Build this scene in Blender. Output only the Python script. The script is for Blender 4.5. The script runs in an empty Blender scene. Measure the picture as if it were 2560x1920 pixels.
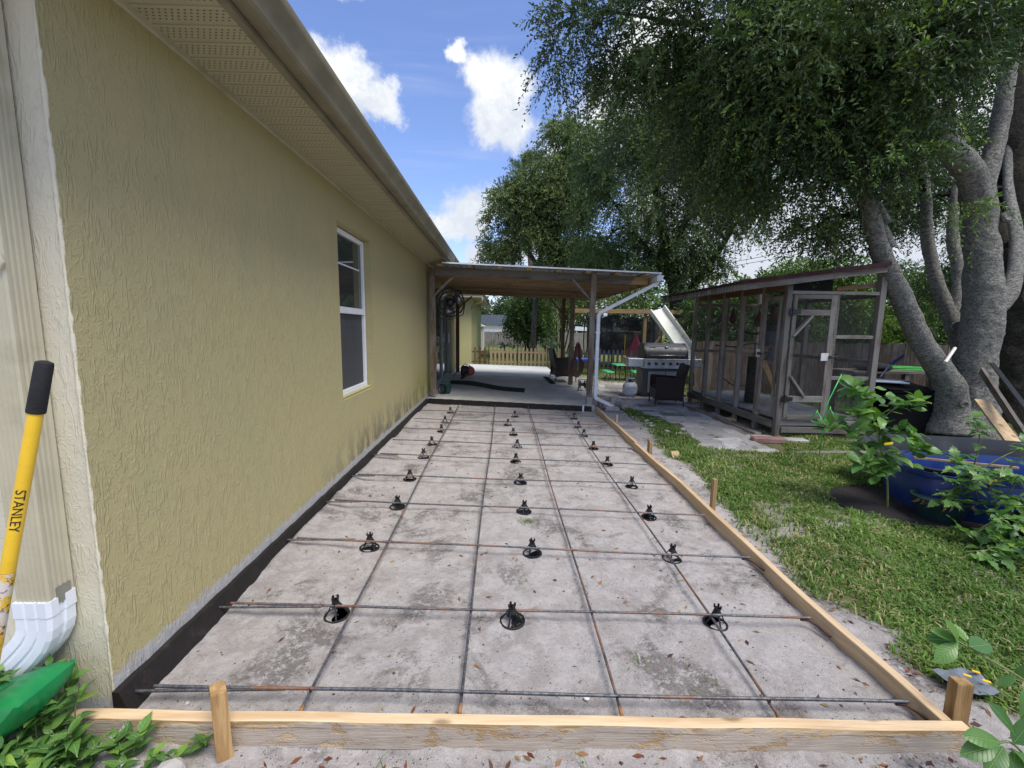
import bpy, bmesh, math, random
import numpy as np
from mathutils import Vector, Matrix, Euler
random.seed(7); rng = np.random.default_rng(7)
S = bpy.context.scene
COL = S.collection
R = math.radians

# ---------------------------------------------------------------- camera, sky, sun, exposure
def make_camera():
    yaw, pitch, roll = R(1.344), R(7.4065), R(0.7945)
    F = Vector((math.sin(yaw)*math.cos(pitch), math.cos(yaw)*math.cos(pitch), -math.sin(pitch)))
    r = Vector((math.cos(yaw), -math.sin(yaw), 0)); u = r.cross(F)
    r2 = math.cos(roll)*r + math.sin(roll)*u; u2 = -math.sin(roll)*r + math.cos(roll)*u
    cd = bpy.data.cameras.new("camera"); cd.lens = 15.28; cd.sensor_width = 36
    cd.clip_start = 0.02; cd.clip_end = 2000
    c = bpy.data.objects.new("camera", cd); COL.objects.link(c)
    m = Matrix((( r2.x, u2.x, -F.x, 0), (r2.y, u2.y, -F.y, 0), (r2.z, u2.z, -F.z, 1.43), (0, 0, 0, 1)))
    c.matrix_world = m; S.camera = c
make_camera()
SUN_EL, SUN_AZ = 62, 138          # azimuth clockwise from +Y
SKY_STRENGTH = 0.11

class NT:
    """tiny node-tree writer"""
    def __init__(s, tree): s.t = tree; s.n = tree.nodes; s.l = tree.links
    def node(s, kind, **kw):
        nd = s.n.new(kind)
        for k, v in kw.items(): setattr(nd, k, v)
        return nd
    def put(s, sock, v):
        if v is None: return
        if isinstance(v, bpy.types.NodeSocket): s.l.new(v, sock)
        else: sock.default_value = v
    def math(s, op, a, b=None, c=None, clamp=False):
        nd = s.node('ShaderNodeMath', operation=op, use_clamp=clamp)
        s.put(nd.inputs[0], a); s.put(nd.inputs[1], b); s.put(nd.inputs[2], c)
        return nd.outputs[0]
    def vmath(s, op, a, b=None, scale=None):
        nd = s.node('ShaderNodeVectorMath', operation=op)
        s.put(nd.inputs[0], a); s.put(nd.inputs[1], b)
        if scale is not None: s.put(nd.inputs['Scale'], scale)
        return nd.outputs['Value'] if op in ('DISTANCE', 'LENGTH', 'DOT_PRODUCT') else nd.outputs[0]
    def noise(s, vec, scale, detail=2, rough=0.5, dist=0.0, out=0):
        nd = s.node('ShaderNodeTexNoise'); s.put(nd.inputs['Vector'], vec)
        nd.inputs['Scale'].default_value = scale; nd.inputs['Detail'].default_value = detail
        nd.inputs['Roughness'].default_value = rough; nd.inputs['Distortion'].default_value = dist
        return nd.outputs[out]
    def voro(s, vec, scale, feature='F1', out='Distance', rnd=1.0):
        nd = s.node('ShaderNodeTexVoronoi', feature=feature); s.put(nd.inputs['Vector'], vec)
        nd.inputs['Scale'].default_value = scale; nd.inputs['Randomness'].default_value = rnd
        return nd.outputs[out]
    def map(s, vec, scale=(1, 1, 1), loc=(0, 0, 0), rot=(0, 0, 0)):
        nd = s.node('ShaderNodeMapping'); s.put(nd.inputs['Vector'], vec)
        nd.inputs['Scale'].default_value = scale; nd.inputs['Location'].default_value = loc
        nd.inputs['Rotation'].default_value = rot
        return nd.outputs[0]
    def step(s, v, a, b, lo=0.0, hi=1.0):
        nd = s.node('ShaderNodeMapRange', interpolation_type='SMOOTHSTEP')
        s.put(nd.inputs['Value'], v); s.put(nd.inputs['From Min'], a); s.put(nd.inputs['From Max'], b)
        s.put(nd.inputs['To Min'], lo); s.put(nd.inputs['To Max'], hi)
        return nd.outputs[0]
    def mix(s, f, a, b, blend='MIX'):
        nd = s.node('ShaderNodeMix', data_type='RGBA', blend_type=blend)
        s.put(nd.inputs['Factor'], f)
        for i, v in ((6, a), (7, b)):
            if isinstance(v, tuple) and len(v) == 3: v = v + (1,)
            s.put(nd.inputs[i], v)
        return nd.outputs[2]
    def sep(s, v):
        nd = s.node('ShaderNodeSeparateXYZ'); s.put(nd.inputs[0], v); return nd.outputs
    def comb(s, x, y, z):
        nd = s.node('ShaderNodeCombineXYZ'); s.put(nd.inputs[0], x); s.put(nd.inputs[1], y); s.put(nd.inputs[2], z)
        return nd.outputs[0]

def make_world():
    w = bpy.data.worlds.new("World"); S.world = w; w.use_nodes = True
    t = NT(w.node_tree); t.n.clear()
    sky = t.node('ShaderNodeTexSky'); sky.sky_type = 'NISHITA'; sky.sun_disc = False
    sky.sun_elevation = R(SUN_EL); sky.sun_rotation = R(SUN_AZ)
    sky.air_density = 1.0; sky.dust_density = 0.6; sky.ozone_density = 2.0
    tc = t.node('ShaderNodeTexCoord'); d = tc.outputs['Generated']
    x, y, z = t.sep(d)
    w1 = t.vmath('SUBTRACT', t.noise(d, 5.0, 4, 0.55, out=1), (0.5, 0.5, 0.5))
    w2 = t.vmath('SUBTRACT', t.noise(d, 17.0, 9, 0.68, out=1), (0.5, 0.5, 0.5))
    dd = t.vmath('ADD', d, t.vmath('ADD', t.vmath('SCALE', w1, scale=0.10), t.vmath('SCALE', w2, scale=0.085)))
    blobs = [((-0.005, .903, .432), .070), ((0.025, .915, .405), .055), ((-0.045, .89, .455), .040), ((-.08, .865, .49), .022), ((.035, .90, .44), .045), ((-.03, .91, .40), .04),
             ((-.285, .86, .425), .050), ((-.235, .875, .415), .036), ((-.33, .85, .435), .045),
             ((-.07, .97, .24), .050), ((-.12, .97, .215), .04), ((-.03, .965, .265), .035), ((-.05, .985, .165), .035), ((.05, .985, .17), .05),
             ((-.12, .80, .60), .045), ((-.05, .80, .61), .045), ((-.27, .79, .56), .035), ((-.2, .8, .60), .04),
             ((.13, .93, .335), .06), ((.2, .94, .36), .08), ((.28, .90, .40), .12), ((.36, .90, .25), .12), ((.3, .86, .5), .1),
             ((.52, .84, .17), .16), ((.62, .75, .10), .16), ((.45, .88, .10), .13), ((.68, .62, .40), .22), ((.5, .72, .48), .16), ((.78, .6, .2), .2), ((.42, .82, .40), .12)]
    f = None
    for c, r_ in blobs:
        v = t.math('DIVIDE', t.vmath('DISTANCE', dd, c), r_)
        f = v if f is None else t.math('SMOOTH_MIN', f, v, 0.3)
    m1 = t.step(f, 0.62, 1.26, 1, 0)
    # scattered cumulus all round, outside the open blue patch ahead
    zz = t.math('MAXIMUM', z, 0.06)
    plane = t.comb(t.math('DIVIDE', x, zz), t.math('DIVIDE', y, zz), 0.0)
    cn = t.noise(plane, 1.1, 7, 0.55, 0.3)
    ahead = t.step(t.vmath('DISTANCE', d, (-.1, .87, .42)), 0.25, 0.55)
    m2 = t.math('MULTIPLY', t.step(cn, 0.47, 0.60), ahead)
    # thin cirrus streaks
    ci = t.noise(t.map(plane, (1.0, 3.2, 1), rot=(0, 0, 0.55)), 0.9, 6, 0.6, 0.6)
    m3 = t.math('MULTIPLY', t.step(ci, 0.45, 0.9), 0.30)
    hz = t.step(z, 0.0, 0.22, 0.55, 0.0)
    m = t.math('MAXIMUM', t.math('MAXIMUM', m1, m2), t.math('MAXIMUM', m3, hz))
    shade = t.noise(dd, 9.0, 7, 0.62)
    bright = t.mix(t.step(t.math('ADD', shade, t.math('MULTIPLY', t.math('SUBTRACT', z, 0.40), 0.9)), .36, .60), (3.9, 4.2, 4.7), (5.5, 5.6, 5.7))
    # clouds near the sun glow
    sd = (math.sin(R(SUN_AZ))*math.cos(R(SUN_EL)), math.cos(R(SUN_AZ))*math.cos(R(SUN_EL)), math.sin(R(SUN_EL)))
    blue = t.mix(1.0, sky.outputs[0], (0.98, 0.98, 1.20), 'MULTIPLY')
    blue = t.mix(1.0, blue, (1.05, 1.05, 1.05), 'MULTIPLY')
    colr = t.mix(m, blue, bright)
    bg = t.node('ShaderNodeBackground'); t.put(bg.inputs[0], colr); bg.inputs[1].default_value = SKY_STRENGTH
    out = t.node('ShaderNodeOutputWorld'); t.l.new(bg.outputs[0], out.inputs[0])
make_world()

def make_sun():
    L = bpy.data.lights.new("sun", 'SUN'); L.energy = 2.3; L.angle = R(32); L.color = (1.0, 0.955, 0.88)
    o = bpy.data.objects.new("sun", L); COL.objects.link(o)
    d = Vector((math.sin(R(SUN_AZ))*math.cos(R(SUN_EL)), math.cos(R(SUN_AZ))*math.cos(R(SUN_EL)), math.sin(R(SUN_EL))))
    o.rotation_euler = d.to_track_quat('Z', 'Y').to_euler(); o.location = (3, 2, 12)
make_sun()
S.view_settings.view_transform = 'Standard'; S.view_settings.look = 'None'
S.view_settings.gamma = 1; S.view_settings.use_curve_mapping = False
S.view_settings.exposure = 0.80
S.render.engine = 'CYCLES'
S.cycles.max_bounces = 6; S.cycles.transparent_max_bounces = 16; S.cycles.use_denoising = True

# ---------------------------------------------------------------- helpers: ground height, noise
def g(x): return -0.02*(min(max(x, -1.36), 8.0)+1.36)
def gv(x): return -0.02*(np.clip(x, -1.36, 8.0)+1.36)
def _h(i, j, k, s):
    n = (i*374761393+j*668265263+k*2147483647+s*974711) & 0xffffffff
    n = ((n ^ (n >> 13))*1274126177) & 0xffffffff
    return ((n ^ (n >> 16)) & 0xffff)/65535.0
def vnoise(x, y, z=None, s=0):
    x = np.asarray(x, float); y = np.asarray(y, float); z = np.zeros_like(x) if z is None else np.asarray(z, float)
    i, j, k = (np.floor(a).astype(np.int64) for a in (x, y, z))
    fx, fy, fz = x-i, y-j, z-k
    fx, fy, fz = (a*a*(3-2*a) for a in (fx, fy, fz))
    r = 0
    for a in (0, 1):
        for b in (0, 1):
            for c in (0, 1):
                r = r + _h(i+a, j+b, k+c, s)*(fx if a else 1-fx)*(fy if b else 1-fy)*(fz if c else 1-fz)
    return r
def fbm(x, y, z=None, o=4, s=0):
    r = 0; a = 0.5; f = 1.0; tot = 0
    for q in range(o):
        r = r+a*vnoise(x*f, y*f, None if z is None else z*f, s+q*17); tot += a; a *= .5; f *= 2.03
    return r/tot

# ---------------------------------------------------------------- helpers: objects
ROOTINV = {}
def setp(o, label=None, cat=None, group=None, kind=None):
    if label: o['label'] = label
    if cat: o['category'] = cat
    if group: o['group'] = group
    if kind: o['kind'] = kind
    return o
def thing(name, loc, label, cat, group=None, rz=0.0):
    o = bpy.data.objects.new(name, None); COL.objects.link(o); o.empty_display_size = 0.1
    o.location = loc; o.rotation_euler = (0, 0, rz)
    ROOTINV[o.name] = (Matrix.Translation(Vector(loc)) @ Matrix.Rotation(rz, 4, 'Z')).inverted()
    return setp(o, label, cat, group)
def inv_of(p):
    while p.parent: p = p.parent
    return ROOTINV.get(p.name, Matrix.Identity(4))
def dup(root, loc=None, rz=None, label=None, parent=None):
    c = root.copy(); COL.objects.link(c)
    if parent: c.parent = parent
    if loc is not None: c.location = loc
    if rz is not None: c.rotation_euler[2] = rz
    if label: c['label'] = label
    for ch in root.children: dup(ch, parent=c)
    return c
def npmesh(name, V, Fc, mat, parent=None, smooth=False, col=None, world=True, loc=None):
    """V (n,3) array, Fc (m,k) array of equal-size faces"""
    V = np.asarray(V, np.float32); Fc = np.asarray(Fc, np.int32)
    me = bpy.data.meshes.new(name)
    if parent is not None and world:
        I = np.array(inv_of(parent)); V = (V@I[:3, :3].T+I[:3, 3]).astype(np.float32)
    if loc is not None: V = V-np.array(loc, np.float32)
    me.vertices.add(len(V)); me.vertices.foreach_set('co', V.ravel())
    m, k = Fc.shape
    me.loops.add(m*k); me.loops.foreach_set('vertex_index', Fc.ravel())
    me.polygons.add(m); me.polygons.foreach_set('loop_start', np.arange(0, m*k, k, dtype=np.int32))
    me.polygons.foreach_set('loop_total', np.full(m, k, np.int32))
    me.polygons.foreach_set('use_smooth', np.full(m, smooth, bool))
    if col is not None:
        at = me.color_attributes.new('Col', 'FLOAT_COLOR', 'POINT')
        c4 = np.ones((len(V), 4), np.float32); c4[:, :3] = col; at.data.foreach_set('color', c4.ravel())
    me.update(); me.validate()
    if mat: me.materials.append(mat)
    o = bpy.data.objects.new(name, me); COL.objects.link(o)
    if parent is not None: o.parent = parent
    if loc is not None: o.location = loc
    return o
def frame_of(d, up=(0, 0, 1)):
    d = Vector(d).normalized(); up = Vector(up)
    if abs(d.dot(up)) > 0.97: up = Vector((0, 1, 0)) if abs(d.y) < .9 else Vector((1, 0, 0))
    s = d.cross(up).normalized(); u = s.cross(d).normalized()
    return s, u, d
class M:
    def __init__(s): s.v = []; s.f = []
    def box(s, c, d, rot=None):
        b = len(s.v); c = Vector(c)
        for z in (-.5, .5):
            for y in (-.5, .5):
                for x in (-.5, .5):
                    p = Vector((x*d[0], y*d[1], z*d[2]))
                    if rot is not None: p = rot @ p
                    s.v.append(tuple(c+p))
        for q in ((0, 2, 3, 1), (4, 5, 7, 6), (0, 1, 5, 4), (2, 6, 7, 3), (0, 4, 6, 2), (1, 3, 7, 5)): s.f.append([b+i for i in q])
        return s
    def bb(s, a, b):
        a = Vector(a); b = Vector(b); return s.box((a+b)/2, [abs(b[i]-a[i]) for i in range(3)])
    def beam(s, p0, p1, w, h, up=(0, 0, 1), cuts=(0, 0)):
        """w across, h along up; cuts shift the top of each end outward"""
        p0 = Vector(p0); p1 = Vector(p1); sd, u, d = frame_of(p1-p0, up); b = len(s.v)
        for p, sg, ct in ((p0, -1, cuts[0]), (p1, 1, cuts[1])):
            for k in ((-1, -1), (1, -1), (1, 1), (-1, 1)):
                q = p+sd*k[0]*w/2+u*k[1]*h/2
                if k[1] > 0: q = q+d*sg*ct
                s.v.append(tuple(q))
        for q in ((0, 3, 2, 1), (4, 5, 6, 7), (0, 1, 5, 4), (1, 2, 6, 5), (2, 3, 7, 6), (3, 0, 4, 7)): s.f.append([b+i for i in q])
        return s
    def tube(s, pts, r, n=8, cap=True, closed=False):
        pts = [Vector(p) for p in pts]; k = len(pts)
        rs = r if isinstance(r, (list, tuple)) else [r]*k
        b = len(s.v); pu = None
        for i, p in enumerate(pts):
            if closed: d = pts[(i+1) % k]-pts[i-1]
            else: d = pts[min(i+1, k-1)]-pts[max(i-1, 0)]
            if d.length < 1e-9: d = Vector((0, 0, 1))
            d.normalize()
            if pu is None: sd, u, _ = frame_of(d)
            else:
                u = (pu-d*pu.dot(d)).normalized(); sd = d.cross(u)
            pu = u
            for j in range(n):
                a = 2*math.pi*j/n; s.v.append(tuple(p+(sd*math.cos(a)+u*math.sin(a))*rs[i]))
        for i in range(k if closed else k-1):
            i2 = (i+1) % k
            for j in range(n):
                j2 = (j+1) % n; s.f.append([b+i*n+j, b+i*n+j2, b+i2*n+j2, b+i2*n+j])
        if cap and not closed:
            s.f.append([b+j for j in range(n)][::-1]); s.f.append([b+(k-1)*n+j for j in range(n)])
        return s
    def lathe(s, prof, c=(0, 0, 0), n=24, sx=1, sy=1, rot=None):
        b = len(s.v); c = Vector(c)
        for r_, z in prof:
            for j in range(n):
                a = 2*math.pi*j/n; p = Vector((r_*math.cos(a)*sx, r_*math.sin(a)*sy, z))
                if rot is not None: p = rot @ p
                s.v.append(tuple(c+p))
        for i in range(len(prof)-1):
            for j in range(n):
                j2 = (j+1) % n; s.f.append([b+i*n+j, b+i*n+j2, b+(i+1)*n+j2, b+(i+1)*n+j])
        if prof[0][0] > 1e-6: s.f.append([b+j for j in range(n)][::-1])
        if prof[-1][0] > 1e-6: s.f.append([b+(len(prof)-1)*n+j for j in range(n)])
        return s
    def prism(s, poly, v0, ax):
        """extrude a 3D polygon along ax"""
        b = len(s.v); n = len(poly); ax = Vector(ax); v0 = Vector(v0)
        for p in poly: s.v.append(tuple(v0+Vector(p)))
        for p in poly: s.v.append(tuple(v0+Vector(p)+ax))
        s.f.append([b+i for i in range(n)][::-1]); s.f.append([b+n+i for i in range(n)])
        for i in range(n): j = (i+1) % n; s.f.append([b+i, b+j, b+n+j, b+n+i])
        return s
    def sweep(s, prof, pts, closed_prof=True, up=(0, 0, 1)):
        """prof list of (side, up) swept along pts with fixed up"""
        b = len(s.v); n = len(prof); k = len(pts); pts = [Vector(p) for p in pts]
        for i, p in enumerate(pts):
            d = pts[min(i+1, k-1)]-pts[max(i-1, 0)]; sd, u, _ = frame_of(d, up)
            for a, c in prof: s.v.append(tuple(p+sd*a+u*c))
        for i in range(k-1):
            for j in range(n if closed_prof else n-1):
                j2 = (j+1) % n; s.f.append([b+i*n+j, b+i*n+j2, b+(i+1)*n+j2, b+(i+1)*n+j])
        if closed_prof: s.f.append([b+j for j in range(n)][::-1]); s.f.append([b+(k-1)*n+j for j in range(n)])
        return s
    def quad(s, *p):
        b = len(s.v); s.v += [tuple(q) for q in p]; s.f.append(list(range(b, b+len(p)))); return s
    def build(s, name, mat, parent=None, smooth=False, bevel=0, loc=None, world=True, auto=None):
        me = bpy.data.meshes.new(name)
        I = inv_of(parent) if (parent is not None and world) else (Matrix.Translation(-Vector(loc)) if loc is not None else None)
        vs = [tuple(I @ Vector(v)) for v in s.v] if I is not None else s.v
        me.from_pydata(vs, [], s.f)
        bm = bmesh.new(); bm.from_mesh(me); bmesh.ops.recalc_face_normals(bm, faces=bm.faces)
        if bevel:
            bmesh.ops.bevel(bm, geom=[e for e in bm.edges if len(e.link_faces) == 2 and e.calc_face_angle(0) > .6], offset=bevel, segments=1, affect='EDGES', clamp_overlap=True)
        bm.to_mesh(me); bm.free()
        if smooth:
            for p in me.polygons: p.use_smooth = True
        if auto:
            try: me.set_sharp_from_angle(angle=R(auto))
            except Exception: pass
        if mat: me.materials.append(mat)
        o = bpy.data.objects.new(name, me); COL.objects.link(o)
        if parent is not None: o.parent = parent
        elif loc is not None: o.location = loc
        return o
def catmull(pts, n):
    P = [Vector(p[:3]) for p in pts]; W = [p[3] if len(p) > 3 else 0 for p in pts]; out = []; ws = []
    for i in range(len(P)-1):
        a, b, c, d = P[max(i-1, 0)], P[i], P[i+1], P[min(i+2, len(P)-1)]
        for k in range(n):
            t = k/n
            out.append(0.5*((2*b)+(c-a)*t+(2*a-5*b+4*c-d)*t*t+(3*b-a-3*c+d)*t**3)); ws.append(W[i]*(1-t)+W[i+1]*t)
    out.append(P[-1]); ws.append(W[-1]); return out, ws

# ---------------------------------------------------------------- materials
MATS = {}
def newmat(name):
    m = bpy.data.materials.new(name); m.use_nodes = True; t = NT(m.node_tree); t.n.clear()
    b = t.node('ShaderNodeBsdfPrincipled'); o = t.node('ShaderNodeOutputMaterial'); t.l.new(b.outputs[0], o.inputs[0])
    tc = t.node('ShaderNodeTexCoord'); MATS[name] = m
    return m, t, b, tc.outputs['Object'], o
def bump(t, b, h, dist=0.01, strength=1.0, normal=None):
    n = t.node('ShaderNodeBump'); n.inputs['Distance'].default_value = dist; n.inputs['Strength'].default_value = strength
    t.put(n.inputs['Height'], h)
    if normal is not None: t.put(n.inputs['Normal'], normal)
    t.l.new(n.outputs[0], b.inputs['Normal']); return n.outputs[0]
def plain(name, col, rough=0.6, metal=0.0, var=0.15, scale=8, bumpd=0.0, spec=None, dirt=None, coat=0):
    m, t, b, o, out = newmat(name)
    n = t.noise(o, scale, 5, 0.6)
    k = t.step(n, 0.3, 0.7, 1-var, 1+var)
    c = t.mix(1.0, tuple(col), t.comb(k, k, k), 'MULTIPLY')
    if dirt:
        c = t.mix(t.step(t.noise(o, scale*.6, 6, .65), .5, .72), c, tuple(dirt))
    t.put(b.inputs['Base Color'], c)
    t.put(b.inputs['Roughness'], t.step(t.noise(o, scale*2, 3), .3, .7, rough*.85, min(rough*1.15, 1)))
    b.inputs['Metallic'].default_value = metal
    if spec is not None: b.inputs['Specular IOR Level'].default_value = spec
    if coat: b.inputs['Coat Weight'].default_value = coat
    if bumpd: bump(t, b, t.noise(o, scale*8, 4), bumpd)
    return m
def wood(name, light, dark, axis, grey=None, greyamt=0.5, ringscale=38, knots=True, rough=.75, dirty=None, bumpd=.0025):
    m, t, b, o, out = newmat(name)
    oi = t.node('ShaderNodeObjectInfo')
    off = t.vmath('ADD', o, t.vmath('SCALE', t.comb(oi.outputs['Random'], t.math('MULTIPLY', oi.outputs['Random'], 7.3), t.math('MULTIPLY', oi.outputs['Random'], 3.7)), scale=9.0))
    sc = [1, 1, 1]; sc[axis] = 0.055
    p = t.map(off, tuple(sc))
    wob = t.noise(t.map(off, tuple(.35 if i == axis else 1 for i in range(3))), 5, 2)
    pw = t.vmath('ADD', p, t.vmath('SCALE', t.comb(wob, wob, wob), scale=0.05))
    n1 = t.noise(pw, ringscale, 3, .6, .4)
    n2 = t.noise(p, ringscale*4, 3, .7)
    k = t.math('ADD', t.math('MULTIPLY', t.step(n1, .35, .65), .7), t.math('MULTIPLY', n2, .3))
    c = t.mix(k, tuple(dark), tuple(light))
    if knots:
        sk = [1, 1, 1]; sk[axis] = .5
        vk = t.voro(t.map(off, tuple(sk)), 5.0)
        kn = t.step(vk, .05, .13, 1, 0)
        c = t.mix(t.math('MULTIPLY', kn, .75), c, tuple(q*.35 for q in dark))
    if grey:
        gm = t.step(t.noise(t.map(off, tuple(.25 if i == axis else 1 for i in range(3))), 7, 5, .65), .62-greyamt*.35, .78-greyamt*.3)
        gm = t.math('MULTIPLY', gm, t.step(n2, .25, .5, .6, 1))
        c = t.mix(gm, c, tuple(grey))
    if dirty:
        c = t.mix(t.step(t.noise(off, 9, 6, .7), .52, .66), c, tuple(dirty))
    kk = t.step(oi.outputs['Random'], 0, 1, .74, 1.14); c = t.mix(1.0, c, t.comb(kk, kk, kk), 'MULTIPLY')
    t.put(b.inputs['Base Color'], c); b.inputs['Roughness'].default_value = rough; b.inputs['Specular IOR Level'].default_value = .25
    bump(t, b, t.math('ADD', n2, t.math('MULTIPLY', n1, .6)), bumpd, .8)
    return m

def build_materials():
    # ---- stucco (relief of short trowel ridges)
    def stucco(name, base_fn, axis_h, amt=1.0):
        m, t, b, o, out = newmat(name)
        x, y, z = t.sep(o); h = y if axis_h == 1 else x
        p = t.comb(h, z, 0.0)
        pw = t.vmath('ADD', p, t.vmath('SCALE', t.vmath('SUBTRACT', t.noise(p, 16, 3, .6, out=1), (.5, .5, .5)), scale=.022))
        def ridge(sx, sz, off, wid, det=2, dist=.3):
            n = t.noise(t.map(pw, (sx, sz, 1), loc=(off, off*1.7, 0)), 1.0, det, .5, dist)
            a = t.math('ABSOLUTE', t.math('SUBTRACT', n, .5))
            return t.step(a, 0.0, wid, 1, 0)
        mask = t.step(t.noise(t.map(pw, (1, .45, 1), loc=(3, 1, 0)), 17, 3, .6), .46, .56)
        mask2 = t.step(t.noise(t.map(p, (1, .7, 1), loc=(7, 2, 0)), 24, 3, .65), .48, .56)
        r1 = t.math('MULTIPLY', ridge(46, 6.0, 0, .085), mask)
        r2 = t.math('MULTIPLY', ridge(50, 30, 5, .09, 3, .6), mask2)
        r3 = t.math('MULTIPLY', ridge(26, 30, 11, .07, 3, 1.0), t.step(t.noise(p, 9, 3), .48, .6))
        hgt = t.math('MAXIMUM', t.math('MAXIMUM', r1, t.math('MULTIPLY', r2, .6)), t.math('MULTIPLY', r3, .4))
        hgt = t.math('ADD', hgt, t.math('MULTIPLY', t.noise(p, 70, 3, .6), .35))
        hgt = t.math('ADD', hgt, t.math('MULTIPLY', t.noise(p, 6, 2), .9))
        c = base_fn(t, o, h, z, hgt)
        t.put(b.inputs['Base Color'], c); b.inputs['Roughness'].default_value = .62; b.inputs['Specular IOR Level'].default_value = .35
        bump(t, b, hgt, .0021*amt, 1.0)
        return m
    def olive(t, o, h, z, hg):
        big = t.noise(t.comb(h, t.math('MULTIPLY', z, .6), 0.0), 1.3, 4, .6)
        c = t.mix(t.step(big, .35, .65), (.43, .365, .185), (.41, .36, .19))
        gr = t.step(t.noise(t.comb(t.math('MULTIPLY', h, 2.2), t.math('MULTIPLY', z, .7), 2.0), 1.6, 4, .6), .56, .72)
        c = t.mix(t.math('MULTIPLY', gr, .35), c, (.35, .35, .19))
        # yellower towards the bottom and the far part of the wall
        yl = t.math('MULTIPLY', t.step(z, 1.4, .1), .6)
        c = t.mix(yl, c, (.455, .39, .185))
        # fine grime
        c = t.mix(t.math('MULTIPLY', t.step(t.noise(o, 45, 5, .7), .55, .75), .25), c, (.22, .2, .1))
        # mildew near the ground of the far part
        n = t.noise(t.comb(h, t.math('MULTIPLY', z, .5), 1.0), 5, 6, .7)
        m1 = t.math('MULTIPLY', t.math('MULTIPLY', t.step(z, .60, .10), t.step(h, 1.4, 3.2)), t.step(n, .40, .58))
        c = t.mix(t.math('MULTIPLY', m1, .85), c, (.11, .10, .085))
        m2 = t.math('MULTIPLY', t.math('MULTIPLY', t.step(z, 1.0, .2), t.step(h, 5.0, 6.0)), t.step(n, .4, .6))
        c = t.mix(t.math('MULTIPLY', m2, .8), c, (.26, .28, .04))
        # bare grey band above the membrane
        e = t.math('ADD', z, t.math('MULTIPLY', t.noise(t.comb(h, z, 0.0), 14, 5, .7), -.16))
        m3 = t.step(e, .085, .055)
        m3 = t.math('MAXIMUM', m3, 0.0)
        c = t.mix(m3, c, t.mix(t.noise(o, 30, 4), (.30, .29, .27), (.58, .57, .54)))
        return c
    stucco('olive_stucco', olive, 1)
    def cream(t, o, h, z, hg):
        c = t.mix(t.noise(o, 3, 5, .6), (.62, .57, .42), (.71, .66, .51))
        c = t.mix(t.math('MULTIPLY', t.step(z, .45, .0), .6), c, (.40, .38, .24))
        c = t.mix(t.math('MULTIPLY', t.step(t.noise(o, 20, 6, .7), .55, .75), .35), c, (.36, .34, .24))
        e = t.math('ADD', z, t.math('MULTIPLY', t.noise(o, 25, 5, .7), -.1))
        return t.mix(t.step(e, .03, -.02), c, (.42, .42, .43))
    stucco('cream_stucco', cream, 0, .7)
    def yell(t, o, h, z, hg): return t.mix(t.noise(o, 2, 4), (.44, .42, .20), (.53, .50, .26))
    stucco('yellow_stucco', yell, 0, .5)
    # ---- soffit, perforated
    m, t, b, o, out = newmat('soffit_vinyl')
    x, y, z = t.sep(o)
    px = t.math('MULTIPLY', x, 1/.024); py = t.math('MULTIPLY', y, 1/.018)
    row = t.math('FLOOR', py); px = t.math('ADD', px, t.math('MULTIPLY', row, .5))
    fx = t.math('SUBTRACT', t.math('FRACT', px), .5); fy = t.math('SUBTRACT', t.math('FRACT', py), .5)
    r_ = t.math('SQRT', t.math('ADD', t.math('POWER', t.math('ABSOLUTE', fx), 2.0), t.math('POWER', t.math('MULTIPLY', t.math('ABSOLUTE', fy), .9), 2.0)))
    hole = t.math('MULTIPLY', t.step(r_, .14, .2, 1, 0), t.math('MULTIPLY', t.step(t.math('ABSOLUTE', y), .036, .037, 1, 0), 1.0))
    c = t.mix(t.noise(o, 6, 4), (.40, .365, .235), (.45, .415, .27))
    c = t.mix(hole, c, (.07, .055, .035))
    t.put(b.inputs['Base Color'], c); b.inputs['Roughness'].default_value = .5
    bump(t, b, t.math('MULTIPLY', hole, -1.0), .003)
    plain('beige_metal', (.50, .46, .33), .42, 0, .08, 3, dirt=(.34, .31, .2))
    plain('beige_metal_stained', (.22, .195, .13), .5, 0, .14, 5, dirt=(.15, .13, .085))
    plain('white_plastic', (.75, .78, .83), .35, 0, .05, 4)
    plain('white_metal', (.78, .80, .82), .35, 0, .06, 6, dirt=(.6, .62, .6))
    plain('window_white', (.78, .79, .80), .4, 0, .05, 6)
    plain('roof_shingle', (.16, .14, .12), .9, 0, .3, 30, .004)
    m, t, b, o, out = newmat('window_glass')
    b.inputs['Base Color'].default_value = (.035, .042, .045, 1); b.inputs['Roughness'].default_value = .04; b.inputs['IOR'].default_value = 1.52
    b.inputs['Specular IOR Level'].default_value = .9
    m, t, b, o, out = newmat('curtain'); t.put(b.inputs['Base Color'], t.mix(t.step(t.noise(t.map(o, (1, 22, .3)), 1, 2), .35, .65), (.05, .052, .055), (.13, .13, .14))); b.inputs['Roughness'].default_value = .9
    m, t, b, o, out = newmat('insect_screen')
    t.put(b.inputs['Base Color'], t.mix(t.noise(t.map(o, (1, 9, 1)), 3, 3), (.035, .037, .04), (.075, .075, .08))); b.inputs['Roughness'].default_value = .7
    # ---- membrane
    m, t, b, o, out = newmat('bitumen_membrane')
    t.put(b.inputs['Base Color'], t.mix(t.step(t.noise(o, 14, 5, .65), .5, .8), (.010, .0065, .005), (.045, .033, .028))); b.inputs['Roughness'].default_value = .7
    bump(t, b, t.noise(o, 50, 4), .003)
    # ---- ground
    m, t, b, o, out = newmat('ground_soil')
    at = t.node('ShaderNodeAttribute'); at.attribute_name = 'Col'; mk = t.sep(at.outputs['Color'])
    n1 = t.noise(o, 2.3, 6, .62); n2 = t.noise(o, 9, 6, .65, .4); n3 = t.noise(o, 45, 6, .8); n4 = t.noise(o, 160, 2, .6)
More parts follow.
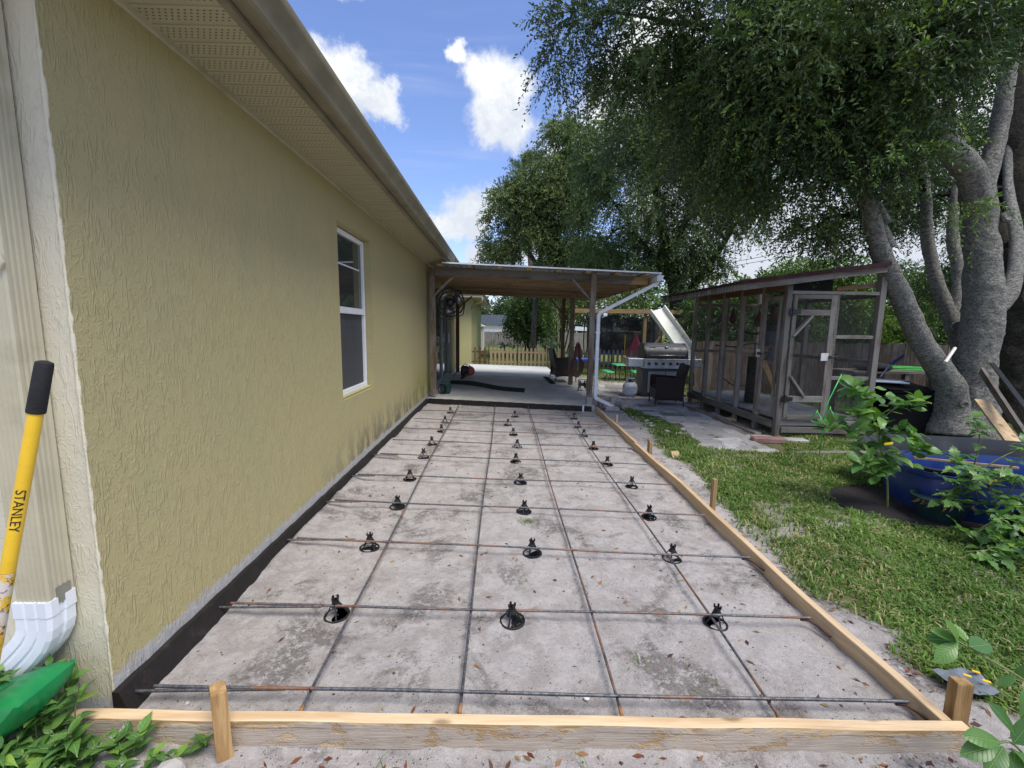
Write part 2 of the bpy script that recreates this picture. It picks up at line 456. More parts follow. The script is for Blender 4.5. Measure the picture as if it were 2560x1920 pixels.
    sand = t.mix(t.step(n1, .35, .65), (.335, .305, .285), (.405, .375, .352))
    sand = t.mix(t.step(n2, .38, .62), sand, (.45, .42, .40))
    sand = t.mix(t.math('MULTIPLY', t.step(n3, .42, .60), .25), sand, (.20, .175, .16))
    st = t.noise(o, 1.9, 7, .68, .5)
    grit = t.noise(o, 34, 5, .75)
    org = t.math('MULTIPLY', t.step(st, .50, .62), t.step(grit, .40, .58))
    sand = t.mix(t.math('MULTIPLY', org, .60), sand, (.11, .09, .075))
    sh = t.math('MULTIPLY', t.step(t.noise(o, 2.7, 5, .6, .3), .56, .66), t.step(t.voro(o, 95), .3, .22))
    sand = t.mix(t.math('MULTIPLY', sh, .4), sand, (.62, .60, .56))
    sp = t.step(t.voro(o, 62), .20, .12)
    sp = t.math('MULTIPLY', sp, t.step(t.noise(o, 6.5, 4, .7), .44, .56))
    sand = t.mix(t.math('MULTIPLY', sp, .8), sand, (.075, .06, .05))
    soil = t.mix(n2, (.105, .085, .05), (.19, .16, .10))
    thatch = t.noise(o, 40, 4, .8)
    soil = t.mix(t.step(thatch, .45, .6), soil, (.11, .125, .045))
    farg = t.mix(t.noise(o, 3, 5, .7), (.085, .12, .03), (.16, .18, .055))
    c = t.mix(mk[0], sand, soil); c = t.mix(mk[1], c, farg)
    t.put(b.inputs['Base Color'], c); b.inputs['Roughness'].default_value = .95; b.inputs['Specular IOR Level'].default_value = .1
    hh = t.math('ADD', t.math('MULTIPLY', n3, 1.0), t.math('MULTIPLY', n4, .5)); hh = t.math('ADD', hh, t.math('MULTIPLY', org, .6))
    bump(t, b, hh, .009, 1.0)
    # ---- concrete
    def concrete(name, a, b_, stain, amt=.5):
        m, t, bs, o, out = newmat(name)
        c = t.mix(t.step(t.noise(o, 1.5, 6, .6), .35, .65), a, b_)
        c = t.mix(t.math('MULTIPLY', t.step(t.noise(o, 3.3, 7, .7, .6), .5, .7), amt), c, stain)
        c = t.mix(t.math('MULTIPLY', t.step(t.noise(o, 60, 4, .7), .5, .7), .25), c, stain)
        t.put(bs.inputs['Base Color'], c); bs.inputs['Roughness'].default_value = .85; bs.inputs['Specular IOR Level'].default_value = .2
        bump(t, bs, t.noise(o, 90, 4, .7), .002)
    concrete('old_concrete', (.40, .39, .36), (.49, .48, .445), (.27, .25, .22), .6)
    concrete('new_concrete', (.52, .53, .53), (.60, .61, .61), (.44, .45, .45), .4)
    concrete('rubble', (.36, .34, .31), (.5, .48, .45), (.22, .2, .17), .6)
    # pavers: colour differs from stone to stone
    m, t, b, o, out = newmat('paver_stone')
    oi = t.node('ShaderNodeObjectInfo'); rd = oi.outputs['Random']
    c = t.mix(rd, (.27, .26, .245), (.52, .50, .475))
    c = t.mix(t.step(t.math('FRACT', t.math('MULTIPLY', rd, 7.7)), .86, .9), c, (.19, .155, .125))
    c = t.mix(t.math('MULTIPLY', t.step(t.noise(o, 14, 6, .7), .45, .7), .5), c, (.19, .18, .16))
    t.put(b.inputs['Base Color'], c); b.inputs['Roughness'].default_value = .88; bump(t, b, t.noise(o, 60, 5, .7), .003)
    plain('retaining_block', (.42, .36, .32), .9, 0, .2, 9, .006, dirt=(.2, .17, .15))
    plain('red_block', (.27, .15, .13), .9, 0, .25, 9, .006, dirt=(.25, .2, .17))
    # ---- steel, plastics
    m, t, b, o, out = newmat('rebar_steel')
    oi = t.node('ShaderNodeObjectInfo')
    off = t.vmath('ADD', o, t.vmath('SCALE', t.comb(oi.outputs['Random'], oi.outputs['Random'], 0.0), scale=20.0))
    rs = t.step(t.noise(off, 2.4, 5, .7), .47, .62)
    rs2 = t.step(t.noise(off, 60, 3, .6), .42, .6)
    c = t.mix(rs2, (.085, .088, .095), (.16, .165, .175))
    c = t.mix(t.math('MULTIPLY', rs, t.step(rs2, 0, 1, .95, .55)), c, (.24, .095, .035))
    t.put(b.inputs['Base Color'], c); t.put(b.inputs['Metallic'], t.step(rs, 0, 1, .55, .05)); b.inputs['Roughness'].default_value = .55
    plain('rust_wire', (.075, .04, .03), .7, .4, .3, 30)
    plain('rust_end', (.30, .15, .06), .85, 0, .3, 60)
    plain('black_plastic', (.012, .012, .013), .45, 0, .1, 20)
    plain('black_matte', (.015, .015, .016), .8, 0, .2, 20, .002)
    plain('black_rubber', (.014, .014, .015), .8, 0, .2, 12, spec=.12, dirt=(.03, .03, .03))
    plain('tub_rubber', (.028, .03, .034), .5, 0, .2, 6, dirt=(.06, .064, .07))
    plain('tub_blue', (.012, .038, .19), .35, 0, .15, 5, dirt=(.02, .05, .18))
    plain('pot_green', (.015, .04, .042), .45, 0, .15, 10, dirt=(.03, .05, .05))
    plain('yellow_paint', (.80, .50, .02), .3, 0, .06, 10, coat=.4)
    m, t, b, o, out = newmat('peeled_label')
    k = t.step(t.noise(o, 22, 6, .7), .47, .53)
    c = t.mix(k, (.62, .56, .50), (.72, .44, .03)); c = t.mix(t.step(t.noise(o, 60, 4, .7), .56, .62), c, (.16, .09, .03))
    t.put(b.inputs['Base Color'], c); b.inputs['Roughness'].default_value = .7
    plain('bag_green', (.006, .19, .05), .33, 0, .1, 6)
    plain('bin_black', (.005, .005, .006), .8, 0, .2, 6, spec=.12)
    plain('mulch_mat', (.024, .019, .019), .95, 0, .35, 40, .008, dirt=(.045, .036, .033))
    plain('stainless', (.38, .38, .38), .3, .9, .12, 6)
    plain('stainless_dark', (.06, .06, .066), .45, .3, .15, 5)
    plain('grill_grey', (.085, .09, .10), .5, .2, .15, 5)
    plain('grill_panel', (.42, .44, .46), .4, .6, .1, 5)
    m, t, b, o, out = newmat('dark_wicker')
    wv = t.node('ShaderNodeTexWave'); wv.bands_direction = 'Z'; wv.inputs['Scale'].default_value = 28; wv.inputs['Distortion'].default_value = .5; t.put(wv.inputs['Vector'], o)
    t.put(b.inputs['Base Color'], t.mix(wv.outputs['Fac'], (.012, .008, .007), (.05, .034, .027))); b.inputs['Roughness'].default_value = .55; bump(t, b, wv.outputs['Fac'], .004)
    plain('tank_white', (.62, .63, .65), .4, 0, .1, 8, dirt=(.42, .40, .38))
    plain('tank_label', (.55, .56, .66), .5, 0, .15, 30)
    plain('slide_plastic', (.58, .58, .52), .4, 0, .08, 4, dirt=(.42, .43, .36))
    plain('picnic_green', (.03, .42, .14), .35, 0, .08, 6)
    plain('bright_green', (.05, .5, .06), .3, 0, .1, 6)
    plain('kid_blue', (.015, .06, .35), .35, 0, .1, 6)
    plain('navy', (.01, .02, .09), .4, 0, .1, 6)
    plain('red_plastic', (.38, .012, .018), .35, 0, .1, 8)
    plain('hose_maroon', (.14, .05, .045), .5, 0, .2, 10)
    plain('tent_red', (.35, .05, .06), .7, 0, .2, 6)
    plain('tag_yellow', (.85, .50, .02), .45, 0, .1, 10)
    plain('plant_pot_black', (.02, .022, .026), .35, 0, .2, 8)
    plain('paint_roof_red', (.035, .008, .009), .9, 0, .2, 6, dirt=(.075, .022, .02))
    plain('corrugated_metal', (.52, .56, .60), .4, .6, .1, 6)
    plain('shed_white', (.72, .69, .65), .6, 0, .05, 4)
    plain('slate_roof', (.11, .13, .17), .9, 0, .2, 12)
    plain('cable_black', (.02, .02, .025), .6, 0, .1, 5)
    plain('pipe_white', (.66, .64, .58), .5, 0, .08, 12, dirt=(.4, .38, .33))
    plain('canvas_dark', (.02, .02, .022), .9, 0, .2, 5)
    plain('terracotta_dark', (.10, .05, .04), .8, 0, .2, 10)
    plain('light_blue', (.25, .48, .75), .5, 0, .05, 10)
    plain('bird_grey', (.10, .10, .12), .6, .2, .2, 10)
    plain('box_green', (.008, .05, .045), .5, 0, .1, 10)
    plain('shell_white', (.66, .64, .6), .6, 0, .2, 40)
    plain('pebble', (.20, .18, .16), .8, 0, .5, 15)
    # lumber
    for ax, nm in ((0, 'x'), (1, 'y'), (2, 'z')):
        wood('form_wood_'+nm, (.66, .50, .31), (.48, .32, .17), ax, ringscale=30, grey=(.50, .40, .28), greyamt=.05)
        wood('old_wood_'+nm, (.215, .155, .105), (.10, .068, .045), ax, grey=(.25, .215, .18), greyamt=.55)
        wood('grey_wood_'+nm, (.180, .145, .114), (.075, .058, .044), ax, grey=(.205, .188, .168), greyamt=.75)
        wood('brown_wood_'+nm, (.23, .13, .07), (.11, .058, .032), ax, grey=(.15, .12, .1), greyamt=.3)
        wood('rafter_wood_'+nm, (.40, .29, .18), (.24, .155, .09), ax, grey=(.3, .25, .2), greyamt=.2)
        wood('orange_wood_'+nm, (.40, .28, .145), (.25, .155, .075), ax)
        wood('stake_wood_'+nm, (.47, .30, .135), (.25, .14, .055), ax, ringscale=42, knots=False, bumpd=.004)
    # dirty face of the near form board
    m, t, b, o, out = newmat('form_wood_muddy')
    x, y, z = t.sep(o)
    p = t.map(o, (.055, 1, 1)); wob = t.noise(t.map(o, (.6, 1, 1.4)), 4, 3)
    pw = t.vmath('ADD', p, t.vmath('SCALE', t.comb(wob, wob, wob), scale=.16))
    n1 = t.noise(pw, 26, 2, .5); n2 = t.noise(p, 150, 3, .7)
    c = t.mix(t.math('ADD', t.math('MULTIPLY', t.step(n1, .42, .58), .75), t.math('MULTIPLY', n2, .25)), (.33, .21, .095), (.60, .44, .25))
    zz = t.math('ADD', z, t.math('MULTIPLY', x, .02))      # height above the sloping ground
    nn = t.noise(t.map(o, (.5, 1, 1)), 8, 6, .7)
    mud = t.math('MULTIPLY', t.step(t.math('ADD', zz, t.math('MULTIPLY', nn, -.12)), .0, -.02), t.step(t.noise(t.map(o, (1, 1, 2)), 5, 6, .75), .40, .50))
    c = t.mix(t.math('MULTIPLY', mud, .78), c, t.mix(t.noise(t.map(o, (.4, 1, 1)), 30, 4), (.30, .25, .20), (.50, .45, .40)))
    ln = t.step(t.math('ABSOLUTE', t.math('SUBTRACT', t.math('ADD', zz, t.math('MULTIPLY', t.noise(t.map(o, (.35, 1, 1)), 6, 4), .03)), .047)), .003, .0012)
    c = t.mix(t.math('MULTIPLY', t.math('MULTIPLY', ln, .55), t.step(t.noise(o, 3, 3), .45, .55)), c, (.13, .08, .035))
    t.put(b.inputs['Base Color'], c); b.inputs['Roughness'].default_value = .8; b.inputs['Specular IOR Level'].default_value = .2
    bump(t, b, t.math('ADD', n2, t.math('MULTIPLY', mud, .8)), .003)
    # bark
    def bark(name, a, b_, moss, sc=1.0, mossamt=.5):
        m, t, bs, o, out = newmat(name)
        p = t.map(o, (1, 1, 1.3))
        n1 = t.noise(p, 11*sc, 6, .68, .5); n2 = t.noise(t.map(o, (1, 1, 1.5)), 34*sc, 5, .75, .6)
        cr = t.voro(t.map(t.vmath('ADD', o, t.vmath('SCALE', t.noise(o, 10, 3, out=1), scale=.12)), (1, 1, 1.6)), 24*sc, 'DISTANCE_TO_EDGE')
        crk = t.step(t.math('ADD', cr, t.math('MULTIPLY', n2, .22)), .06, .22)
        c = t.mix(t.step(n1, .35, .65), a, b_); c = t.mix(t.math('MULTIPLY', t.step(n2, .42, .62), .5), c, tuple(q*1.45 for q in b_))
        c = t.mix(crk, tuple(q*.72 for q in a), c)
        c = t.mix(t.math('MULTIPLY', t.step(t.noise(o, 3.0, 6, .72), .47, .56), mossamt), c, moss)
        c = t.mix(t.math('MULTIPLY', t.step(t.noise(t.map(o, (1, 1, 1.5)), 14*sc, 7, .75), .56, .64), .6), c, tuple(q*1.75 for q in b_))
        c = t.mix(t.math('MULTIPLY', t.step(t.noise(t.map(o, (1, 1, 1.8)), 20*sc, 6, .78), .50, .57), .6), c, tuple(q*.35 for q in a))
        c = t.mix(t.math('MULTIPLY', t.step(t.noise(t.map(o, (1, 1, 1.6)), 55*sc, 4, .8), .50, .60), .5), c, tuple(q*.45 for q in a))
        t.put(bs.inputs['Base Color'], c); bs.inputs['Roughness'].default_value = .9; bs.inputs['Specular IOR Level'].default_value = .15
        wr = t.noise(t.map(o, (1, 1, 1.8)), 13*sc, 7, .78, 1.2)
        h = t.math('ADD', t.math('MULTIPLY', crk, .35), t.math('ADD', t.math('MULTIPLY', wr, 1.3), t.math('ADD', n2, n1)))
        bump(t, bs, h, .038, 1.0)
    bark('bark_grey', (.25, .24, .22), (.45, .435, .40), (.36, .38, .32), 1.0, .45)
    bark('bark_dark', (.05, .042, .035), (.10, .088, .07), (.07, .085, .05), 1.0, .4)
    bark('bark_far', (.12, .10, .085), (.22, .19, .17), (.2, .2, .17), .6, .3)
    plain('door_frame', (.26, .30, .34), .45, 0, .1, 6)
    plain('picket_wood', (.44, .34, .19), .8, 0, .2, 12)
    plain('wrapper_film', (.14, .155, .175), .25, 0, .2, 20)
    plain('deck_grey', (.20, .215, .24), .8, 0, .25, 9, .003, dirt=(.13, .12, .11))
    plain('twig', (.11, .09, .06), .8, 0, .2, 10)
    plain('green_stem', (.15, .19, .06), .6, 0, .2, 20)
    # leaves: colour carried per leaf
    def leafmat(name, trans=.35, rough=.45, spec=.35, tint=(1, 1, 1)):
        m, t, b, o, out = newmat(name)
        at = t.node('ShaderNodeAttribute'); at.attribute_name = 'Col'
        c = t.mix(1.0, at.outputs['Color'], tint, 'MULTIPLY')
        t.put(b.inputs['Base Color'], c); b.inputs['Roughness'].default_value = rough; b.inputs['Specular IOR Level'].default_value = spec
        tr = t.node('ShaderNodeBsdfTranslucent'); t.put(tr.inputs[0], t.mix(1.0, c, (1.25, 1.5, .55), 'MULTIPLY'))
        mx = t.node('ShaderNodeMixShader'); mx.inputs[0].default_value = trans
        t.l.new(b.outputs[0], mx.inputs[1]); t.l.new(tr.outputs[0], mx.inputs[2]); t.l.new(mx.outputs[0], out.inputs[0])
    leafmat('tree_leaf', .22, .42, .4); leafmat('grass_blade', .35, .6, .2)
    m, t, b, o, out = newmat('broad_leaf')
    oi = t.node('ShaderNodeObjectInfo'); rd = oi.outputs['Random']
    x, y, z = t.sep(o)
    c = t.mix(rd, (.05, .14, .032), (.15, .30, .06))
    c = t.mix(t.step(rd, .9, .97), c, (.26, .42, .07))
    vein = t.step(t.math('ABSOLUTE', y), .0025, .0008)
    sv = t.step(t.math('ABSOLUTE', t.math('SUBTRACT', t.math('FRACT', t.math('MULTIPLY', t.math('SUBTRACT', x, t.math('ABSOLUTE', y)), 70.0)), .5)), .12, .02)
    c = t.mix(t.math('MAXIMUM', t.math('MULTIPLY', vein, .5), t.math('MULTIPLY', sv, .18)), c, (.28, .42, .14))
    t.put(b.inputs['Base Color'], c); b.inputs['Roughness'].default_value = .33; b.inputs['Specular IOR Level'].default_value = .5
    bump(t, b, t.math('ADD', sv, t.math('MULTIPLY', vein, 2.0)), -.0008)
    tr = t.node('ShaderNodeBsdfTranslucent'); t.put(tr.inputs[0], t.mix(1.0, c, (1.2, 1.35, .5), 'MULTIPLY'))
    mx = t.node('ShaderNodeMixShader'); mx.inputs[0].default_value = .3
    t.l.new(b.outputs[0], mx.inputs[1]); t.l.new(tr.outputs[0], mx.inputs[2]); t.l.new(mx.outputs[0], out.inputs[0])
    leafmat('litter_leaf', .1, .7, .2)
    # see-through meshes: real wires are far below a pixel, so a partly transparent sheet
    def netmat(name, col, alpha):
        m, t, b, o, out = newmat(name)
        b.inputs['Base Color'].default_value = tuple(col)+(1,); b.inputs['Roughness'].default_value = .8
        n = t.step(t.noise(o, 1.7, 4, .6), .3, .7, alpha*.75, min(alpha*1.25, 1)); t.put(b.inputs['Alpha'], n)
    netmat('wire_mesh', (.07, .07, .07), .20); netmat('trampoline_net', (.012, .014, .013), .85); netmat('fan_guard', (.02, .02, .02), .25)
build_materials()
mt = MATS
# ---------------------------------------------------------------- ground
GX = [2.46, 2.34, 2.18, 1.93, 1.82, 1.77, 1.82, 1.95]; GY = [9.5, 8.5, 6.34, 4.42, 3.16, 2.3, 1.77, 1.43]
def grass_edge(y): return np.interp(y, GY[::-1], GX[::-1])
def in_path(x, y):
    """the paved strip and its spur under the grill"""
    xl = np.interp(y, [5.2, 5.45, 6.0, 6.8, 7.6, 8.6, 9.5, 13.2], [3.15, 2.62, 2.66, 2.74, 2.58, 2.40, 1.72, 1.72])
    xr = np.interp(y, [5.2, 6.0, 8.5, 8.8, 13.2], [3.55, 3.93, 3.93, 4.4, 3.3])
    return (x > xl) & (x < xr) & (y > 5.25) & (y < 12.2)
def in_mat(x, y): return ((x-3.62)/.62)**2+((y-3.60)/.50)**2 < 1
def ground_h(x, y):
    x = np.asarray(x, float); y = np.asarray(y, float)
    bed = (x > -1.37) & (x < 1.66) & (y > 1.36) & (y < 8)
    big = (fbm(x*1.3, y*1.3, s=3)-.5)*.03
    mid = (fbm(x*6, y*6, o=3, s=5)-.5)*.030
    fine = (fbm(x*26, y*26, o=3, s=9)-.5)*.014
    near = np.clip((14-np.hypot(x, y))/8, 0, 1)
    h = gv(x)+(mid+fine)*near*np.where(bed, .75, 1.3)+big*np.where(bed, .5, 1)*np.clip((30-np.hypot(x, y))/20, 0, 1)
    heap = np.clip(vnoise(y*2.3, y*0+4, s=2)-.30, 0, 1)*.065*np.clip((y-1.7)/.8, 0, 1)*np.exp(-np.clip(x+1.36, 0, 9)/.07)
    h = h+np.where(bed, heap, 0)
    h = h-np.where((~bed) & (y < 1.35) & (x < 1.7), .012, 0)
    return h
def make_ground():
    def lines(segs):
        out = []
        for a, b, st in segs: out += list(np.arange(a, b, st))
        return np.array(out+[segs[-1][1]])
    xs = lines([(-400, -60, 60), (-60, -6, 6), (-6, -2, .3), (-2, 2.2, .018), (2.2, 6, .05), (6, 14, .25), (14, 60, 5), (60, 400, 60)])
    ys = lines([(-60, -4, 8), (-4, .6, .4), (.6, 5, .018), (5, 9, .035), (9, 20, .2), (20, 60, 2), (60, 900, 70)])
    X, Y = np.meshgrid(xs, ys); nx, ny = len(xs), len(ys)
    H = ground_h(X.ravel(), Y.ravel()); x, y = X.ravel(), Y.ravel()
    H[(x < -1.5) & (y > 1.6) & (y < 30)] -= .15
    V = np.stack([x, y, H], 1)
    i = np.arange(nx-1)[None, :]+np.arange(ny-1)[:, None]*nx; i = i.ravel()
    Fc = np.stack([i, i+1, i+nx+1, i+nx], 1)
    e = grass_edge(y)+(fbm(x*3, y*3, s=12)-.5)*.5
    gm = np.clip((x-e)/.12, 0, 1)*(y > 1.2)*np.clip(1.6*(fbm(x*1.7, y*1.7, s=31)-.22)*1.5+.2, 0, 1)
    gm = np.where((y <= 1.2) & (x > 1.9), .7, gm)
    far = np.clip((y-12)/4, 0, 1); far = np.where(x < 1.7, np.clip((y-15.9)/.4, 0, 1), far)
    gm = np.maximum(gm, far)
    col = np.stack([gm, np.clip((y-13)/4, 0, 1)*(far > 0), gm*0], 1)
    o = npmesh('ground', V, Fc, mt['ground_soil'], smooth=True, col=col); setp(o, kind='structure')
make_ground()

# ---------------------------------------------------------------- house
WX, CY, SZ = -1.41, 1.47, 2.60
def make_house():
    H = thing('stucco_house', (-1.41, 1.47, 0), 'olive stucco house with cream end wall, beige gutter and one tall window', 'house')
    # openings in the side wall: window, sliding door
    ys = [CY, 3.85, 4.79, 9.35, 12.05, 14.6]; zs = [-.25, .76, 2.31, 2.62]
    m = M(); T = .085
    def panel(y0, y1, z0, z1): m.quad((WX, y0, z0), (WX, y1, z0), (WX, y1, z1), (WX, y0, z1))
    panel(CY, 3.85, -.25, 2.62); panel(3.85, 4.79, -.25, .76); panel(3.85, 4.79, 2.31, 2.62); panel(4.79, 9.35, -.25, 2.62)
    panel(9.35, 12.05, 2.12, 2.62); panel(9.35, 12.05, -.25, .12); panel(12.05, 14.6, -.25, 2.62)
    def reveal(y0, y1, z0, z1, d):
        m.quad((WX, y0, z0), (WX, y0, z1), (WX-d, y0, z1), (WX-d, y0, z0)); m.quad((WX, y1, z0), (WX-d, y1, z0), (WX-d, y1, z1), (WX, y1, z1))
        m.quad((WX, y0, z0), (WX-d, y0, z0), (WX-d, y1, z0), (WX, y1, z0)); m.quad((WX, y0, z1), (WX, y1, z1), (WX-d, y1, z1), (WX-d, y0, z1))
    reveal(3.85, 4.79, .76, 2.31, .11); reveal(9.35, 12.05, .12, 2.12, .11)
    m.build('wall', mt['olive_stucco'], H)
    setp(M().bb((-6.5, CY+.001, -.3), (WX-.002, CY+.2, 2.62)).build('wall', mt['cream_stucco'], H), 'cream stucco end wall')
    M().bb((-6.5, 3, -.3), (-4.5, 14.6, 2.62)).build('wall', mt['cream_stucco'], H)
    # rough paint edge at the corner: thin bead of cream stucco wrapping the arris
    pts = []; rs = []
    for i in range(90):
        z = -.05+i*2.65/89; pts.append((WX-.006, CY+.002, z)); rs.append(.004+.005*random.random())
    M().tube(pts, rs, 6).build('corner_bead', mt['cream_stucco'], H, smooth=True)
    # jutting far part with its own eave
    M().bb((-4, 16.5, -.2), (-1.17, 24, 2.55)).build('wall', mt['yellow_stucco'], H)
    M().bb((-4.4, 16.05, 2.50), (-.72, 24.3, 2.58)).build('eave', mt['soffit_vinyl'], H)
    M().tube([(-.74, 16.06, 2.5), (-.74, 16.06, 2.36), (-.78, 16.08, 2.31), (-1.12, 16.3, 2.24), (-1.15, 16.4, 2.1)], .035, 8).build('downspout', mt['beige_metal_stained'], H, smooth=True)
    M().prism([(0, 0, 0), (3.7, 0, 0), (3.7, 0, .12), (0, 0, 1.6)], (-4.4, 16.03, 2.58), (0, 8.3, 0)).build('roof', mt['roof_shingle'], H)
    # soffit: one strip per 107 mm lap
    base = None
    w = .107; y = 1.0; k = 0
    prof = [(-w/2, 0), (-w/2, -.007), (-w/2+.010, -.009), (-w/2+.014, -.002), (w/2, -.002), (w/2, 0)]
    sm = M().prism([(0, a, b) for a, b in prof], (-.19, 0, 0), (.375, 0, 0))
    base = sm.build('soffit_panel', mt['soffit_vinyl'], None)
    y = 1.0
    first = True
    while y < 14.4:
        o = base if first else base.copy()
        if not first: COL.objects.link(o)
        first = False; o.parent = H; o.location = Vector((-1.22, y, SZ))-Vector((-1.41, 1.47, 0)); y += w
    M().bb((-3.4, 1.0, SZ), (WX, 14.5, SZ+.02)).build('ceiling_board', mt['beige_metal'], H)
    M().sweep([(0, 0), (.018, 0), (.018, -.025), (0, -.025)], [(WX+.001, 1.1, SZ-.002), (WX+.001, 14.4, SZ-.002)]).build('soffit_trim', mt['beige_metal'], H)
    # fascia and gutter (K profile), with joints
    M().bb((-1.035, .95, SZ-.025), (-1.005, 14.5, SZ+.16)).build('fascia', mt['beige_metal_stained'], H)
    gp = [(0, 0.16), (0, .015), (.006, .012), (.062, .012), (.074, .022), (.078, .05), (.092, .078), (.112, .10), (.118, .115), (.118, .145), (.112, .152), (.104, .150), (.108, .143), (.108, .116), (.102, .104), (.083, .083), (.068, .05), (.064, .030), (.058, .022), (.010, .022), (.006, .16)]
    gz = SZ-.015
    for a, b in ((.95, 5.30), (5.303, 8.42)):
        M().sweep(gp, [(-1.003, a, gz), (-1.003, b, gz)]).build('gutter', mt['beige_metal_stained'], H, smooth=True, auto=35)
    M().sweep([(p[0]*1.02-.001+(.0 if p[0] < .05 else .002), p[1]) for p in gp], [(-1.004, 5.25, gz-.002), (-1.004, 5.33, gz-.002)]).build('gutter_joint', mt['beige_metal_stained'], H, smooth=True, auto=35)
    M().prism([(0, 0, .012), (.062, 0, .012), (.078, 0, .05), (.112, 0, .10), (.118, 0, .150), (0, 0, .16)], (-1.003, 8.42, gz), (0, .003, 0)).build('gutter_cap', mt['beige_metal_stained'], H)
    # main roof, rising away behind the gutter
    M().prism([(0, 0, 0), (0, 0, .03), (-5.6, 0, 1.9), (-5.6, 0, 0)], (-.93, .9, SZ+.165), (0, 13.7, 0)).build('roof', mt['roof_shingle'], H)
    # ---- window: white single-hung, screen below
    X = -1.50; W = M().bb((X-.02, 3.86, .775), (X+.02, 3.90, 2.30)).bb((X-.02, 4.74, .775), (X+.02, 4.78, 2.30)).bb((X-.02, 3.90, 2.255), (X+.02, 4.74, 2.30)).bb((X-.02, 3.90, .775), (X+.02, 4.74, .82)).build('window', mt['window_white'], H, bevel=.003)
    M().bb((X-.005, 3.90, 1.54), (X+.028, 4.74, 1.60)).build('meeting_rail', mt['window_white'], W, bevel=.003)
    M().bb((X-.010, 3.90, 1.60), (X-.004, 4.74, 2.255)).build('pane', mt['window_glass'], W)
    M().bb((X-.012, 3.90, .82), (X-.008, 4.74, 1.54)).build('pane', mt['insect_screen'], W)
    M().bb((X+.000, 3.90, 1.985), (X+.006, 4.66, 1.998)).build('blind_rail', mt['window_white'], W)
    M().bb((X-.06, 3.90, .8), (X-.05, 4.74, 2.28)).build('curtain', mt['curtain'], W)
    M().prism([(0, 0, 0), (.06, 0, -.006), (.06, 0, -.02), (0, 0, -.02)], (X+.0, 3.855, .785), (0, .93, 0)).build('sill', mt['yellow_stucco'], W, bevel=.002)
    # ---- sliding glass door under the patio roof
    X = -1.49; D = M()
    for a, b in ((9.36, 9.45), (10.62, 10.74), (11.95, 12.04)): D.bb((X-.03, a, .13), (X+.03, b, 2.11))
    D.bb((X-.03, 9.36, .13), (X+.03, 12.04, .20)).bb((X-.03, 9.36, 2.04), (X+.03, 12.04, 2.11))
    D = D.build('sliding_door', mt['door_frame'], H, bevel=.003)
    M().bb((X-.006, 9.45, .2), (X, 10.62, 2.04)).build('pane', mt['window_glass'], D)
    M().bb((X-.022, 10.74, .2), (X-.016, 11.95, 2.04)).build('pane', mt['window_glass'], D)
    M().bb((X+.03, 11.83, 1.0), (X+.055, 11.86, 1.25)).build('handle', mt['window_white'], D)
    # ---- beige corrugated downspout on the end wall
    x0, x1, y0, y1 = -1.612, -1.502, 1.375, 1.462
    pr = []
    n = 6
    for i in range(n):      # front face ribs
        a = x0+.008+(x1-x0-.016)*i/n; wv = (x1-x0-.016)/n
        pr += [(a, y0), (a+wv*.25, y0), (a+wv*.35, y0+.0028), (a+wv*.85, y0+.0028)]
    pr += [(x1-.006, y0), (x1, y0+.006)]
    for i in range(4):
        a = y0+.010+(y1-y0-.02)*i/4; wv = (y1-y0-.02)/4
        pr += [(x1, a), (x1, a+wv*.3), (x1-.004, a+wv*.4), (x1-.004, a+wv*.85)]
    pr += [(x1, y1), (x0, y1), (x0, y0+.006)]
    DS = M().prism([(a, b, 0) for a, b in pr], (0, 0, .47), (0, 0, 2.1)).build('downspout', mt['beige_metal'], H)
    # clip: five-sided bracket with a screw
    M().prism([(a, b, 0) if False else (a, 0, b) for a, b in [(-.030, .012), (-.012, .026), (.018, .024), (.024, -.004), (.012, -.024), (-.010, -.018)]], (-1.515, 1.363, 1.605), (0, .010, 0)).build('clip', mt['beige_metal'], DS, bevel=.002)
    M().lathe([(.004, 0), (.004, .003)], (-1.512, 1.3625, 1.604), 8, rot=Matrix.Rotation(R(90), 3, 'X')).build('screw', mt['rust_wire'], DS)
    # white elbow: collar, bend, sloping leg with grooves
    def rect(w, d, g_=0):
        return [(-w/2, -d/2), (-w/6, -d/2), (-w/6+.004, -d/2+g_), (w/6-.004, -d/2+g_), (w/6, -d/2), (w/2-.008, -d/2), (w/2, -d/2+.008), (w/2, -d/6), (w/2-g_, -d/6+.003), (w/2-g_, -.002), (w/2, .001), (w/2, d/6), (w/2-g_, d/6+.003), (w/2-g_, d/3), (w/2, d/3+.002), (w/2, d/2), (-w/2, d/2)]
    E = M()
    def prof(w, d, q):     # grooves run along the outer faces
        return [(-w/2, -d/2), (-w/2+.030, -d/2), (-w/2+.034, -d/2+q), (-w/2+.040, -d/2+q), (-w/2+.044, -d/2), (w/2-.046, -d/2), (w/2-.042, -d/2+q), (w/2-.036, -d/2+q), (w/2-.032, -d/2), (w/2-.010, -d/2), (w/2, -d/2+.010), (w/2, -.012), (w/2-q, -.008), (w/2-q, .008), (w/2, .012), (w/2, d/2), (-w/2, d/2)]
    path = [((-1.557, 1.415, .50), 0, 1.05), ((-1.557, 1.415, .445), 0, 1.05), ((-1.557, 1.415, .444), 0, 1.0), ((-1.558, 1.413, .40), 4, 1), ((-1.564, 1.411, .375), 16, 1), ((-1.580, 1.408, .345), 30, 1), ((-1.605, 1.405, .315), 42, 1), ((-1.80, 1.39, .115), 44, 1), ((-1.90, 1.38, .02), 44, 1)]
    prf = prof(.112, .090, .005); n = len(prf); k = len(path)
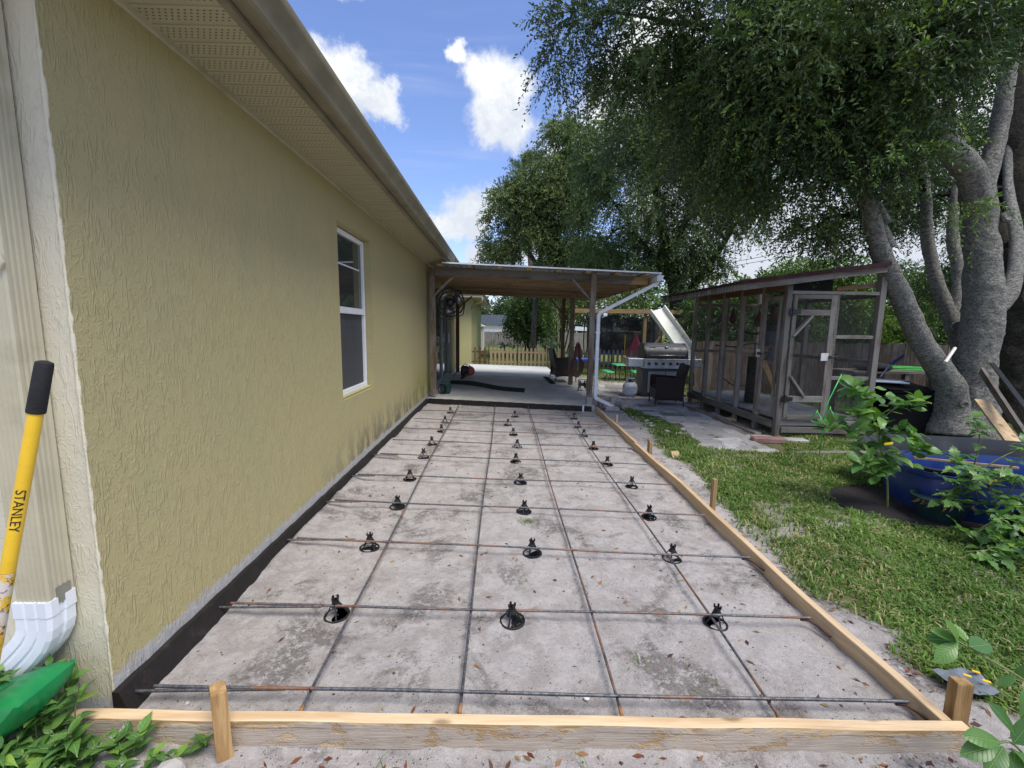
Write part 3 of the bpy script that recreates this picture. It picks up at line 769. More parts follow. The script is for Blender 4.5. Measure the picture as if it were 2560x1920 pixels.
    for p, an, sc in path:
        sd = Vector((math.cos(R(an)), 0, -math.sin(R(an))))
        for a_, c_ in prf: E.v.append(tuple(Vector(p)+sd*a_*sc+Vector((0, c_*sc, 0))))
    for i in range(k-1):
        for j in range(n): j2 = (j+1) % n; E.f.append([i*n+j, i*n+j2, (i+1)*n+j2, (i+1)*n+j])
    E.f.append(list(range(n))); E.f.append([(k-1)*n+j for j in range(n)])
    EL = E.build('elbow', mt['white_plastic'], DS); setp(EL, 'white plastic elbow')
    M().bb((-1.501, 1.40, .478), (-1.499, 1.45, .535)).build('foil_patch', mt['stainless'], DS)
    # bitumen strip along the wall
    mb = M(); b = 0
    for i in range(80):
        y = 1.455+i*(8.06-1.455)/79; z = .092+.003*math.sin(i*2.1)
        mb.v += [(WX+.002, y, z), (WX+.026+.002*math.sin(i), y, z), (WX+.034+.075*max(0, 1-(y-1.45)/1.3)*(.7+.3*math.sin(y*7)), y, -.10+.07*max(0, 1-(y-1.45)/1.3)), (WX+.002, y, -.10)]
    for i in range(79):
        for j in range(4): j2 = (j+1) % 4; mb.f.append([i*4+j, i*4+j2, i*4+4+j2, i*4+4+j])
    mb.f.append([0, 1, 2, 3]); mb.f.append([316, 317, 318, 319])
    o = mb.build('moisture_strip', mt['bitumen_membrane'], H); setp(o, 'dark brown membrane strip at the foot of the wall')
make_house()

# ---------------------------------------------------------------- patio slabs
def sloped_slab(name, poly, top, bot, mat, par=None):
    m = M(); n = len(poly)
    for x, y in poly: m.v.append((x, y, top+g(x)))
    for x, y in poly: m.v.append((x, y, bot))
    m.f.append(list(range(n))); m.f.append(list(range(n, 2*n))[::-1])
    for i in range(n): j = (i+1) % n; m.f.append([i, n+i, n+j, j])
    return m.build(name, mat, par, bevel=.006)
o = sloped_slab('patio', [(-1.40, 8.06), (1.69, 7.70), (1.70, 12.42), (-1.40, 12.12)], .10, -.3, mt['old_concrete']); setp(o, kind='structure')
o = sloped_slab('new_patio', [(-1.40, 12.125), (1.62, 12.43), (1.62, 15.6), (-1.40, 15.8)], .104, -.3, mt['new_concrete']); setp(o, kind='structure')
def deck_strip():
    m = M()
    for i in range(60):
        t = i/59; x = -1.375+t*3.0; y = 8.055-t*.352; zt = .098+g(x)+.002*math.sin(i*1.7); zb = -.15
        m.v += [(x, y-.012, zt), (x, y, zt), (x, y, zb), (x, y-.016-.003*math.sin(i*.9), zb)]
    for i in range(59):
        for j in range(4): j2 = (j+1) % 4; m.f.append([i*4+j, i*4+j2, i*4+4+j2, i*4+4+j])
    m.f.append([0, 1, 2, 3]); m.f.append([236, 237, 238, 239])
    o = m.build('moisture_strip', mt['bitumen_membrane'], None, loc=(0, 7.9, 0))
    setp(o, 'dark brown membrane strip covering the step of the concrete patio', 'membrane')
deck_strip()

# ---------------------------------------------------------------- form boards and stakes
def form_near():
    F_ = thing('form_board', (0.1, 1.35, 0), 'front wooden form board with muddy grey face, closing the near end of the rebar grid', 'form board', 'wooden form boards round the slab bed')
    m = M(); n = 50; x0, x1 = -1.47, 1.69; th = .040
    for i in range(n):
        x = x0+(x1-x0)*i/(n-1); w = .0015*math.sin(i*.7)
        y = 1.352+w-.012*(i/(n-1)); zt = .090+g(x)+.0015*math.sin(i*.5+1); zb = -.002+g(x)-.012
        m.v += [(x, y, zb), (x, y, zt-.003), (x, y+.003, zt), (x, y+th-.003, zt), (x, y+th, zt-.003), (x, y+th, zb)]
    for i in range(n-1):
        for j in range(6): j2 = (j+1) % 6; m.f.append([i*6+j, i*6+j2, i*6+6+j2, i*6+6+j])
    m.f.append(list(range(6))); m.f.append([(n-1)*6+j for j in range(6)])
    fr = m.build('board', mt['form_wood_muddy'], F_)
    fr.data.materials.append(mt['form_wood_x'])
    for p in fr.data.polygons:
        if p.normal.z > .5 or abs(p.normal.x) > .8: p.material_index = 1
form_near()
def form_side(label, y0, y1, off=0.0, seed=0, ys0=None):
    F_ = thing('form_board', (1.65, (y0+y1)/2, g(1.65)), label, 'form board', 'wooden form boards round the slab bed')
    m = M(); n = 70; th = .040
    for i in range(n):
        y = y0+(y1-y0)*i/(n-1); x = 1.622+(y-1.38)*(.060/6.28)+off+.010*math.sin(y*1.9+seed)+.004*math.sin(y*5.3)
        if y < 1.6: x = 1.622+(x-1.622)*(y-1.38)/.22 if y > 1.38 else 1.622
        zt = .090+g(x)+.006*math.sin(y*2.3+seed)-.003; zb = g(x)-.03
        m.v += [(x, y, zb), (x, y, zt-.003), (x+.003, y, zt), (x+th-.003, y, zt), (x+th, y, zt-.003), (x+th, y, zb)]
    for i in range(n-1):
        for j in range(6): j2 = (j+1) % 6; m.f.append([i*6+j, i*6+j2, i*6+6+j2, i*6+6+j])
    m.f.append(list(range(6))); m.f.append([(n-1)*6+j for j in range(6)])
    m.build('board', mt['form_wood_y'], F_)
    # a thin batten tacked inside at the foot
form_side('longer side form board of clean pine, running back from the front corner', 1.383, 5.25, 0, 0)
form_side('far side form board of clean pine, between the stake pair and the white drain pipe', 5.253, 7.66, .012, 2)
def stake(loc, top, w, d, rz, label, mat='stake_wood_z', tilt=(0, 0), point=False):
    T = thing('wooden_stake', (loc[0], loc[1], g(loc[0])), label, 'stake', 'wooden stakes holding the form boards')
    m = M(); rot = Matrix.Rotation(R(rz), 3, 'Z')
    z0 = -.12; zt = top-g(loc[0])
    secs = [(z0, .9), (0.0, 1), (zt-.006, 1), (zt, .93)]
    for z, s in secs:
        for a, b in ((-1, -1), (1, -1), (1, .6), (.5, 1), (-1, 1)):
            p = rot @ Vector((a*w/2*s, b*d/2*s, 0)); m.v.append((p.x+tilt[0]*z, p.y+tilt[1]*z, z+(.006*b if z > .05 and point else 0)))
    for i in range(3):
        for j in range(5): j2 = (j+1) % 5; m.f.append([i*5+j, i*5+j2, i*5+5+j2, i*5+5+j])
    m.f.append([0, 1, 2, 3, 4]); m.f.append([15, 16, 17, 18, 19])
    m.build('shaft', mt[mat], T, world=False)
    return T
stake((-.925, 1.318), .235, .046, .040, 38, 'muddy wooden stake standing in front of the front form board, near the house corner', point=True, tilt=(-.02, 0))
stake((1.722, 1.425), .150, .055, .040, -8, 'thick honey coloured stake standing outside the front right corner of the forms')
stake((1.785, 3.46), .20, .032, .036, 10, 'tall thin pine stake rising beside the middle of the side form board', 'orange_wood_z')
stake((1.80, 5.06), .085, .034, .034, 0, 'nearer one of two short stakes standing close together by the side form board', 'orange_wood_z')
stake((1.815, 5.15), .095, .030, .040, 12, 'farther one of two short stakes standing close together by the side form board', 'orange_wood_z')
stake((1.86, 6.85), .058, .030, .034, 5, 'small weathered stake between the side form board and the white rubble', 'form_wood_z')
stake((1.83, 8.05), .10, .034, .034, 5, 'short stake beside the tumbled retaining blocks at the patio corner', 'stake_wood_z')

# ---------------------------------------------------------------- rebar grid
ROWS = [(1.524, 1.487), (2.016, 1.99), (2.70, 2.56), (3.316, 3.20), (3.916, 3.855), (4.584, 4.461), (5.171, 5.091), (5.785, 5.682), (6.417, 6.356), (7.08, 6.95)]
LONG = [((-.724, 1.43), (-.771, 7.86)), ((-.143, 1.45), (-.116, 7.80)), ((.461, 1.44), (.482, 7.75)), ((1.057, 1.42), (1.106, 7.70))]
ORD = ['first', 'second', 'third', 'fourth', 'fifth', 'sixth', 'seventh', 'eighth', 'ninth', 'tenth']
def ribbed(path_fn, L, r=.0056, pitch=.0105, n=7):
    k = int(L/pitch*2); m = M(); V = []
    for i in range(k+1):
        t = i/k; V.append(path_fn(t))
    rs = [r*(1.0 if i % 2 else 1.20) for i in range(k+1)]
    m.tube(V, rs, n); return m
def zbar(x, h): return h+g(x)
for i, (ya, yb) in enumerate(ROWS):
    x0, x1 = -1.33+.03*random.random(), 1.565+.04*random.random()
    if i == 9: x1 = 1.52
    sag = random.uniform(-.004, .004); ph = random.random()*6; h0 = .060
    def fn(t, x0=x0, x1=x1, ya=ya, yb=yb, ph=ph, h0=h0, sag=sag):
        x = x0+(x1-x0)*t; return (x, ya+(yb-ya)*t+.006*math.sin(t*3.1+ph)*math.sin(math.pi*t), zbar(x, h0)+.004*math.sin(t*9+ph))
    T = thing('rebar', fn(.5), '%s cross bar of ribbed rusty steel counted from the front form board' % ORD[i], 'rebar', 'steel bars of the rebar grid')
    ribbed(fn, x1-x0, r=.0056 if i else .0060, pitch=.0105 if i < 4 else .04).build('bar', mt['rebar_steel'], T, smooth=True)
    for tt, xx in ((.205, None), (.41, None), (.615, None), (.82, None)):
        lx = LONG[(.205, .41, .615, .82).index(tt)]; x = lx[0][0]+(lx[1][0]-lx[0][0])*(ya-1.45)/6.4; q = (x-x0)/(x1-x0); p = Vector(fn(q))
        tie = M(); rr = .0098
        tie.tube([p+Vector((rr*math.cos(a)*.8+.002, rr*math.cos(a)*.8, rr*math.sin(a)-.004)) for a in np.linspace(0, 2*math.pi, 10)[:-1]], .0012, 4, closed=True)
        tie.tube([p+Vector((.003, -.004, .006)), p+Vector((.010, -.016, .014)), p+Vector((.02+.01*random.random(), -.02, .012))], .0012, 4)
        tie.build('wire_tie', mt['rust_wire'], T)
    # short dowel beside its left end
    if i < 6:
        xe = -.93+.12*random.random()-(.06*i if i > 1 else 0)
        def fd(t, ya=ya, xe=xe, i=i): return (-1.375+(xe+1.375)*t, ya-.013+.006*t, zbar(-1.2, .050)+(.003 if i else 0))
        T2 = thing('rebar_dowel', fd(.5), 'short rusty dowel lapped beside the left end of the %s cross bar' % ORD[i], 'rebar', 'short dowels beside the house wall')
        ribbed(fd, .45, pitch=.0105 if i < 3 else .03).build('bar', mt['rebar_steel'], T2, smooth=True)
    # hooked leg at the right end
    if i in (0, 1, 2, 6):
        pe = Vector(fn(1.0))
        hk = M().tube([pe+Vector((-.05, .002, -.012)), pe+Vector((-.01, .0, -.014)), pe+Vector((.012, -.03, -.02)), pe+Vector((.03, -.10, -.03))], .0058, 7)
        hk.build('hook', mt['rust_wire'], T, smooth=True)
for i, ((xa, ya), (xb, yb)) in enumerate(LONG):
    ph = random.random()*6
    def fn(t, xa=xa, ya=ya, xb=xb, yb=yb, ph=ph):
        y = ya+(yb-ya)*t; x = xa+(xb-xa)*t+.012*math.sin(t*7+ph)*math.sin(math.pi*min(1, t*1.2)); return (x, y, zbar(x, .046)+.004*math.sin(t*11+ph)-(.01*(1-t*12) if t < 1/12 else 0))
    T = thing('rebar', fn(.5), '%s lengthwise bar of ribbed steel counted from the house wall' % ORD[i], 'rebar', 'steel bars of the rebar grid')
    ribbed(fn, 6.35, pitch=.016).build('bar', mt['rebar_steel'], T, smooth=True)
    e = Vector(fn(0)); M().tube([e+Vector((0, -.008, -.001)), e+Vector((0, .03, .0))], .0078, 8).build('cut_end', mt['rust_end'], T, smooth=True)
def make_chair_support():
    T = thing('rebar_chair', (0, 0, 0), 'x', 'rebar chair', 'black plastic rebar chairs under the grid')
    rb, rt, hh = .047, .012, .078
    m = M()
    m.lathe([(rb-.004, 0.001), (rb+.004, .0), (rb+.004, .006), (rb-.001, .008), (rb-.004, .006), (rb-.004, .001)], n=28)
    m.build('base_ring', mt['black_plastic'], T, smooth=True, auto=40, world=False)
    for k in range(4):
        a = k*math.pi/2+.3; c, s = math.cos(a), math.sin(a)
        l = M(); l.beam((c*(rb-.004), s*(rb-.004), .004), (c*(rt+.004), s*(rt+.004), hh*.72), .0065, .004, up=(c, s, 0)); l.build('leg', mt['black_plastic'], T, world=False)
    cap = M(); cap.lathe([(rt+.007, hh*.62), (rt+.003, hh*.80), (rt, hh*.95), (rt+.002, hh), (rt-.003, hh), (rt-.004, hh*.8)], n=16)
    cap.build('cup', mt['black_plastic'], T, smooth=True, auto=50, world=False)
    for k in range(4):
        a = k*math.pi/2+.3+math.pi/4; c, s = math.cos(a), math.sin(a)
        M().box((c*(rt+.001), s*(rt+.001), hh+.006), (.006, .008, .014), Matrix.Rotation(a, 3, 'Z')).build('prong', mt['black_plastic'], T, world=False)
    return T
CH = [[(-.814, 2.03), (.065, 2.00), (1.10, 2.015)], [(-.854, 2.70), (.21, 2.665), (1.115, 2.63)], [(-.823, 3.335), (.187, 3.30), (1.179, 3.265)], [(-.862, 3.985), (.184, 3.945), (1.241, 3.935)], [(-.859, 4.69), (.16, 4.61), (1.164, 4.58)], [(-.853, 5.23), (.196, 5.206), (1.144, 5.216)], [(-.833, 5.90), (.165, 5.81), (1.143, 5.86)], [(-.859, 6.49), (.096, 6.39), (1.154, 6.37)], [(-.861, 7.21), (.219, 7.06), (1.195, 7.01)]]
cs = make_chair_support(); used = False
for i, row in enumerate(CH):
    for j, (x, y) in enumerate(row):
        lab = 'black plastic rebar chair, %s one of the %s column counted from the front board' % (ORD[i], ['left', 'middle', 'right'][j])
        o = cs if not used else dup(cs); used = True
        o['label'] = lab
        zg = float(ground_h(np.array([x]), np.array([y]))[0])
        o.location = (x, y, zg); o.rotation_euler = (random.uniform(-.05, .05), random.uniform(-.05, .05), random.random()*6)
        s_ = 1.16+.1*random.random(); o.scale = (s_, s_, max(.9, min(1.25, (g(x)+.086-zg)/.078)))
# litter: small fallen leaves, pebbles, stems (nobody could count them)
def litter():
    n = 620; x = rng.uniform(-1.33, 1.95, n); y = rng.uniform(.95, 7.6, n)**1.0
    y = 1.0+(y-1)*rng.uniform(.25, 1, n)
    strip = rng.random(n) < .42
    x = np.where(strip, rng.uniform(1.68, 1.98, n), x); x2 = rng.uniform(-.9, 2.4, n); fr = rng.random(n) < .22
    x = np.where(fr, x2, x); y = np.where(fr, rng.uniform(1.02, 1.33, n), y)
    z = ground_h(x, y)+.004
    a = rng.uniform(0, 6.28, n); L = rng.uniform(.008, .024, n); w = L*rng.uniform(.22, .4, n)
    d = np.stack([np.cos(a), np.sin(a), rng.uniform(-.2, .4, n)], 1); s = np.stack([-np.sin(a), np.cos(a), rng.uniform(-.4, .4, n)], 1)
    P = np.stack([x, y, z], 1)
    V = np.stack([P-d*L[:, None], P+s*w[:, None]+[0, 0, .003], P+d*L[:, None], P-s*w[:, None]], 1).reshape(-1, 3)
    base = np.array([[.17, .055, .03], [.26, .13, .06], [.10, .05, .035], [.33, .22, .10]])[rng.integers(0, 4, n)]
    npmesh('leaf_litter', V, np.arange(4*n).reshape(-1, 4), mt['litter_leaf'], col=np.repeat(base*rng.uniform(.6, 1.2, (n, 1)), 4, 0))
    setp(bpy.context.scene.objects['leaf_litter'], 'small brown fallen leaves strewn over the sand', 'leaves', kind='stuff')
    # twig fragments and pebbles
    n = 3200; x = rng.uniform(-1.3, 1.62, n); y = 1.4+rng.random(n)**1.3*5.8; fr = rng.random(n) < .3
    x = np.where(fr, rng.uniform(-1.1, 2.0, n), x); y = np.where(fr, rng.uniform(.98, 1.33, n), y)
    z = ground_h(x, y); r_ = rng.uniform(.0012, .0045, n)*np.where(rng.random(n) < .04, 2.2, 1)
    P = np.stack([x, y, z+r_*.2], 1); o6 = np.array([[1, 0, 0], [0, 1, 0], [-1, 0, 0], [0, -1, 0], [0, 0, .7], [0, 0, -.7]])
    V = (P[:, None]+o6[None]*r_[:, None, None]*rng.uniform(.6, 1.4, (n, 6, 1))).reshape(-1, 3)
    f = np.array([[0, 1, 4], [1, 2, 4], [2, 3, 4], [3, 0, 4]]); Fc = (f[None]+np.arange(n)[:, None, None]*6).reshape(-1, 3)
    base = np.array([[.09, .075, .065], [.07, .055, .045], [.5, .48, .44], [.2, .18, .16]])[rng.choice(4, n, p=[.4, .35, .08, .17])]
    o = npmesh('gravel', V, Fc, mt['litter_leaf'], col=np.repeat(base, 6, 0)); setp(o, 'dark crumbs, shell bits and tiny stones on the sand', 'gravel', kind='stuff')
litter()
def sand_chunks():
    T = None
    for k, (x, y, s, mat, lab) in enumerate([(-1.06, 1.24, .05, 'rubble', 'pale broken concrete chunk on the sand beside the muddy stake'), (-1.20, 1.25, .045, 'rubble', 'crumbly grey concrete lump among the weeds'), (.35, 1.55, .012, 'shell_white', 'small white shell near the first cross bar'), (-1.0, 1.20, .035, 'terracotta_dark', 'flat brown shard lying by the concrete chunk')]):
        bm = bmesh.new(); bmesh.ops.create_icosphere(bm, subdivisions=2, radius=s)
        for v in bm.verts: v.co *= random.uniform(.8, 1.15); v.co.z *= .5
        me = bpy.data.meshes.new('rock'); bm.to_mesh(me); bm.free(); me.materials.append(mt[mat])
        o = bpy.data.objects.new('rock', me); COL.objects.link(o); o.location = (x, y, g(x)+s*.15); setp(o, lab, 'rock')
sand_chunks()

T = thing('cable_tie_strip', (1.48, 7.70, .0), 'small white strip hooked over the dark membrane at the right end of the patio step', 'strip')
M().bb((1.455, 7.685, -.055), (1.485, 7.695, .05)).build('strip', mt['white_plastic'], T)
# ---------------------------------------------------------------- patio roof
def make_pergola():
    P = thing('patio_cover', (0.2, 10, 0), 'timber patio cover with metal roof, posts, braces and white drain pipe against the house', 'patio cover')
    rz = lambda x: 2.452-.031*x
    # posts
    def post(x, y, top, w=.095, mat='old_wood_z', base=True):
        M().bb((x-w/2, y-w/2, .10+g(x)+(.05 if base else 0)), (x+w/2, y+w/2, top)).build('post', mt[mat], P, bevel=.004)
    post(1.625, 7.945, rz(1.62)+.005); post(-1.29, 8.19, 2.49); post(1.64, 10.3, 2.26, mat='old_wood_z'); post(1.71, 12.33, 2.26, mat='brown_wood_z'); post(-1.26, 12.33, 2.3, mat='brown_wood_z')
    M().bb((1.572, 7.892, .04), (1.678, 7.998, .17)).build('post_base', mt['stainless'], P, bevel=.002)
    # grey front beam with angled end, then rafters
    b0, b1 = Vector((-1.23, 8.02, rz(-1.23)-.072)), Vector((2.30, 8.02, rz(2.30)-.072))
    m = M(); m.beam(b0, b1, .04, .14, cuts=(0, .10)); setp(m.build('beam', mt['grey_wood_x'], P, bevel=.003), 'weathered grey front beam')
    m = M(); m.beam(b0+Vector((0, .045, -.002)), Vector((2.64, 8.065, rz(2.64)-.074)), .038, .135); m.build('rafter', mt['orange_wood_x'], P)
    for y in (8.62, 9.20, 9.80, 10.40, 11.0, 11.6, 12.2, 12.4):
        m = M(); m.beam((-1.36, y, rz(-1.36)-.075), (2.64, y, rz(2.64)-.075), .038, .15); m.build('rafter', mt['rafter_wood_x'], P)
    M().beam((2.665, 8.0, rz(2.66)-.072), (2.665, 12.45, rz(2.66)-.072), .035, .14).build('fascia_board', mt['orange_wood_y'], P, bevel=.002)
    for x in np.arange(-1.1, 2.7, .52):
        m = M(); m.beam((x, 7.76, rz(x)+.012), (x, 12.55, rz(x)+.012), .085, .018); m.build('purlin', mt['form_wood_y'], P)
    # corrugated sheet
    m = M(); n = 120; xa, xb = -1.05, 2.76
    for i in range(n+1):
        x = xa+(xb-xa)*i/n; z = rz(x)+.032+.006*math.cos(i*math.pi/2)
        m.v += [(x, 7.68, z), (x, 12.62, z), (x, 12.62, z+.003), (x, 7.68, z+.003)]
    for i in range(n):
        for j in range(4): j2 = (j+1) % 4; m.f.append([i*4+j, i*4+j2, i*4+4+j2, i*4+4+j])
    m.f.append([0, 1, 2, 3]); m.f.append([n*4+j for j in range(4)])
    setp(m.build('roof_sheet', mt['corrugated_metal'], P), 'pale corrugated metal roof')
    # braces
    def brace(a, b, mat): M().beam(a, b, .04, .09, up=(0, -1, 0)).build('brace', mt[mat], P, bevel=.002)
    brace((1.24, 7.97, 2.31), (1.62, 7.97, 1.90), 'grey_wood_x'); brace((-.87, 8.14, 2.37), (-1.26, 8.14, 1.99), 'old_wood_x')
    brace((1.30, 12.33, 2.27), (1.70, 12.33, 1.80), 'brown_wood_x'); brace((-.86, 12.33, 2.27), (-1.24, 12.33, 1.95), 'brown_wood_x')
    brace((1.67, 10.70, 2.22), (1.67, 10.32, 1.80), 'old_wood_z')
    # gutter of the cover and its zig-zag pipe
    gp = [(0, .10), (0, 0), (.07, 0), (.10, .04), (.12, .10), (.115, .10), (.095, .045), (.066, .006), (.006, .006), (.006, .10)]
    M().beam((-1.05, 7.675, rz(-1.05)+.034), (2.76, 7.675, rz(2.76)+.034), .006, .024).build('edge_trim', mt['white_metal'], P)
    M().sweep(gp, [(2.69, 7.70, rz(2.7)-.10), (2.69, 12.6, rz(2.7)-.12)]).build('gutter', mt['white_metal'], P)
    M().prism([(0, 0, 0), (.07, 0, 0), (.10, 0, .04), (.12, 0, .10), (0, 0, .10)], (2.69, 7.697, rz(2.7)-.10), (0, .004, 0)).build('gutter_cap', mt['white_metal'], P)
    def pipe(pts, w=.058, d=.075):
        m = M(); k = len(pts); pr = [(-w/2, -d/2), (w/2, -d/2), (w/2, d/2), (-w/2, d/2)]; pts = [Vector(p) for p in pts]
        for i, p in enumerate(pts):
            d0 = (pts[i]-pts[max(i-1, 0)]); d1 = (pts[min(i+1, k-1)]-pts[i])
            dd = (d0.normalized() if d0.length else Vector())+(d1.normalized() if d1.length else Vector()); dd.normalize()
            fr = Vector((0, -1, 0)); sd = dd.cross(fr).normalized(); fr2 = sd.cross(dd)
            st = 1/max(.5, (dd.dot(d1.normalized()) if d1.length else 1))
            for a, c in pr: m.v.append(tuple(p+sd*a*st+fr2*c))
        for i in range(k-1):
            for j in range(4): j2 = (j+1) % 4; m.f.append([i*4+j, i*4+j2, i*4+4+j2, i*4+4+j])
        m.f.append([0, 1, 2, 3]); m.f.append([(k-1)*4+j for j in range(4)])
        return m
    pp = pipe([(2.735, 7.86, rz(2.7)-.09), (2.735, 7.86, 2.24), (1.745, 7.87, 1.715), (1.722, 7.87, 1.66), (1.715, 7.87, .20), (1.735, 7.87, .16), (1.95, 7.90, .06), (2.10, 7.93, -.03)]).build('drain_pipe', mt['white_metal'], P, bevel=.002)
    for z in (1.35, .55): M().bb((1.675, 7.83, z), (1.757, 7.915, z+.025)).build('strap', mt['white_metal'], P)
    return P
make_pergola()
def make_fan():
    T = thing('wall_fan', (-1.25, 8.30, 1.86), 'black caged wall fan with grey blades on the patio post beside the house', 'fan')
    c = Vector((-1.00, 8.42, 1.885)); ax = Vector((.18, -.95, -.12)).normalized(); sd, u, d = frame_of(ax)
    def ring(r, off, t=.003, n=40): return [c+ax*off+(sd*math.cos(a)+u*math.sin(a))*r for a in np.linspace(0, 2*math.pi, n+1)[:-1]]
    m = M()
    for r_, off in ((.27, 0), (.265, .05), (.265, -.05), (.20, .075), (.20, -.075), (.13, .085), (.13, -.085)): m.tube(ring(r_, off), .0045 if r_ < .26 else .007, 4, closed=True)
    for k in range(36):
        a = k*math.pi/18; q = sd*math.cos(a)+u*math.sin(a)
        m.tube([c+ax*.09+q*.05, c+ax*.085+q*.13, c+ax*.07+q*.21, c+ax*.03+q*.268, c-ax*.03+q*.268, c-ax*.07+q*.21, c-ax*.085+q*.06], .0026, 3)
    m.build('guard', mt['black_plastic'], T, smooth=True)
    for k in range(3):
        a = k*2*math.pi/3+.6; m = M(); pr = []
        for rr, w0, w1 in ((.05, -.4, .35), (.12, -.62, .58), (.2, -.62, .55), (.245, -.45, .4)):
            for w in (w0, w1):
                q = sd*math.cos(a+w)+u*math.sin(a+w); pr.append(c+q*rr+ax*(w*.08))
        for off in (0.0, .003):
            for p in pr: m.v.append(tuple(p+ax*off))
        for i in range(3):
            for o_ in (0, 8): m.f.append([o_+2*i, o_+2*i+1, o_+2*i+3, o_+2*i+2])
        for i in range(3):
            m.f.append([2*i, 2*i+2, 8+2*i+2, 8+2*i]); m.f.append([2*i+1, 2*i+3, 8+2*i+3, 8+2*i+1])
        m.f.append([0, 1, 9, 8]); m.f.append([6, 7, 15, 14])
        m.build('blade', mt['stainless'], T, smooth=True)
    rt = frame_of(ax)
    M().tube([c-ax*.13, c-ax*.12, c-ax*.02, c+ax*.06, c+ax*.075], [.04, .078, .082, .07, .03], 16).build('motor', mt['black_plastic'], T, smooth=True)
    M().tube([(-1.24, 8.30, 2.12), (-1.18, 8.34, 2.14), (-.98, 8.40, 2.17), (-.80, 8.44, 2.10)], .010, 6).tube([(-1.24, 8.30, 1.60), (-1.19, 8.36, 1.58), (-.98, 8.40, 1.57), (-.76, 8.44, 1.66), (-.72, 8.44, 1.86), (-.80, 8.44, 2.10)], .010, 6).tube([(-1.245, 8.30, 2.12), (-1.245, 8.30, 1.60)], .014, 6).build('bracket', mt['black_plastic'], T, smooth=True)
    M().tube([(-1.23, 8.25, 1.58), (-1.21, 8.24, 1.2), (-1.25, 8.23, .9), (-1.22, 8.24, .5)], .004, 5).build('cord', mt['cable_black'], T)
make_fan()
def patio_things():
    # green cable box
    T = thing('charger_box', (-1.14, 8.72, .10), 'dark green box with coiled cable standing by the patio post and glass door', 'box')
    M().bb((-1.23, 8.62, .10), (-1.04, 8.82, .32)).build('case', mt['box_green'], T, bevel=.02)
    m = M()
    for k in range(5):
        m.tube([(-1.20+.005*k+.085*math.cos(a)*(.8+.05*k), 8.60-.008*k, .20+.10*math.sin(a)*(.8+.06*k)) for a in np.linspace(0, 6.28, 18)[:-1]], .006, 5, closed=True)
    m.build('cable', mt['black_plastic'], T, smooth=True)
    # black strip of rubber, partly curled
    T = thing('rubber_strip', (-.4, 9.9, .1), 'long black rubber strip lying across the patio concrete', 'rubber strip')
    ct = catmull([(-1.27, 10.45, .115), (-.85, 10.35, .13), (-.45, 10.05, .12), (-.15, 9.75, .11), (.1, 9.55, .112), (.5, 9.43, .108)], 6)[0]
    m = M(); n = len(ct)
    for i, p in enumerate(ct):
        zz = g(p.x); m.v += [(p.x-.02, p.y-.30+.08*(i < n/2)*0, p.z+zz-.004), (p.x+.02, p.y+.30*(.9 if i < 8 else 1), p.z+zz), (p.x+.02, p.y+.30, p.z+zz-.006), (p.x-.02, p.y-.30, p.z+zz-.009)]
    for i in range(n-1):
        for j in range(4): j2 = (j+1) % 4; m.f.append([i*4+j, i*4+j2, i*4+4+j2, i*4+4+j])
    m.f.append([0, 1, 2, 3]); m.f.append([(n-1)*4+j for j in range(4)])
    m.build('strip', mt['black_rubber'], T)
    setp(M().beam((1.235, 12.2, .062), (1.27, 10.72, .062), .13, .02).build('plank', mt['black_rubber'], loc=(1.25, 11.4, .06)), 'dark flat slat lying on the patio beside the far wicker chair', 'plank')
    # leaf blower
    T = thing('leaf_blower', (-.95, 11.5, .1), 'red and black leaf blower resting on the patio in front of the far slab', 'leaf blower')
    M().lathe([(.02, -.07), (.10, -.065), (.13, -.03), (.13, .03), (.10, .065), (.03, .07)], (-.86, 11.62, .26), 20, rot=Matrix.Rotation(R(80), 3, 'X')).build('fan_housing', mt['red_plastic'], T, smooth=True, auto=40)
    M().bb((-1.10, 11.5, .12), (-.90, 11.75, .40)).build('engine_cover', mt['black_plastic'], T, bevel=.04)
    M().tube([(-.93, 11.55, .22), (-.97, 11.35, .17), (-1.02, 11.1, .13)], [.05, .042, .035], 12).build('tube', mt['black_plastic'], T, smooth=True)
    M().tube([(-1.08, 11.6, .38), (-1.0, 11.55, .45), (-.88, 11.58, .42), (-.84, 11.62, .36)], .014, 8).build('handle', mt['red_plastic'], T, smooth=True)
    M().tube([(-1.08, 11.6, .36), (-1.18, 11.6, .3), (-1.25, 11.6, .18), (-1.28, 11.5, .12)], .012, 6).build('harness', mt['canvas_dark'], T)
    # hose on the middle post
    T = thing('garden_hose', (1.72, 10.24, .3), 'coil of maroon garden hose hanging from the middle patio post', 'hose')
    for k in range(7):
        m = M(); w = .07+.012*k; h = .30+.018*k; cx = 1.76+.01*(k % 3); cy = 10.20-.012*k
        m.tube([(cx+w*math.sin(a)*(1.15 if math.cos(a) < 0 else .55), cy+.01*math.sin(a*3), .70+h*math.cos(a)) for a in np.linspace(0, 6.283, 30)[:-1]], .011, 6, closed=True); m.build('hose_loop', mt['hose_maroon'], T, smooth=True)
    M().tube([(1.69, 10.26, .98), (1.76, 10.2, 1.0), (1.80, 10.18, 1.04)], .008, 6).build('hook', mt['black_plastic'], T)
    T = thing('hose_reel', (1.93, 10.3, -.06), 'small black hose cart on the ground below the hanging maroon hose', 'hose cart')
    M().lathe([(.10, -.06), (.10, -.05), (.04, -.05), (.04, .05), (.10, .05), (.10, .06)], (1.93, 10.3, .10), 18, rot=Matrix.Rotation(R(90), 3, 'Y')).build('drum', mt['black_plastic'], T, smooth=True, auto=40)
    M().tube([(1.84, 10.3, -.06), (1.84, 10.3, .22), (2.02, 10.3, .22), (2.02, 10.3, -.06)], .012, 6).build('frame', mt['black_plastic'], T)
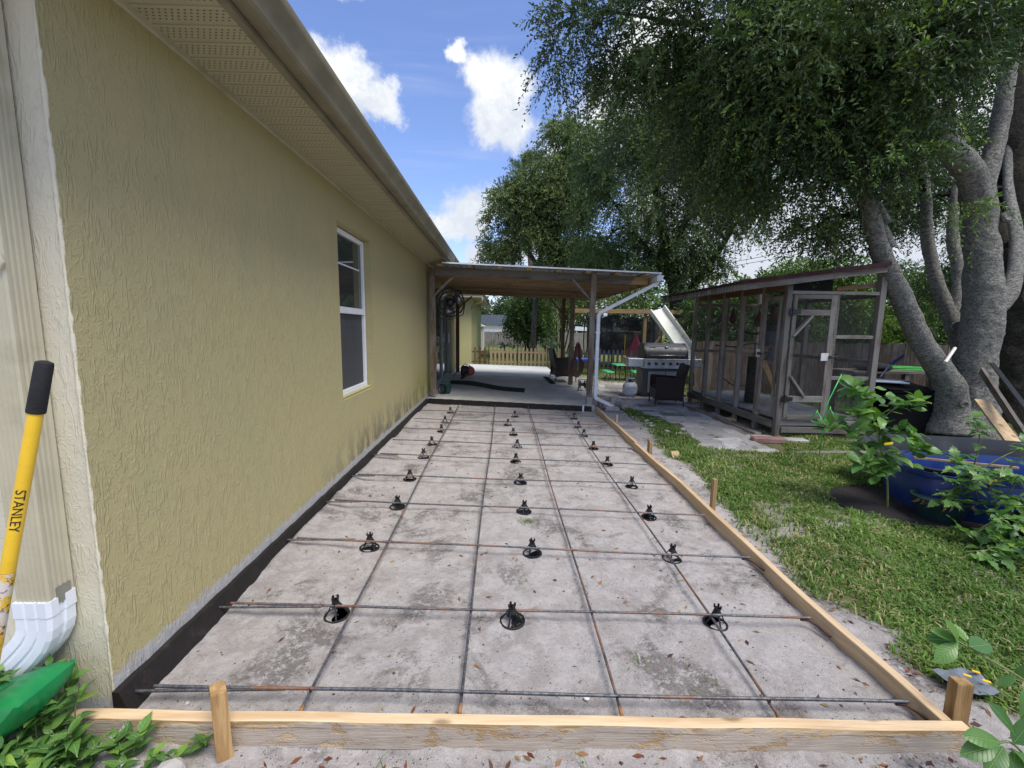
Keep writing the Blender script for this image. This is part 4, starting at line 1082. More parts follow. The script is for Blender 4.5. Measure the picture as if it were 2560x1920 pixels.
patio_things()

def wicker_chair(loc, rz, label):
    T = thing('wicker_chair', loc, label, 'chair', 'dark wicker armchairs on the patio', rz=rz)
    # local: x forward (sitter looks to +x), width along y
    W = .29
    m = M(); m.prism([(-.24, 0, .14), (.27, 0, .14), (.27, 0, .36), (-.22, 0, .34)], (0, -W, 0), (0, 2*W, 0)); m.build('seat', mt['dark_wicker'], T, bevel=.012, world=False)
    M().box((.02, 0, .385), (.46, .48, .05)).build('seat_pad', mt['canvas_dark'], T, bevel=.012, world=False)
    m = M(); m.prism([(-.17, 0, .34), (-.24, 0, .34), (-.37, 0, .84), (-.31, 0, .85)], (0, -W+.015, 0), (0, 2*W-.03, 0)); m.build('backrest', mt['dark_wicker'], T, bevel=.012, world=False)
    for s in (-1, 1):
        y = s*(W+.012)
        m = M(); pr = [(.27, 0, .12), (.27, 0, .58), (.22, 0, .60), (-.25, 0, .57), (-.28, 0, .52), (-.24, 0, .12), (-.12, 0, .17), (.12, 0, .17)]
        m.prism(pr, (0, y-.016, 0), (0, .032, 0)); m.build('arm', mt['dark_wicker'], T, bevel=.006, world=False)
        for x in (-.255, .265):
            M().tube([(x-.02*(x < 0), y, 0), (x, y, .22)], .013, 8).build('leg', mt['dark_wicker'], T, world=False)
            M().tube([(x-.02*(x < 0), y, .002), (x-.02*(x < 0), y, .03)], .015, 8).build('foot', mt['stainless'], T, world=False)
    return T
wicker_chair((3.33, 8.65, g(3.3)), R(172), 'dark wicker armchair on the pavers in front of the grill')
wicker_chair((1.60, 11.35, .06), R(8), 'dark wicker armchair behind the middle patio post, half hidden by it')

def make_grill():
    T = thing('gas_grill', (3.6, 9.9, g(3.6)), 'large stainless gas grill with dark hood and round knobs beside the bird cage', 'grill')
    zb = -.10
    M().bb((3.16, 9.62, zb+.07), (4.12, 10.12, .555)).build('cabinet', mt['grill_grey'], T, bevel=.01)
    M().bb((3.14, 9.60, zb+.03), (4.14, 10.14, zb+.075)).build('base_plate', mt['stainless_dark'], T)
    for x in (3.20, 4.08):
        for y in (9.66, 10.08): M().lathe([(.0, -.015), (.032, -.012), (.032, .012), (0, .015)], (x, y, zb+.03), 12, rot=Matrix.Rotation(R(90), 3, 'Y')).build('wheel', mt['black_plastic'], T, smooth=True)
    for k, (a, b) in enumerate(((3.27, 3.66), (3.675, 4.06))):
        d = M().bb((a, 9.603, zb+.12), (b, 9.618, .50)).build('door', mt['grill_panel'], T, bevel=.006)
        hx = b-.05 if k == 0 else a+.05
        M().tube([(hx, 9.60, .2), (hx, 9.575, .21), (hx, 9.575, .42), (hx, 9.60, .43)], .008, 6).build('handle', mt['stainless'], d)
    # control panel leaning back
    m = M(); m.prism([(0, 9.56, .565), (0, 9.60, .78), (0, 10.12, .78), (0, 10.12, .565)], (3.16, 0, 0), (.98, 0, 0)); m.build('control_panel', mt['stainless'], T, bevel=.006)
    for k, x in enumerate((3.27, 3.43, 3.59, 3.75, 3.91, 4.04)):
        rot = Matrix.Rotation(R(79), 3, 'X')
        kn = M().lathe([(.036, 0), (.036, .008), (.028, .012), (.026, .034), (.020, .038), (0, .038)], (x, 9.580, .68), 18, rot=rot).build('knob', mt['black_plastic'], T, smooth=True, auto=40)
        M().bb((x-.012, 9.573, .603), (x+.012, 9.5765, .612)).build('mark', mt['stainless_dark'], T)
    # hood: quarter barrel
    prof = [(9.62, .785), (9.60, .80), (9.605, .88), (9.64, .98), (9.72, 1.07), (9.84, 1.12), (9.98, 1.12), (10.09, 1.06), (10.14, .92), (10.14, .785)]
    m = M(); m.prism([(0, a, b) for a, b in prof], (3.20, 0, 0), (.93, 0, 0)); m.build('hood', mt['stainless_dark'], T, smooth=True, auto=30, bevel=.008)
    m = M(); m.prism([(0, a, b) for a, b in [(9.697, 1.055), (9.715, 1.072), (9.84, 1.124), (9.98, 1.124), (9.98, 1.118), (9.84, 1.118)]], (3.26, 0, 0), (.81, 0, 0)); m.build('hood_panel', mt['grill_grey'], T, smooth=True, auto=30)
    for x in (3.175, 4.125):
        m = M(); m.prism([(0, a, b+.003) for a, b in prof], (x, 0, 0), (.03, 0, 0)); m.build('hood_side', mt['black_plastic'], T, smooth=True, auto=30, bevel=.006)
    M().tube([(3.27, 9.60, .855), (3.27, 9.565, .86), (4.05, 9.565, .86), (4.05, 9.60, .855)], .011, 8).build('hood_handle', mt['stainless'], T, smooth=True)
    M().lathe([(.035, 0), (.035, .012), (0, .014)], (3.68, 9.675, 1.042), 16, rot=Matrix.Rotation(R(45), 3, 'X')).build('gauge', mt['stainless'], T, smooth=True)
    M().bb((3.30, 9.672, 1.015), (3.43, 9.70, 1.035)).build('name_plate', mt['stainless_dark'], T)
    M().prism([(0, 9.58, .60), (0, 9.60, .785), (0, 10.08, .785), (0, 10.08, .64)], (2.80, 0, 0), (.355, 0, 0)).build('side_shelf', mt['stainless'], T, bevel=.01)
    M().prism([(0, 9.58, .60), (0, 9.60, .785), (0, 10.08, .785), (0, 10.08, .64)], (4.145, 0, 0), (.33, 0, 0)).build('side_shelf', mt['stainless'], T, bevel=.01)
make_grill()
def make_tank():
    x, y, z = 2.878, 9.62, g(2.88)
    T = thing('propane_tank', (x, y, z), 'white propane tank with printed label standing left of the grill', 'gas tank')
    M().lathe([(.11, 0), (.115, .03), (.10, .035)], (x, y, z), 24).build('foot_ring', mt['tank_white'], T, smooth=True, auto=40)
    M().lathe([(0, .03), (.08, .035), (.14, .065), (.163, .11), (.165, .23), (.15, .29), (.11, .325), (.05, .342), (0, .345)], (x, y, z), 28).build('body', mt['tank_white'], T, smooth=True)
    m = M(); n = 22
    for i in range(n+1):
        a = -2.35+i*1.5/n
        for zz in (.10, .245): m.v.append((x+.1675*math.cos(a), y+.1675*math.sin(a), z+zz))
    for i in range(n): m.f.append([2*i, 2*i+2, 2*i+3, 2*i+1])
    m.build('label_sticker', mt['tank_label'], T, smooth=True)
    m = M()
    for i in range(17):
        a = math.pi*2*i/24+1.9-math.pi/2-.6
        for rr, zz in ((.088, .33), (.088, .43), (.094, .43), (.094, .33)): m.v.append((x+rr*math.cos(a), y+rr*math.sin(a), z+zz))
    for i in range(16):
        if i in (5, 6, 10, 11): continue
        for j in range(4): j2 = (j+1) % 4; m.f.append([i*4+j, i*4+j2, i*4+4+j2, i*4+4+j])
    m.lathe([(.088, .415), (.094, .415), (.094, .435), (.088, .435), (.088, .415)], (x, y, z), 24)
    m.build('collar', mt['tank_white'], T, smooth=True, auto=40)
    M().tube([(x, y, z+.34), (x, y, z+.40)], .018, 8).tube([(x-.03, y, z+.40), (x+.03, y, z+.40)], .014, 8).build('valve', mt['stainless_dark'], T)
make_tank()
# retaining blocks and rubble at the patio corner
def blocks():
    specs = [(1.98, 7.98, .03, .24, .15, .10, 20, 'upright pale retaining block leaning on the drain outlet'), (2.03, 7.82, -.03, .26, .16, .08, -8, 'lower tumbled retaining block by the patio corner post'), (2.36, 8.12, -.03, .30, .17, .09, 25, 'pale retaining block lying right of the drain outlet'), (2.13, 8.05, .11, .22, .13, .09, 15, 'topmost retaining block of the small pile')]
    for x, y, z, a, b, c, r_, lab in specs:
        T = thing('retaining_block', (x, y, z), lab, 'concrete block', 'loose retaining blocks', rz=R(r_))
        M().prism([(-a/2, -b/2, -c/2), (a/2, -b/2*.8, -c/2), (a/2*.8, b/2, -c/2), (-a/2*.8, b/2, -c/2)], (0, 0, 0), (0, 0, c)).build('block', mt['retaining_block'], T, bevel=.012, world=False)
    T = thing('red_block', (3.70, 5.80, g(3.8)), 'dusty red wall block lying at the foot of the cage corner post', 'brick', rz=R(-6))
    M().box((0, 0, .035), (.44, .13, .085)).build('block', mt['red_block'], T, bevel=.016, world=False)
    T = thing('grey_block', (4.12, 5.86, g(4.0)), 'pale grey flat block just right of the red one', 'brick', rz=R(-4))
    M().box((0, 0, .02), (.30, .16, .05)).build('block', mt['rubble'], T, bevel=.01, world=False)
    T = thing('wood_block', (2.05, 4.93, g(2.05)), 'small square offcut of pine lying on the grass', 'wood offcut', rz=R(12))
    M().box((0, 0, .035), (.10, .035, .09), Matrix.Rotation(R(-38), 3, 'X')).build('block', mt['form_wood_x'], T, bevel=.003, world=False)
    T = thing('ground_board', (4.35, 5.28, g(4.4)+.02), 'grey weathered board lying flat in the grass in front of the cage', 'board', rz=R(.5))
    M().box((0, 0, 0.0), (1.35, .085, .035)).build('board', mt['grey_wood_x'], T, bevel=.003, world=False)
    T = thing('edging_board', (3.86, 7.35, g(3.86)), 'brown edging board lying along the paver path under the cage', 'board')
    M().beam((3.80, 6.20, -.085), (3.72, 8.35, -.085), .10, .045).build('board', mt['old_wood_y'], T, bevel=.004)
    T = thing('shim_block', (3.93, 7.25, g(3.93)), 'short pale wood shim under a cage post', 'wood offcut')
    M().box((0, 0, .02), (.15, .16, .05)).build('block', mt['form_wood_x'], T, bevel=.004, world=False)
    # rubble line
    n = 60; V = []; Fc = []; ico = bmesh.new(); bmesh.ops.create_icosphere(ico, subdivisions=1, radius=1)
    iv = np.array([v.co[:] for v in ico.verts]); fi = np.array([[v.index for v in f.verts] for f in ico.faces]); ico.free()
    for k in range(n):
        t = rng.random(); x = 2.15+.62*t+rng.normal(0, .10); y = 7.55-1.75*t+rng.normal(0, .16); s = rng.uniform(.012, .05)*(1 if rng.random() < .5 else .6)
        V.append(iv*rng.uniform(.7, 1.25, (len(iv), 1))*[s, s*rng.uniform(.7, 1.3), s*.6]+[x, y, g(x)+s*.3]); Fc.append(fi+k*len(iv))
    V = np.concatenate(V); Fc = np.concatenate(Fc)
    o = npmesh('rubble', V, Fc, mt['rubble']); setp(o, 'white broken concrete rubble along the paver path', 'rubble', kind='stuff')
blocks()
# pavers
def pavers():
    T = thing('paver_path', (3.1, 7, g(3.1)), 'path of mixed grey concrete pavers between the grass and the bird cage', 'path'); T['kind'] = 'structure'
    del T['category']; del T['label']
    ang = R(-3.5); ca, sa = math.cos(ang), math.sin(ang); y = 5.05; cnt = 0; meshes = {}
    while y < 12.2:
        h = random.choice([.15, .20, .30, .30, .30]) if y < 9.5 else random.choice([.30, .45]); x = 1.6-random.random()*.25
        while x < 5:
            w = random.choice([.20, .30, .30, .40, .45])
            cx, cy = x+w/2, y+h/2; rx, ry = cx*ca-(cy-8)*sa, cx*sa+(cy-8)*ca+8
            ins = in_path(np.array([rx]), np.array([ry]))[0] and in_path(np.array([rx+w*.3]), np.array([ry]))[0]
            if ins and cnt < 290:
                key = (w, h)
                if key not in meshes:
                    o = M().box((0, 0, 0), (w-.008, h-.008, .05)).build('paver', mt['paver_stone'], None, bevel=.005); meshes[key] = o.data
                else:
                    o = bpy.data.objects.new('paver', meshes[key]); COL.objects.link(o)
                o.parent = T; o.location = (rx-3.1, ry-7, g(rx)-g(3.1)-.012+random.uniform(-.004, .005)); o.rotation_euler = (random.uniform(-.02, .02), random.uniform(-.02, .02), ang+random.uniform(-.03, .03)); cnt += 1
            x += w
        y += h
pavers()

# ---------------------------------------------------------------- bird cage
def make_cage():
    T = thing('bird_cage', (4.0, 6.13, g(4)), 'big walk-in bird cage of grey timber and wire mesh with a dark red corrugated roof', 'bird cage')
    rz = lambda x: 2.075+.138*(x-3.28)
    w = .068
    def post(x, y, z0, z1, ww=w, mat='grey_wood_z'):
        M().bb((x-ww/2, y-ww/2, z0), (x+ww/2, y+ww/2, z1)).build('post', mt[mat], T, bevel=.004)
    ysd = [6.65, 7.25, 7.84, 8.44, 9.04]
    post(4.01, 6.13, -.12, rz(4.01)-.08, .075)
    for y in ysd: post(4.0, y, -.12 if y != 7.25 else -.06, rz(4.0)-.08, .066)
    post(5.335, 6.13, -.16, rz(5.33)-.07, .085); post(5.335, 9.04, -.16, rz(5.33)-.07, .08); post(5.335, 7.6, -.16, rz(5.33)-.07, .07); post(4.66, 9.04, .1, rz(4.66)-.08, .06)
    # floor: deck boards and rims
    for i in range(21):
        y = 6.19+i*.14
        if y > 9.0: break
        M().bb((4.04, y, .135), (5.30, y+.134, .162)).build('deck_board', mt['deck_grey'], T, bevel=.003)
    def rail(a, b, ww, hh, mat='grey_wood_x', nm='rail', up=(0, 0, 1)): return M().beam(a, b, ww, hh, up).build(nm, mt[mat], T, bevel=.003)
    rail((3.955, 6.16, .085), (3.955, 9.06, .085), .03, .11, 'grey_wood_y')
    rail((4.05, 6.145, .10), (5.29, 6.145, .10), .05, .07); rail((4.05, 6.085, .015), (5.42, 6.085, -.0), .032, .085)
    rail((4.05, 9.04, .1), (5.29, 9.04, .1), .05, .1); rail((5.335, 6.17, .1), (5.335, 9.0, .1), .05, .1, 'grey_wood_y')
    # top rails
    rail((3.99, 6.17, rz(4)-.13), (3.99, 9.06, rz(4)-.13), .04, .10, 'brown_wood_y')
    rail((4.05, 6.12, 1.972), (5.29, 6.12, 1.972), .045, .045); rail((4.7, 6.13, 1.36), (5.29, 6.13, 1.36), .035, .05); rail((4.7, 6.13, .77), (5.29, 6.13, .77), .035, .05)
    rail((4.72, 6.18, 2.03), (5.30, 6.18, 2.10), .03, .06, 'brown_wood_x'); rail((5.335, 6.17, 1.95), (5.335, 9.0, 1.95), .04, .06, 'grey_wood_y'); rail((4.03, 9.04, 1.95), (5.3, 9.04, 1.95), .04, .06); rail((4.03, 9.04, 1.0), (5.3, 9.04, 1.0), .04, .06)
    rail((5.335, 6.17, 1.0), (5.335, 9.0, 1.0), .04, .06, 'grey_wood_y')
    # rafters, fascias and roof
    for y in (6.22, 6.9, 7.6, 8.3, 8.8): rail((3.32, y, rz(3.32)-.05), (5.30, y, rz(5.30)-.05), .035, .07, 'brown_wood_x', 'rafter')
    M().beam((3.27, 5.98, rz(3.27)-.055), (5.24, 5.98, rz(5.24)-.055), .03, .085).build('fascia', mt['grey_wood_x'], T, bevel=.003)
    M().beam((3.275, 5.97, rz(3.27)-.05), (3.275, 8.87, rz(3.27)-.05), .028, .085).build('fascia', mt['grey_wood_y'], T, bevel=.003)
    # underside battens that read as the ribbed eave
    for i in range(36):
        y = 6.05+i*.08
        M().bb((3.250, y, rz(3.27)-.087), (3.262, y+.042, rz(3.27)-.004)).build('eave_rib', mt['grey_wood_z'], T)
    m = M(); n = 150; ya, yb = 5.93, 8.93
    for i in range(n+1):
        y = ya+(yb-ya)*i/n; dz = .012*math.cos(i*math.pi/2.0)
        for x, e in ((3.20, 0), (5.26, 0), (5.26, .004), (3.20, .004)): m.v.append((x, y, rz(x)+.016+dz+e))
    for i in range(n):
        for j in range(4): j2 = (j+1) % 4; m.f.append([i*4+j, i*4+j2, i*4+4+j2, i*4+4+j])
    m.f.append([0, 1, 2, 3]); m.f.append([n*4+j for j in range(4)])
    setp(m.build('roof_sheet', mt['paint_roof_red'], T), 'dark red corrugated roof')
    M().beam((3.2, 5.935, rz(3.2)+.012), (5.26, 5.935, rz(5.26)+.012), .012, .055).build('roof_edge', mt['paint_roof_red'], T)
    M().prism([(4.08, 0, 2.0), (4.95, 0, 2.0), (4.95, 0, rz(4.95)-.03), (4.08, 0, rz(4.08)-.03)], (0, 6.55, 0), (0, .01, 0)).build('roof_shade_sheet', mt['canvas_dark'], T)  # added dark sheet standing in for the shade among rafters under the roof
    # wire mesh skins
    def skin(a, b, z0, z1, nm='wire_mesh', par=T):
        m = M(); m.quad((a[0], a[1], z0), (b[0], b[1], z0), (b[0], b[1], z1), (a[0], a[1], z1)); return m.build(nm, mt['wire_mesh'], par)
    skin((4.02, 6.66), (4.02, 9.04), .16, rz(4)-.18); skin((4.72, 6.15), (5.30, 6.15), .13, 1.96); skin((5.31, 6.17), (5.31, 9.0), .16, 1.95); skin((4.03, 9.02), (5.3, 9.02), .16, 1.95)
    # front door
    D = M().bb((4.062, 6.075, .20), (4.118, 6.105, 1.94)).build('door', mt['grey_wood_z'], T, bevel=.003)
    def dp(nm, mm, mat='grey_wood_z', bev=.003): return mm.build(nm, mt[mat], D, bevel=bev)
    dp('stile', M().bb((4.60, 6.075, .17), (4.685, 6.105, 1.94))); dp('rail', M().bb((4.12, 6.075, 1.885), (4.60, 6.105, 1.94)), 'grey_wood_x')
    dp('rail', M().bb((4.12, 6.07, 1.655), (4.60, 6.105, 1.735)), 'grey_wood_x'); dp('rail', M().bb((4.12, 6.07, .42), (4.60, 6.105, .51)), 'grey_wood_x'); dp('rail', M().bb((4.12, 6.075, .17), (4.60, 6.105, .235)), 'grey_wood_x')
    dp('brace', M().beam((4.09, 6.085, 1.36), (4.34, 6.085, 1.65), .03, .08, up=(0, -1, 0)), 'grey_wood_z'); dp('brace', M().beam((4.10, 6.085, .80), (4.33, 6.085, .50), .03, .085, up=(0, -1, 0)), 'grey_wood_z')
    skin((4.12, 6.09), (4.60, 6.09), .235, 1.885, 'door_mesh', D)
    dp('hinge', M().bb((4.015, 6.058, 1.655), (4.085, 6.075, 1.755)).tube([(4.05, 6.055, 1.65), (4.05, 6.055, 1.76)], .012, 8).bb((4.085, 6.058, 1.675), (4.17, 6.070, 1.735)), 'black_plastic')
    dp('hinge', M().bb((4.015, 6.058, .42), (4.085, 6.075, .52)).tube([(4.05, 6.055, .41), (4.05, 6.055, .53)], .012, 8).bb((4.085, 6.058, .44), (4.17, 6.070, .50)), 'black_plastic')
    dp('latch_plate', M().bb((4.52, 6.066, 1.02), (4.63, 6.074, 1.13)), 'pipe_white'); dp('latch', M().bb((4.625, 6.045, 1.055), (4.665, 6.066, 1.095)).tube([(4.66, 6.05, 1.075), (4.72, 6.04, 1.08)], .011, 8).bb((4.715, 6.035, 1.05), (4.76, 6.06, 1.10)), 'black_plastic')
    post(4.715, 6.13, .13, 1.95, .05)
    # side door between the corner post and the next one
    D2 = M().bb((3.965, 6.20, .18), (3.99, 6.25, 1.93)).bb((3.965, 6.55, .18), (3.99, 6.60, 1.93)).bb((3.965, 6.25, 1.87), (3.99, 6.55, 1.93)).bb((3.965, 6.25, .18), (3.99, 6.55, .24)).build('door', mt['grey_wood_z'], T, bevel=.003)
    m = M(); m.quad((3.978, 6.25, .24), (3.978, 6.55, .24), (3.978, 6.55, 1.87), (3.978, 6.25, 1.87)); m.build('door_mesh', mt['wire_mesh'], D2)
    M().bb((3.950, 6.60, 1.03), (3.962, 6.69, 1.15)).build('latch_plate', mt['pipe_white'], D2); M().bb((3.935, 6.58, 1.07), (3.95, 6.64, 1.11)).tube([(3.94, 6.58, 1.09), (3.93, 6.50, 1.085)], .012, 8).build('latch', mt['black_plastic'], D2)
    # screws along the mesh battens
    for x in (4.09, 4.64, 4.715, 5.335):
        m = M()
        for z in np.arange(.25, 1.95, .125): m.lathe([(.006, 0), (.005, .002), (0, .003)], (x+.012*math.sin(z*40), 6.074 if x < 4.7 else (6.104 if x < 5 else 6.086), z), 6, rot=Matrix.Rotation(R(90), 3, 'X'))
        o = m.build('screw', mt['stainless'], T); setp(o, kind='stuff')
    return T
make_cage()
def cage_inside():
    # each of these is loose inside the cage
    T = thing('perch_branch', (4.6, 7.6, 1.2), 'forked natural branch perch fixed across the middle of the bird cage', 'perch', 'branch perches inside the cage')
    M().tube(catmull([(4.05, 7.3, 1.42), (4.4, 7.5, 1.38), (4.8, 7.7, 1.46), (5.3, 7.9, 1.40)], 6)[0], .018, 7).tube([(4.5, 7.55, 1.39), (4.62, 7.3, 1.55), (4.7, 7.2, 1.62)], .011, 6).build('branch', mt['bark_dark'], T, smooth=True)
    T = thing('perch_branch', (4.6, 8.4, .9), 'lower thin branch perch near the back of the bird cage', 'perch', 'branch perches inside the cage')
    M().tube(catmull([(4.05, 8.2, 1.15), (4.5, 8.3, 1.12), (4.9, 8.5, 1.18), (5.3, 8.6, 1.14)], 6)[0], .013, 7).build('branch', mt['bark_dark'], T, smooth=True)
    T = thing('perch_branch', (4.6, 7.9, .5), 'curved dark twig perch low over the cage floor', 'perch', 'branch perches inside the cage')
    M().tube(catmull([(4.1, 7.9, .55), (4.3, 7.9, .42), (4.6, 7.95, .40), (4.7, 7.9, .20)], 6)[0], .010, 7).build('branch', mt['bark_dark'], T, smooth=True)
    def nest(x, y, z, s, lab):
        T = thing('hanging_nest', (x, y, z), lab, 'nest', 'gourd nests hanging in the cage')
        M().lathe([(0, -.16), (.05, -.15), (.085, -.09), (.08, -.03), (.045, .04), (.02, .10), (.008, .14)], (x, y, z), 14, sx=s, sy=s).build('gourd', mt['terracotta_dark'], T, smooth=True)
        M().tube([(x, y, z+.13), (x, y, z+.32)], .003, 4).build('string', mt['cable_black'], T)
    nest(4.35, 8.2, 1.72, .8, 'brown gourd nest hanging nearest the left wall of the cage'); nest(4.55, 7.7, 1.66, .9, 'brown gourd nest hanging in the middle of the cage'); nest(4.40, 7.05, 1.74, .7, 'brown gourd nest hanging nearest the cage doors')
    def statue(x, y, z, lab):
        T = thing('perched_bird', (x, y, z), lab, 'bird')
        M().tube(catmull([(x-.10, y, z-.05), (x-.03, y, z+.0), (x+.03, y, z+.08), (x+.045, y, z+.15), (x+.05, y, z+.185)], 4)[0], [.012, .02, .03, .045, .055, .058, .055, .05, .043, .038, .034, .034, .036, .034, .03, .022, .008], 12).build('body', mt['bird_grey'], T, smooth=True)
        M().tube([(x-.08, y, z-.04), (x-.22, y, z-.12)], [.02, .012], 6).build('tail', mt['bird_grey'], T)
        M().tube([(x+.07, y, z+.165), (x+.10, y, z+.155)], [.01, .002], 6).build('beak', mt['black_plastic'], T)
    statue(4.2, 8.35, 1.63, 'dark bird sitting on a ledge high in the left of the cage')
    T = thing('nest_shelf', (4.3, 8.3, 1.5), 'wooden shelf on the upper left of the cage', 'shelf')
    M().bb((4.06, 8.1, 1.52), (4.5, 8.6, 1.55)).build('board', mt['old_wood_x'], T); M().bb((4.06, 8.2, 1.40), (4.09, 8.23, 1.52)).build('bracket', mt['old_wood_z'], T)
    T = thing('bird_feeder', (4.35, 6.95, 1.3), 'grey lantern shaped feeder hanging inside the cage near the side door', 'feeder')
    x, y = 4.35, 6.95
    M().lathe([(0, .32), (.03, .30), (.14, .23), (.145, .22), (.13, .22)], (x, y, 1.22), 18).build('roof', mt['bird_grey'], T, smooth=True, auto=40)
    M().lathe([(.11, 0), (.11, .21), (.0, .21)], (x, y, 1.22), 18).build('hopper', mt['bird_grey'], T, smooth=True, auto=40)
    M().lathe([(0, -.01), (.15, -.01), (.15, .02), (.14, .02), (.14, 0)], (x, y, 1.22), 18).build('tray', mt['stainless_dark'], T, smooth=True, auto=40)
    M().tube([(x, y, 1.54), (x, y, 1.98)], .003, 4).build('chain', mt['cable_black'], T)
    T = thing('bird_feeder', (4.3, 7.0, .8), 'small grey bell shaped feeder hanging below the lantern shaped one', 'feeder')
    M().lathe([(0, .18), (.03, .17), (.05, .08), (.09, .0), (.11, -.02), (.0, -.02)], (x, y, .98), 16).build('bell', mt['bird_grey'], T, smooth=True, auto=50)
    M().tube([(x, y, 1.15), (x, y, 1.21)], .003, 4).build('chain', mt['cable_black'], T)
    T = thing('cage_stand', (4.42, 7.55, .16), 'dark brown upright log stump standing on the cage floor', 'log')
    M().tube([(4.42, 7.55, .16), (4.42, 7.55, .5), (4.42, 7.56, .98)], [.10, .085, .08], 12).build('trunk', mt['bark_dark'], T, smooth=True)
    T = thing('lumber_piece', (4.75, 6.9, .16), 'short pale plank leaning inside the cage behind the front door', 'board')
    M().beam((4.72, 7.1, .17), (4.40, 7.3, 1.0), .09, .03, up=(0, -1, 0)).build('board', mt['orange_wood_z'], T)
    T = thing('fallen_straw', (4.5, 7.6, .165), 'thin pad of dry straw on the cage floor', 'straw')
    n = 700; P = np.stack([rng.normal(4.6, .25, n), rng.normal(7.8, .45, n), np.full(n, .168)+rng.random(n)*.008], 1); a = rng.uniform(0, 6.28, n); L = rng.uniform(.03, .07, n)
    d = np.stack([np.cos(a)*L, np.sin(a)*L, rng.normal(0, .006, n)], 1); s = np.stack([-np.sin(a), np.cos(a), 0*a], 1)*.0025
    V = np.stack([P-d, P+s, P+d, P-s], 1).reshape(-1, 3); base = np.array([.30, .22, .12])
    o = npmesh('straw', V, np.arange(4*n).reshape(-1, 4), mt['litter_leaf'], T, col=np.repeat(base*rng.uniform(.6, 1.2, (n, 1)), 4, 0)); setp(o, kind='stuff')
cage_inside()

# ---------------------------------------------------------------- garden behind the patio
def picket_fence(label, x0, y0, x1, y1, n, mat, top=.66, rods=()):
    T = thing('picket_fence', ((x0+x1)/2, (y0+y1)/2, 0), label, 'fence', 'low picket fences behind the patio')
    d = Vector((x1-x0, y1-y0, 0)); L = d.length; d.normalize(); a = math.atan2(d.y, d.x); nrm = Vector((-d.y, d.x, 0))
    zb = g(x0)-.02
    proto = None
    for i in range(n):
        p = Vector((x0, y0, 0))+d*(L*(i+.5)/n); w = .085
        if proto is None:
            m = M(); m.prism([(-w/2, 0, 0), (w/2, 0, 0), (w/2, 0, top-zb-.06), (w/4, 0, top-zb-.015), (0, 0, top-zb), (-w/4, 0, top-zb-.015), (-w/2, 0, top-zb-.06)], (0, -.01, 0), (0, .02, 0))
            proto = m.build('picket', mt[mat], None); o = proto
        else: o = bpy.data.objects.new('picket', proto.data); COL.objects.link(o)
        o.parent = T; o.location = Vector((p.x, p.y, zb+random.uniform(-.012, .012)))-T.location; o.rotation_euler = (0, random.uniform(-.015, .015), a)
    for z in (.10, .48):
        q0 = Vector((x0, y0, z))+nrm*.02; q1 = Vector((x1, y1, z))+nrm*.02; M().beam(q0, q1, .03, .06).build('rail', mt[mat[:-1]+'x' if mat[:-1]+'x' in mt else mat], T)
    for x, y in rods: M().tube([(x, y-.03, zb), (x, y-.03, .80)], .012, 6).build('rod', mt['cable_black'], T)
picket_fence('short dark run of pickets between the house corner and the yellow pickets', -1.16, 16.9, -.58, 16.9, 3, 'brown_wood_z', .68)
picket_fence('golden wooden picket fence behind the new white slab', -.50, 16.88, 2.28, 16.80, 18, 'picket_wood', .66, rods=((-.52, 16.88), (.60, 16.85), (1.75, 16.82)))
picket_fence('grey shaded picket fence between the patio posts and the grill', 2.32, 16.78, 7.2, 15.6, 30, 'grey_wood_z', .66, rods=((4.1, 16.3),))
def back_fence(label, x0, y0, x1, y1, zb, top, mat, single, pw=.142):
    T = thing('privacy_fence', ((x0+x1)/2, (y0+y1)/2, zb), label, 'fence', 'tall plank fences round the yard')
    d = Vector((x1-x0, y1-y0, 0)); L = d.length; d.normalize(); a = math.atan2(d.y, d.x); n = int(L/pw); proto = []
    if single:
        for k in range(3):
            o = M().box((0, 0, (top-zb)/2), (pw-.006, .018, top-zb)).build('plank', mt[mat], None); proto.append(o.data)
            if k: bpy.data.objects.remove(o)
        first = True
        for i in range(n):
            p = Vector((x0, y0, zb))+d*(i+.5)*pw
            if first: o = [q for q in COL.objects if q.data is proto[0]][0]; first = False
            else: o = bpy.data.objects.new('plank', proto[i % 3]); COL.objects.link(o)
            o.parent = T; o.location = p-T.location+Vector((random.uniform(-.004, .004), random.uniform(-.006, .006), random.uniform(-.02, .02))); o.rotation_euler = (0, random.uniform(-.006, .006), a)
    else:
        m = M(); rot = Matrix.Rotation(a, 3, 'Z')
        for i in range(n):
            p = Vector((x0, y0, 0))+d*(i+.5)*pw; zt = top+random.uniform(-.02, .02); m.box((p.x, p.y, (zt+zb)/2), (pw-.008, .03, zt-zb), rot)
        setp(m.build('planks', mt[mat], T), kind='stuff')
    for z in (zb+.25, top-.2): M().beam((x0, y0+.04, z), (x1, y1+.04, z), .04, .08).build('rail', mt[mat[:-1]+'x' if mat[:-1]+'x' in mt else mat], T)
back_fence('long grey plank fence behind the bird cage and the big tree', 4.9, 10.9, 15.8, 9.9, -.2, 1.16, 'old_wood_z', True)
back_fence('pale weathered plank fence far behind the patio', -1.6, 33, 12, 33.5, -.4, 1.10, 'grey_wood_z', False, .17)
back_fence('plank fence running back on the far right behind the lumber', 11.5, 4.0, 11.2, 9.9, -.3, 1.35, 'old_wood_z', True)
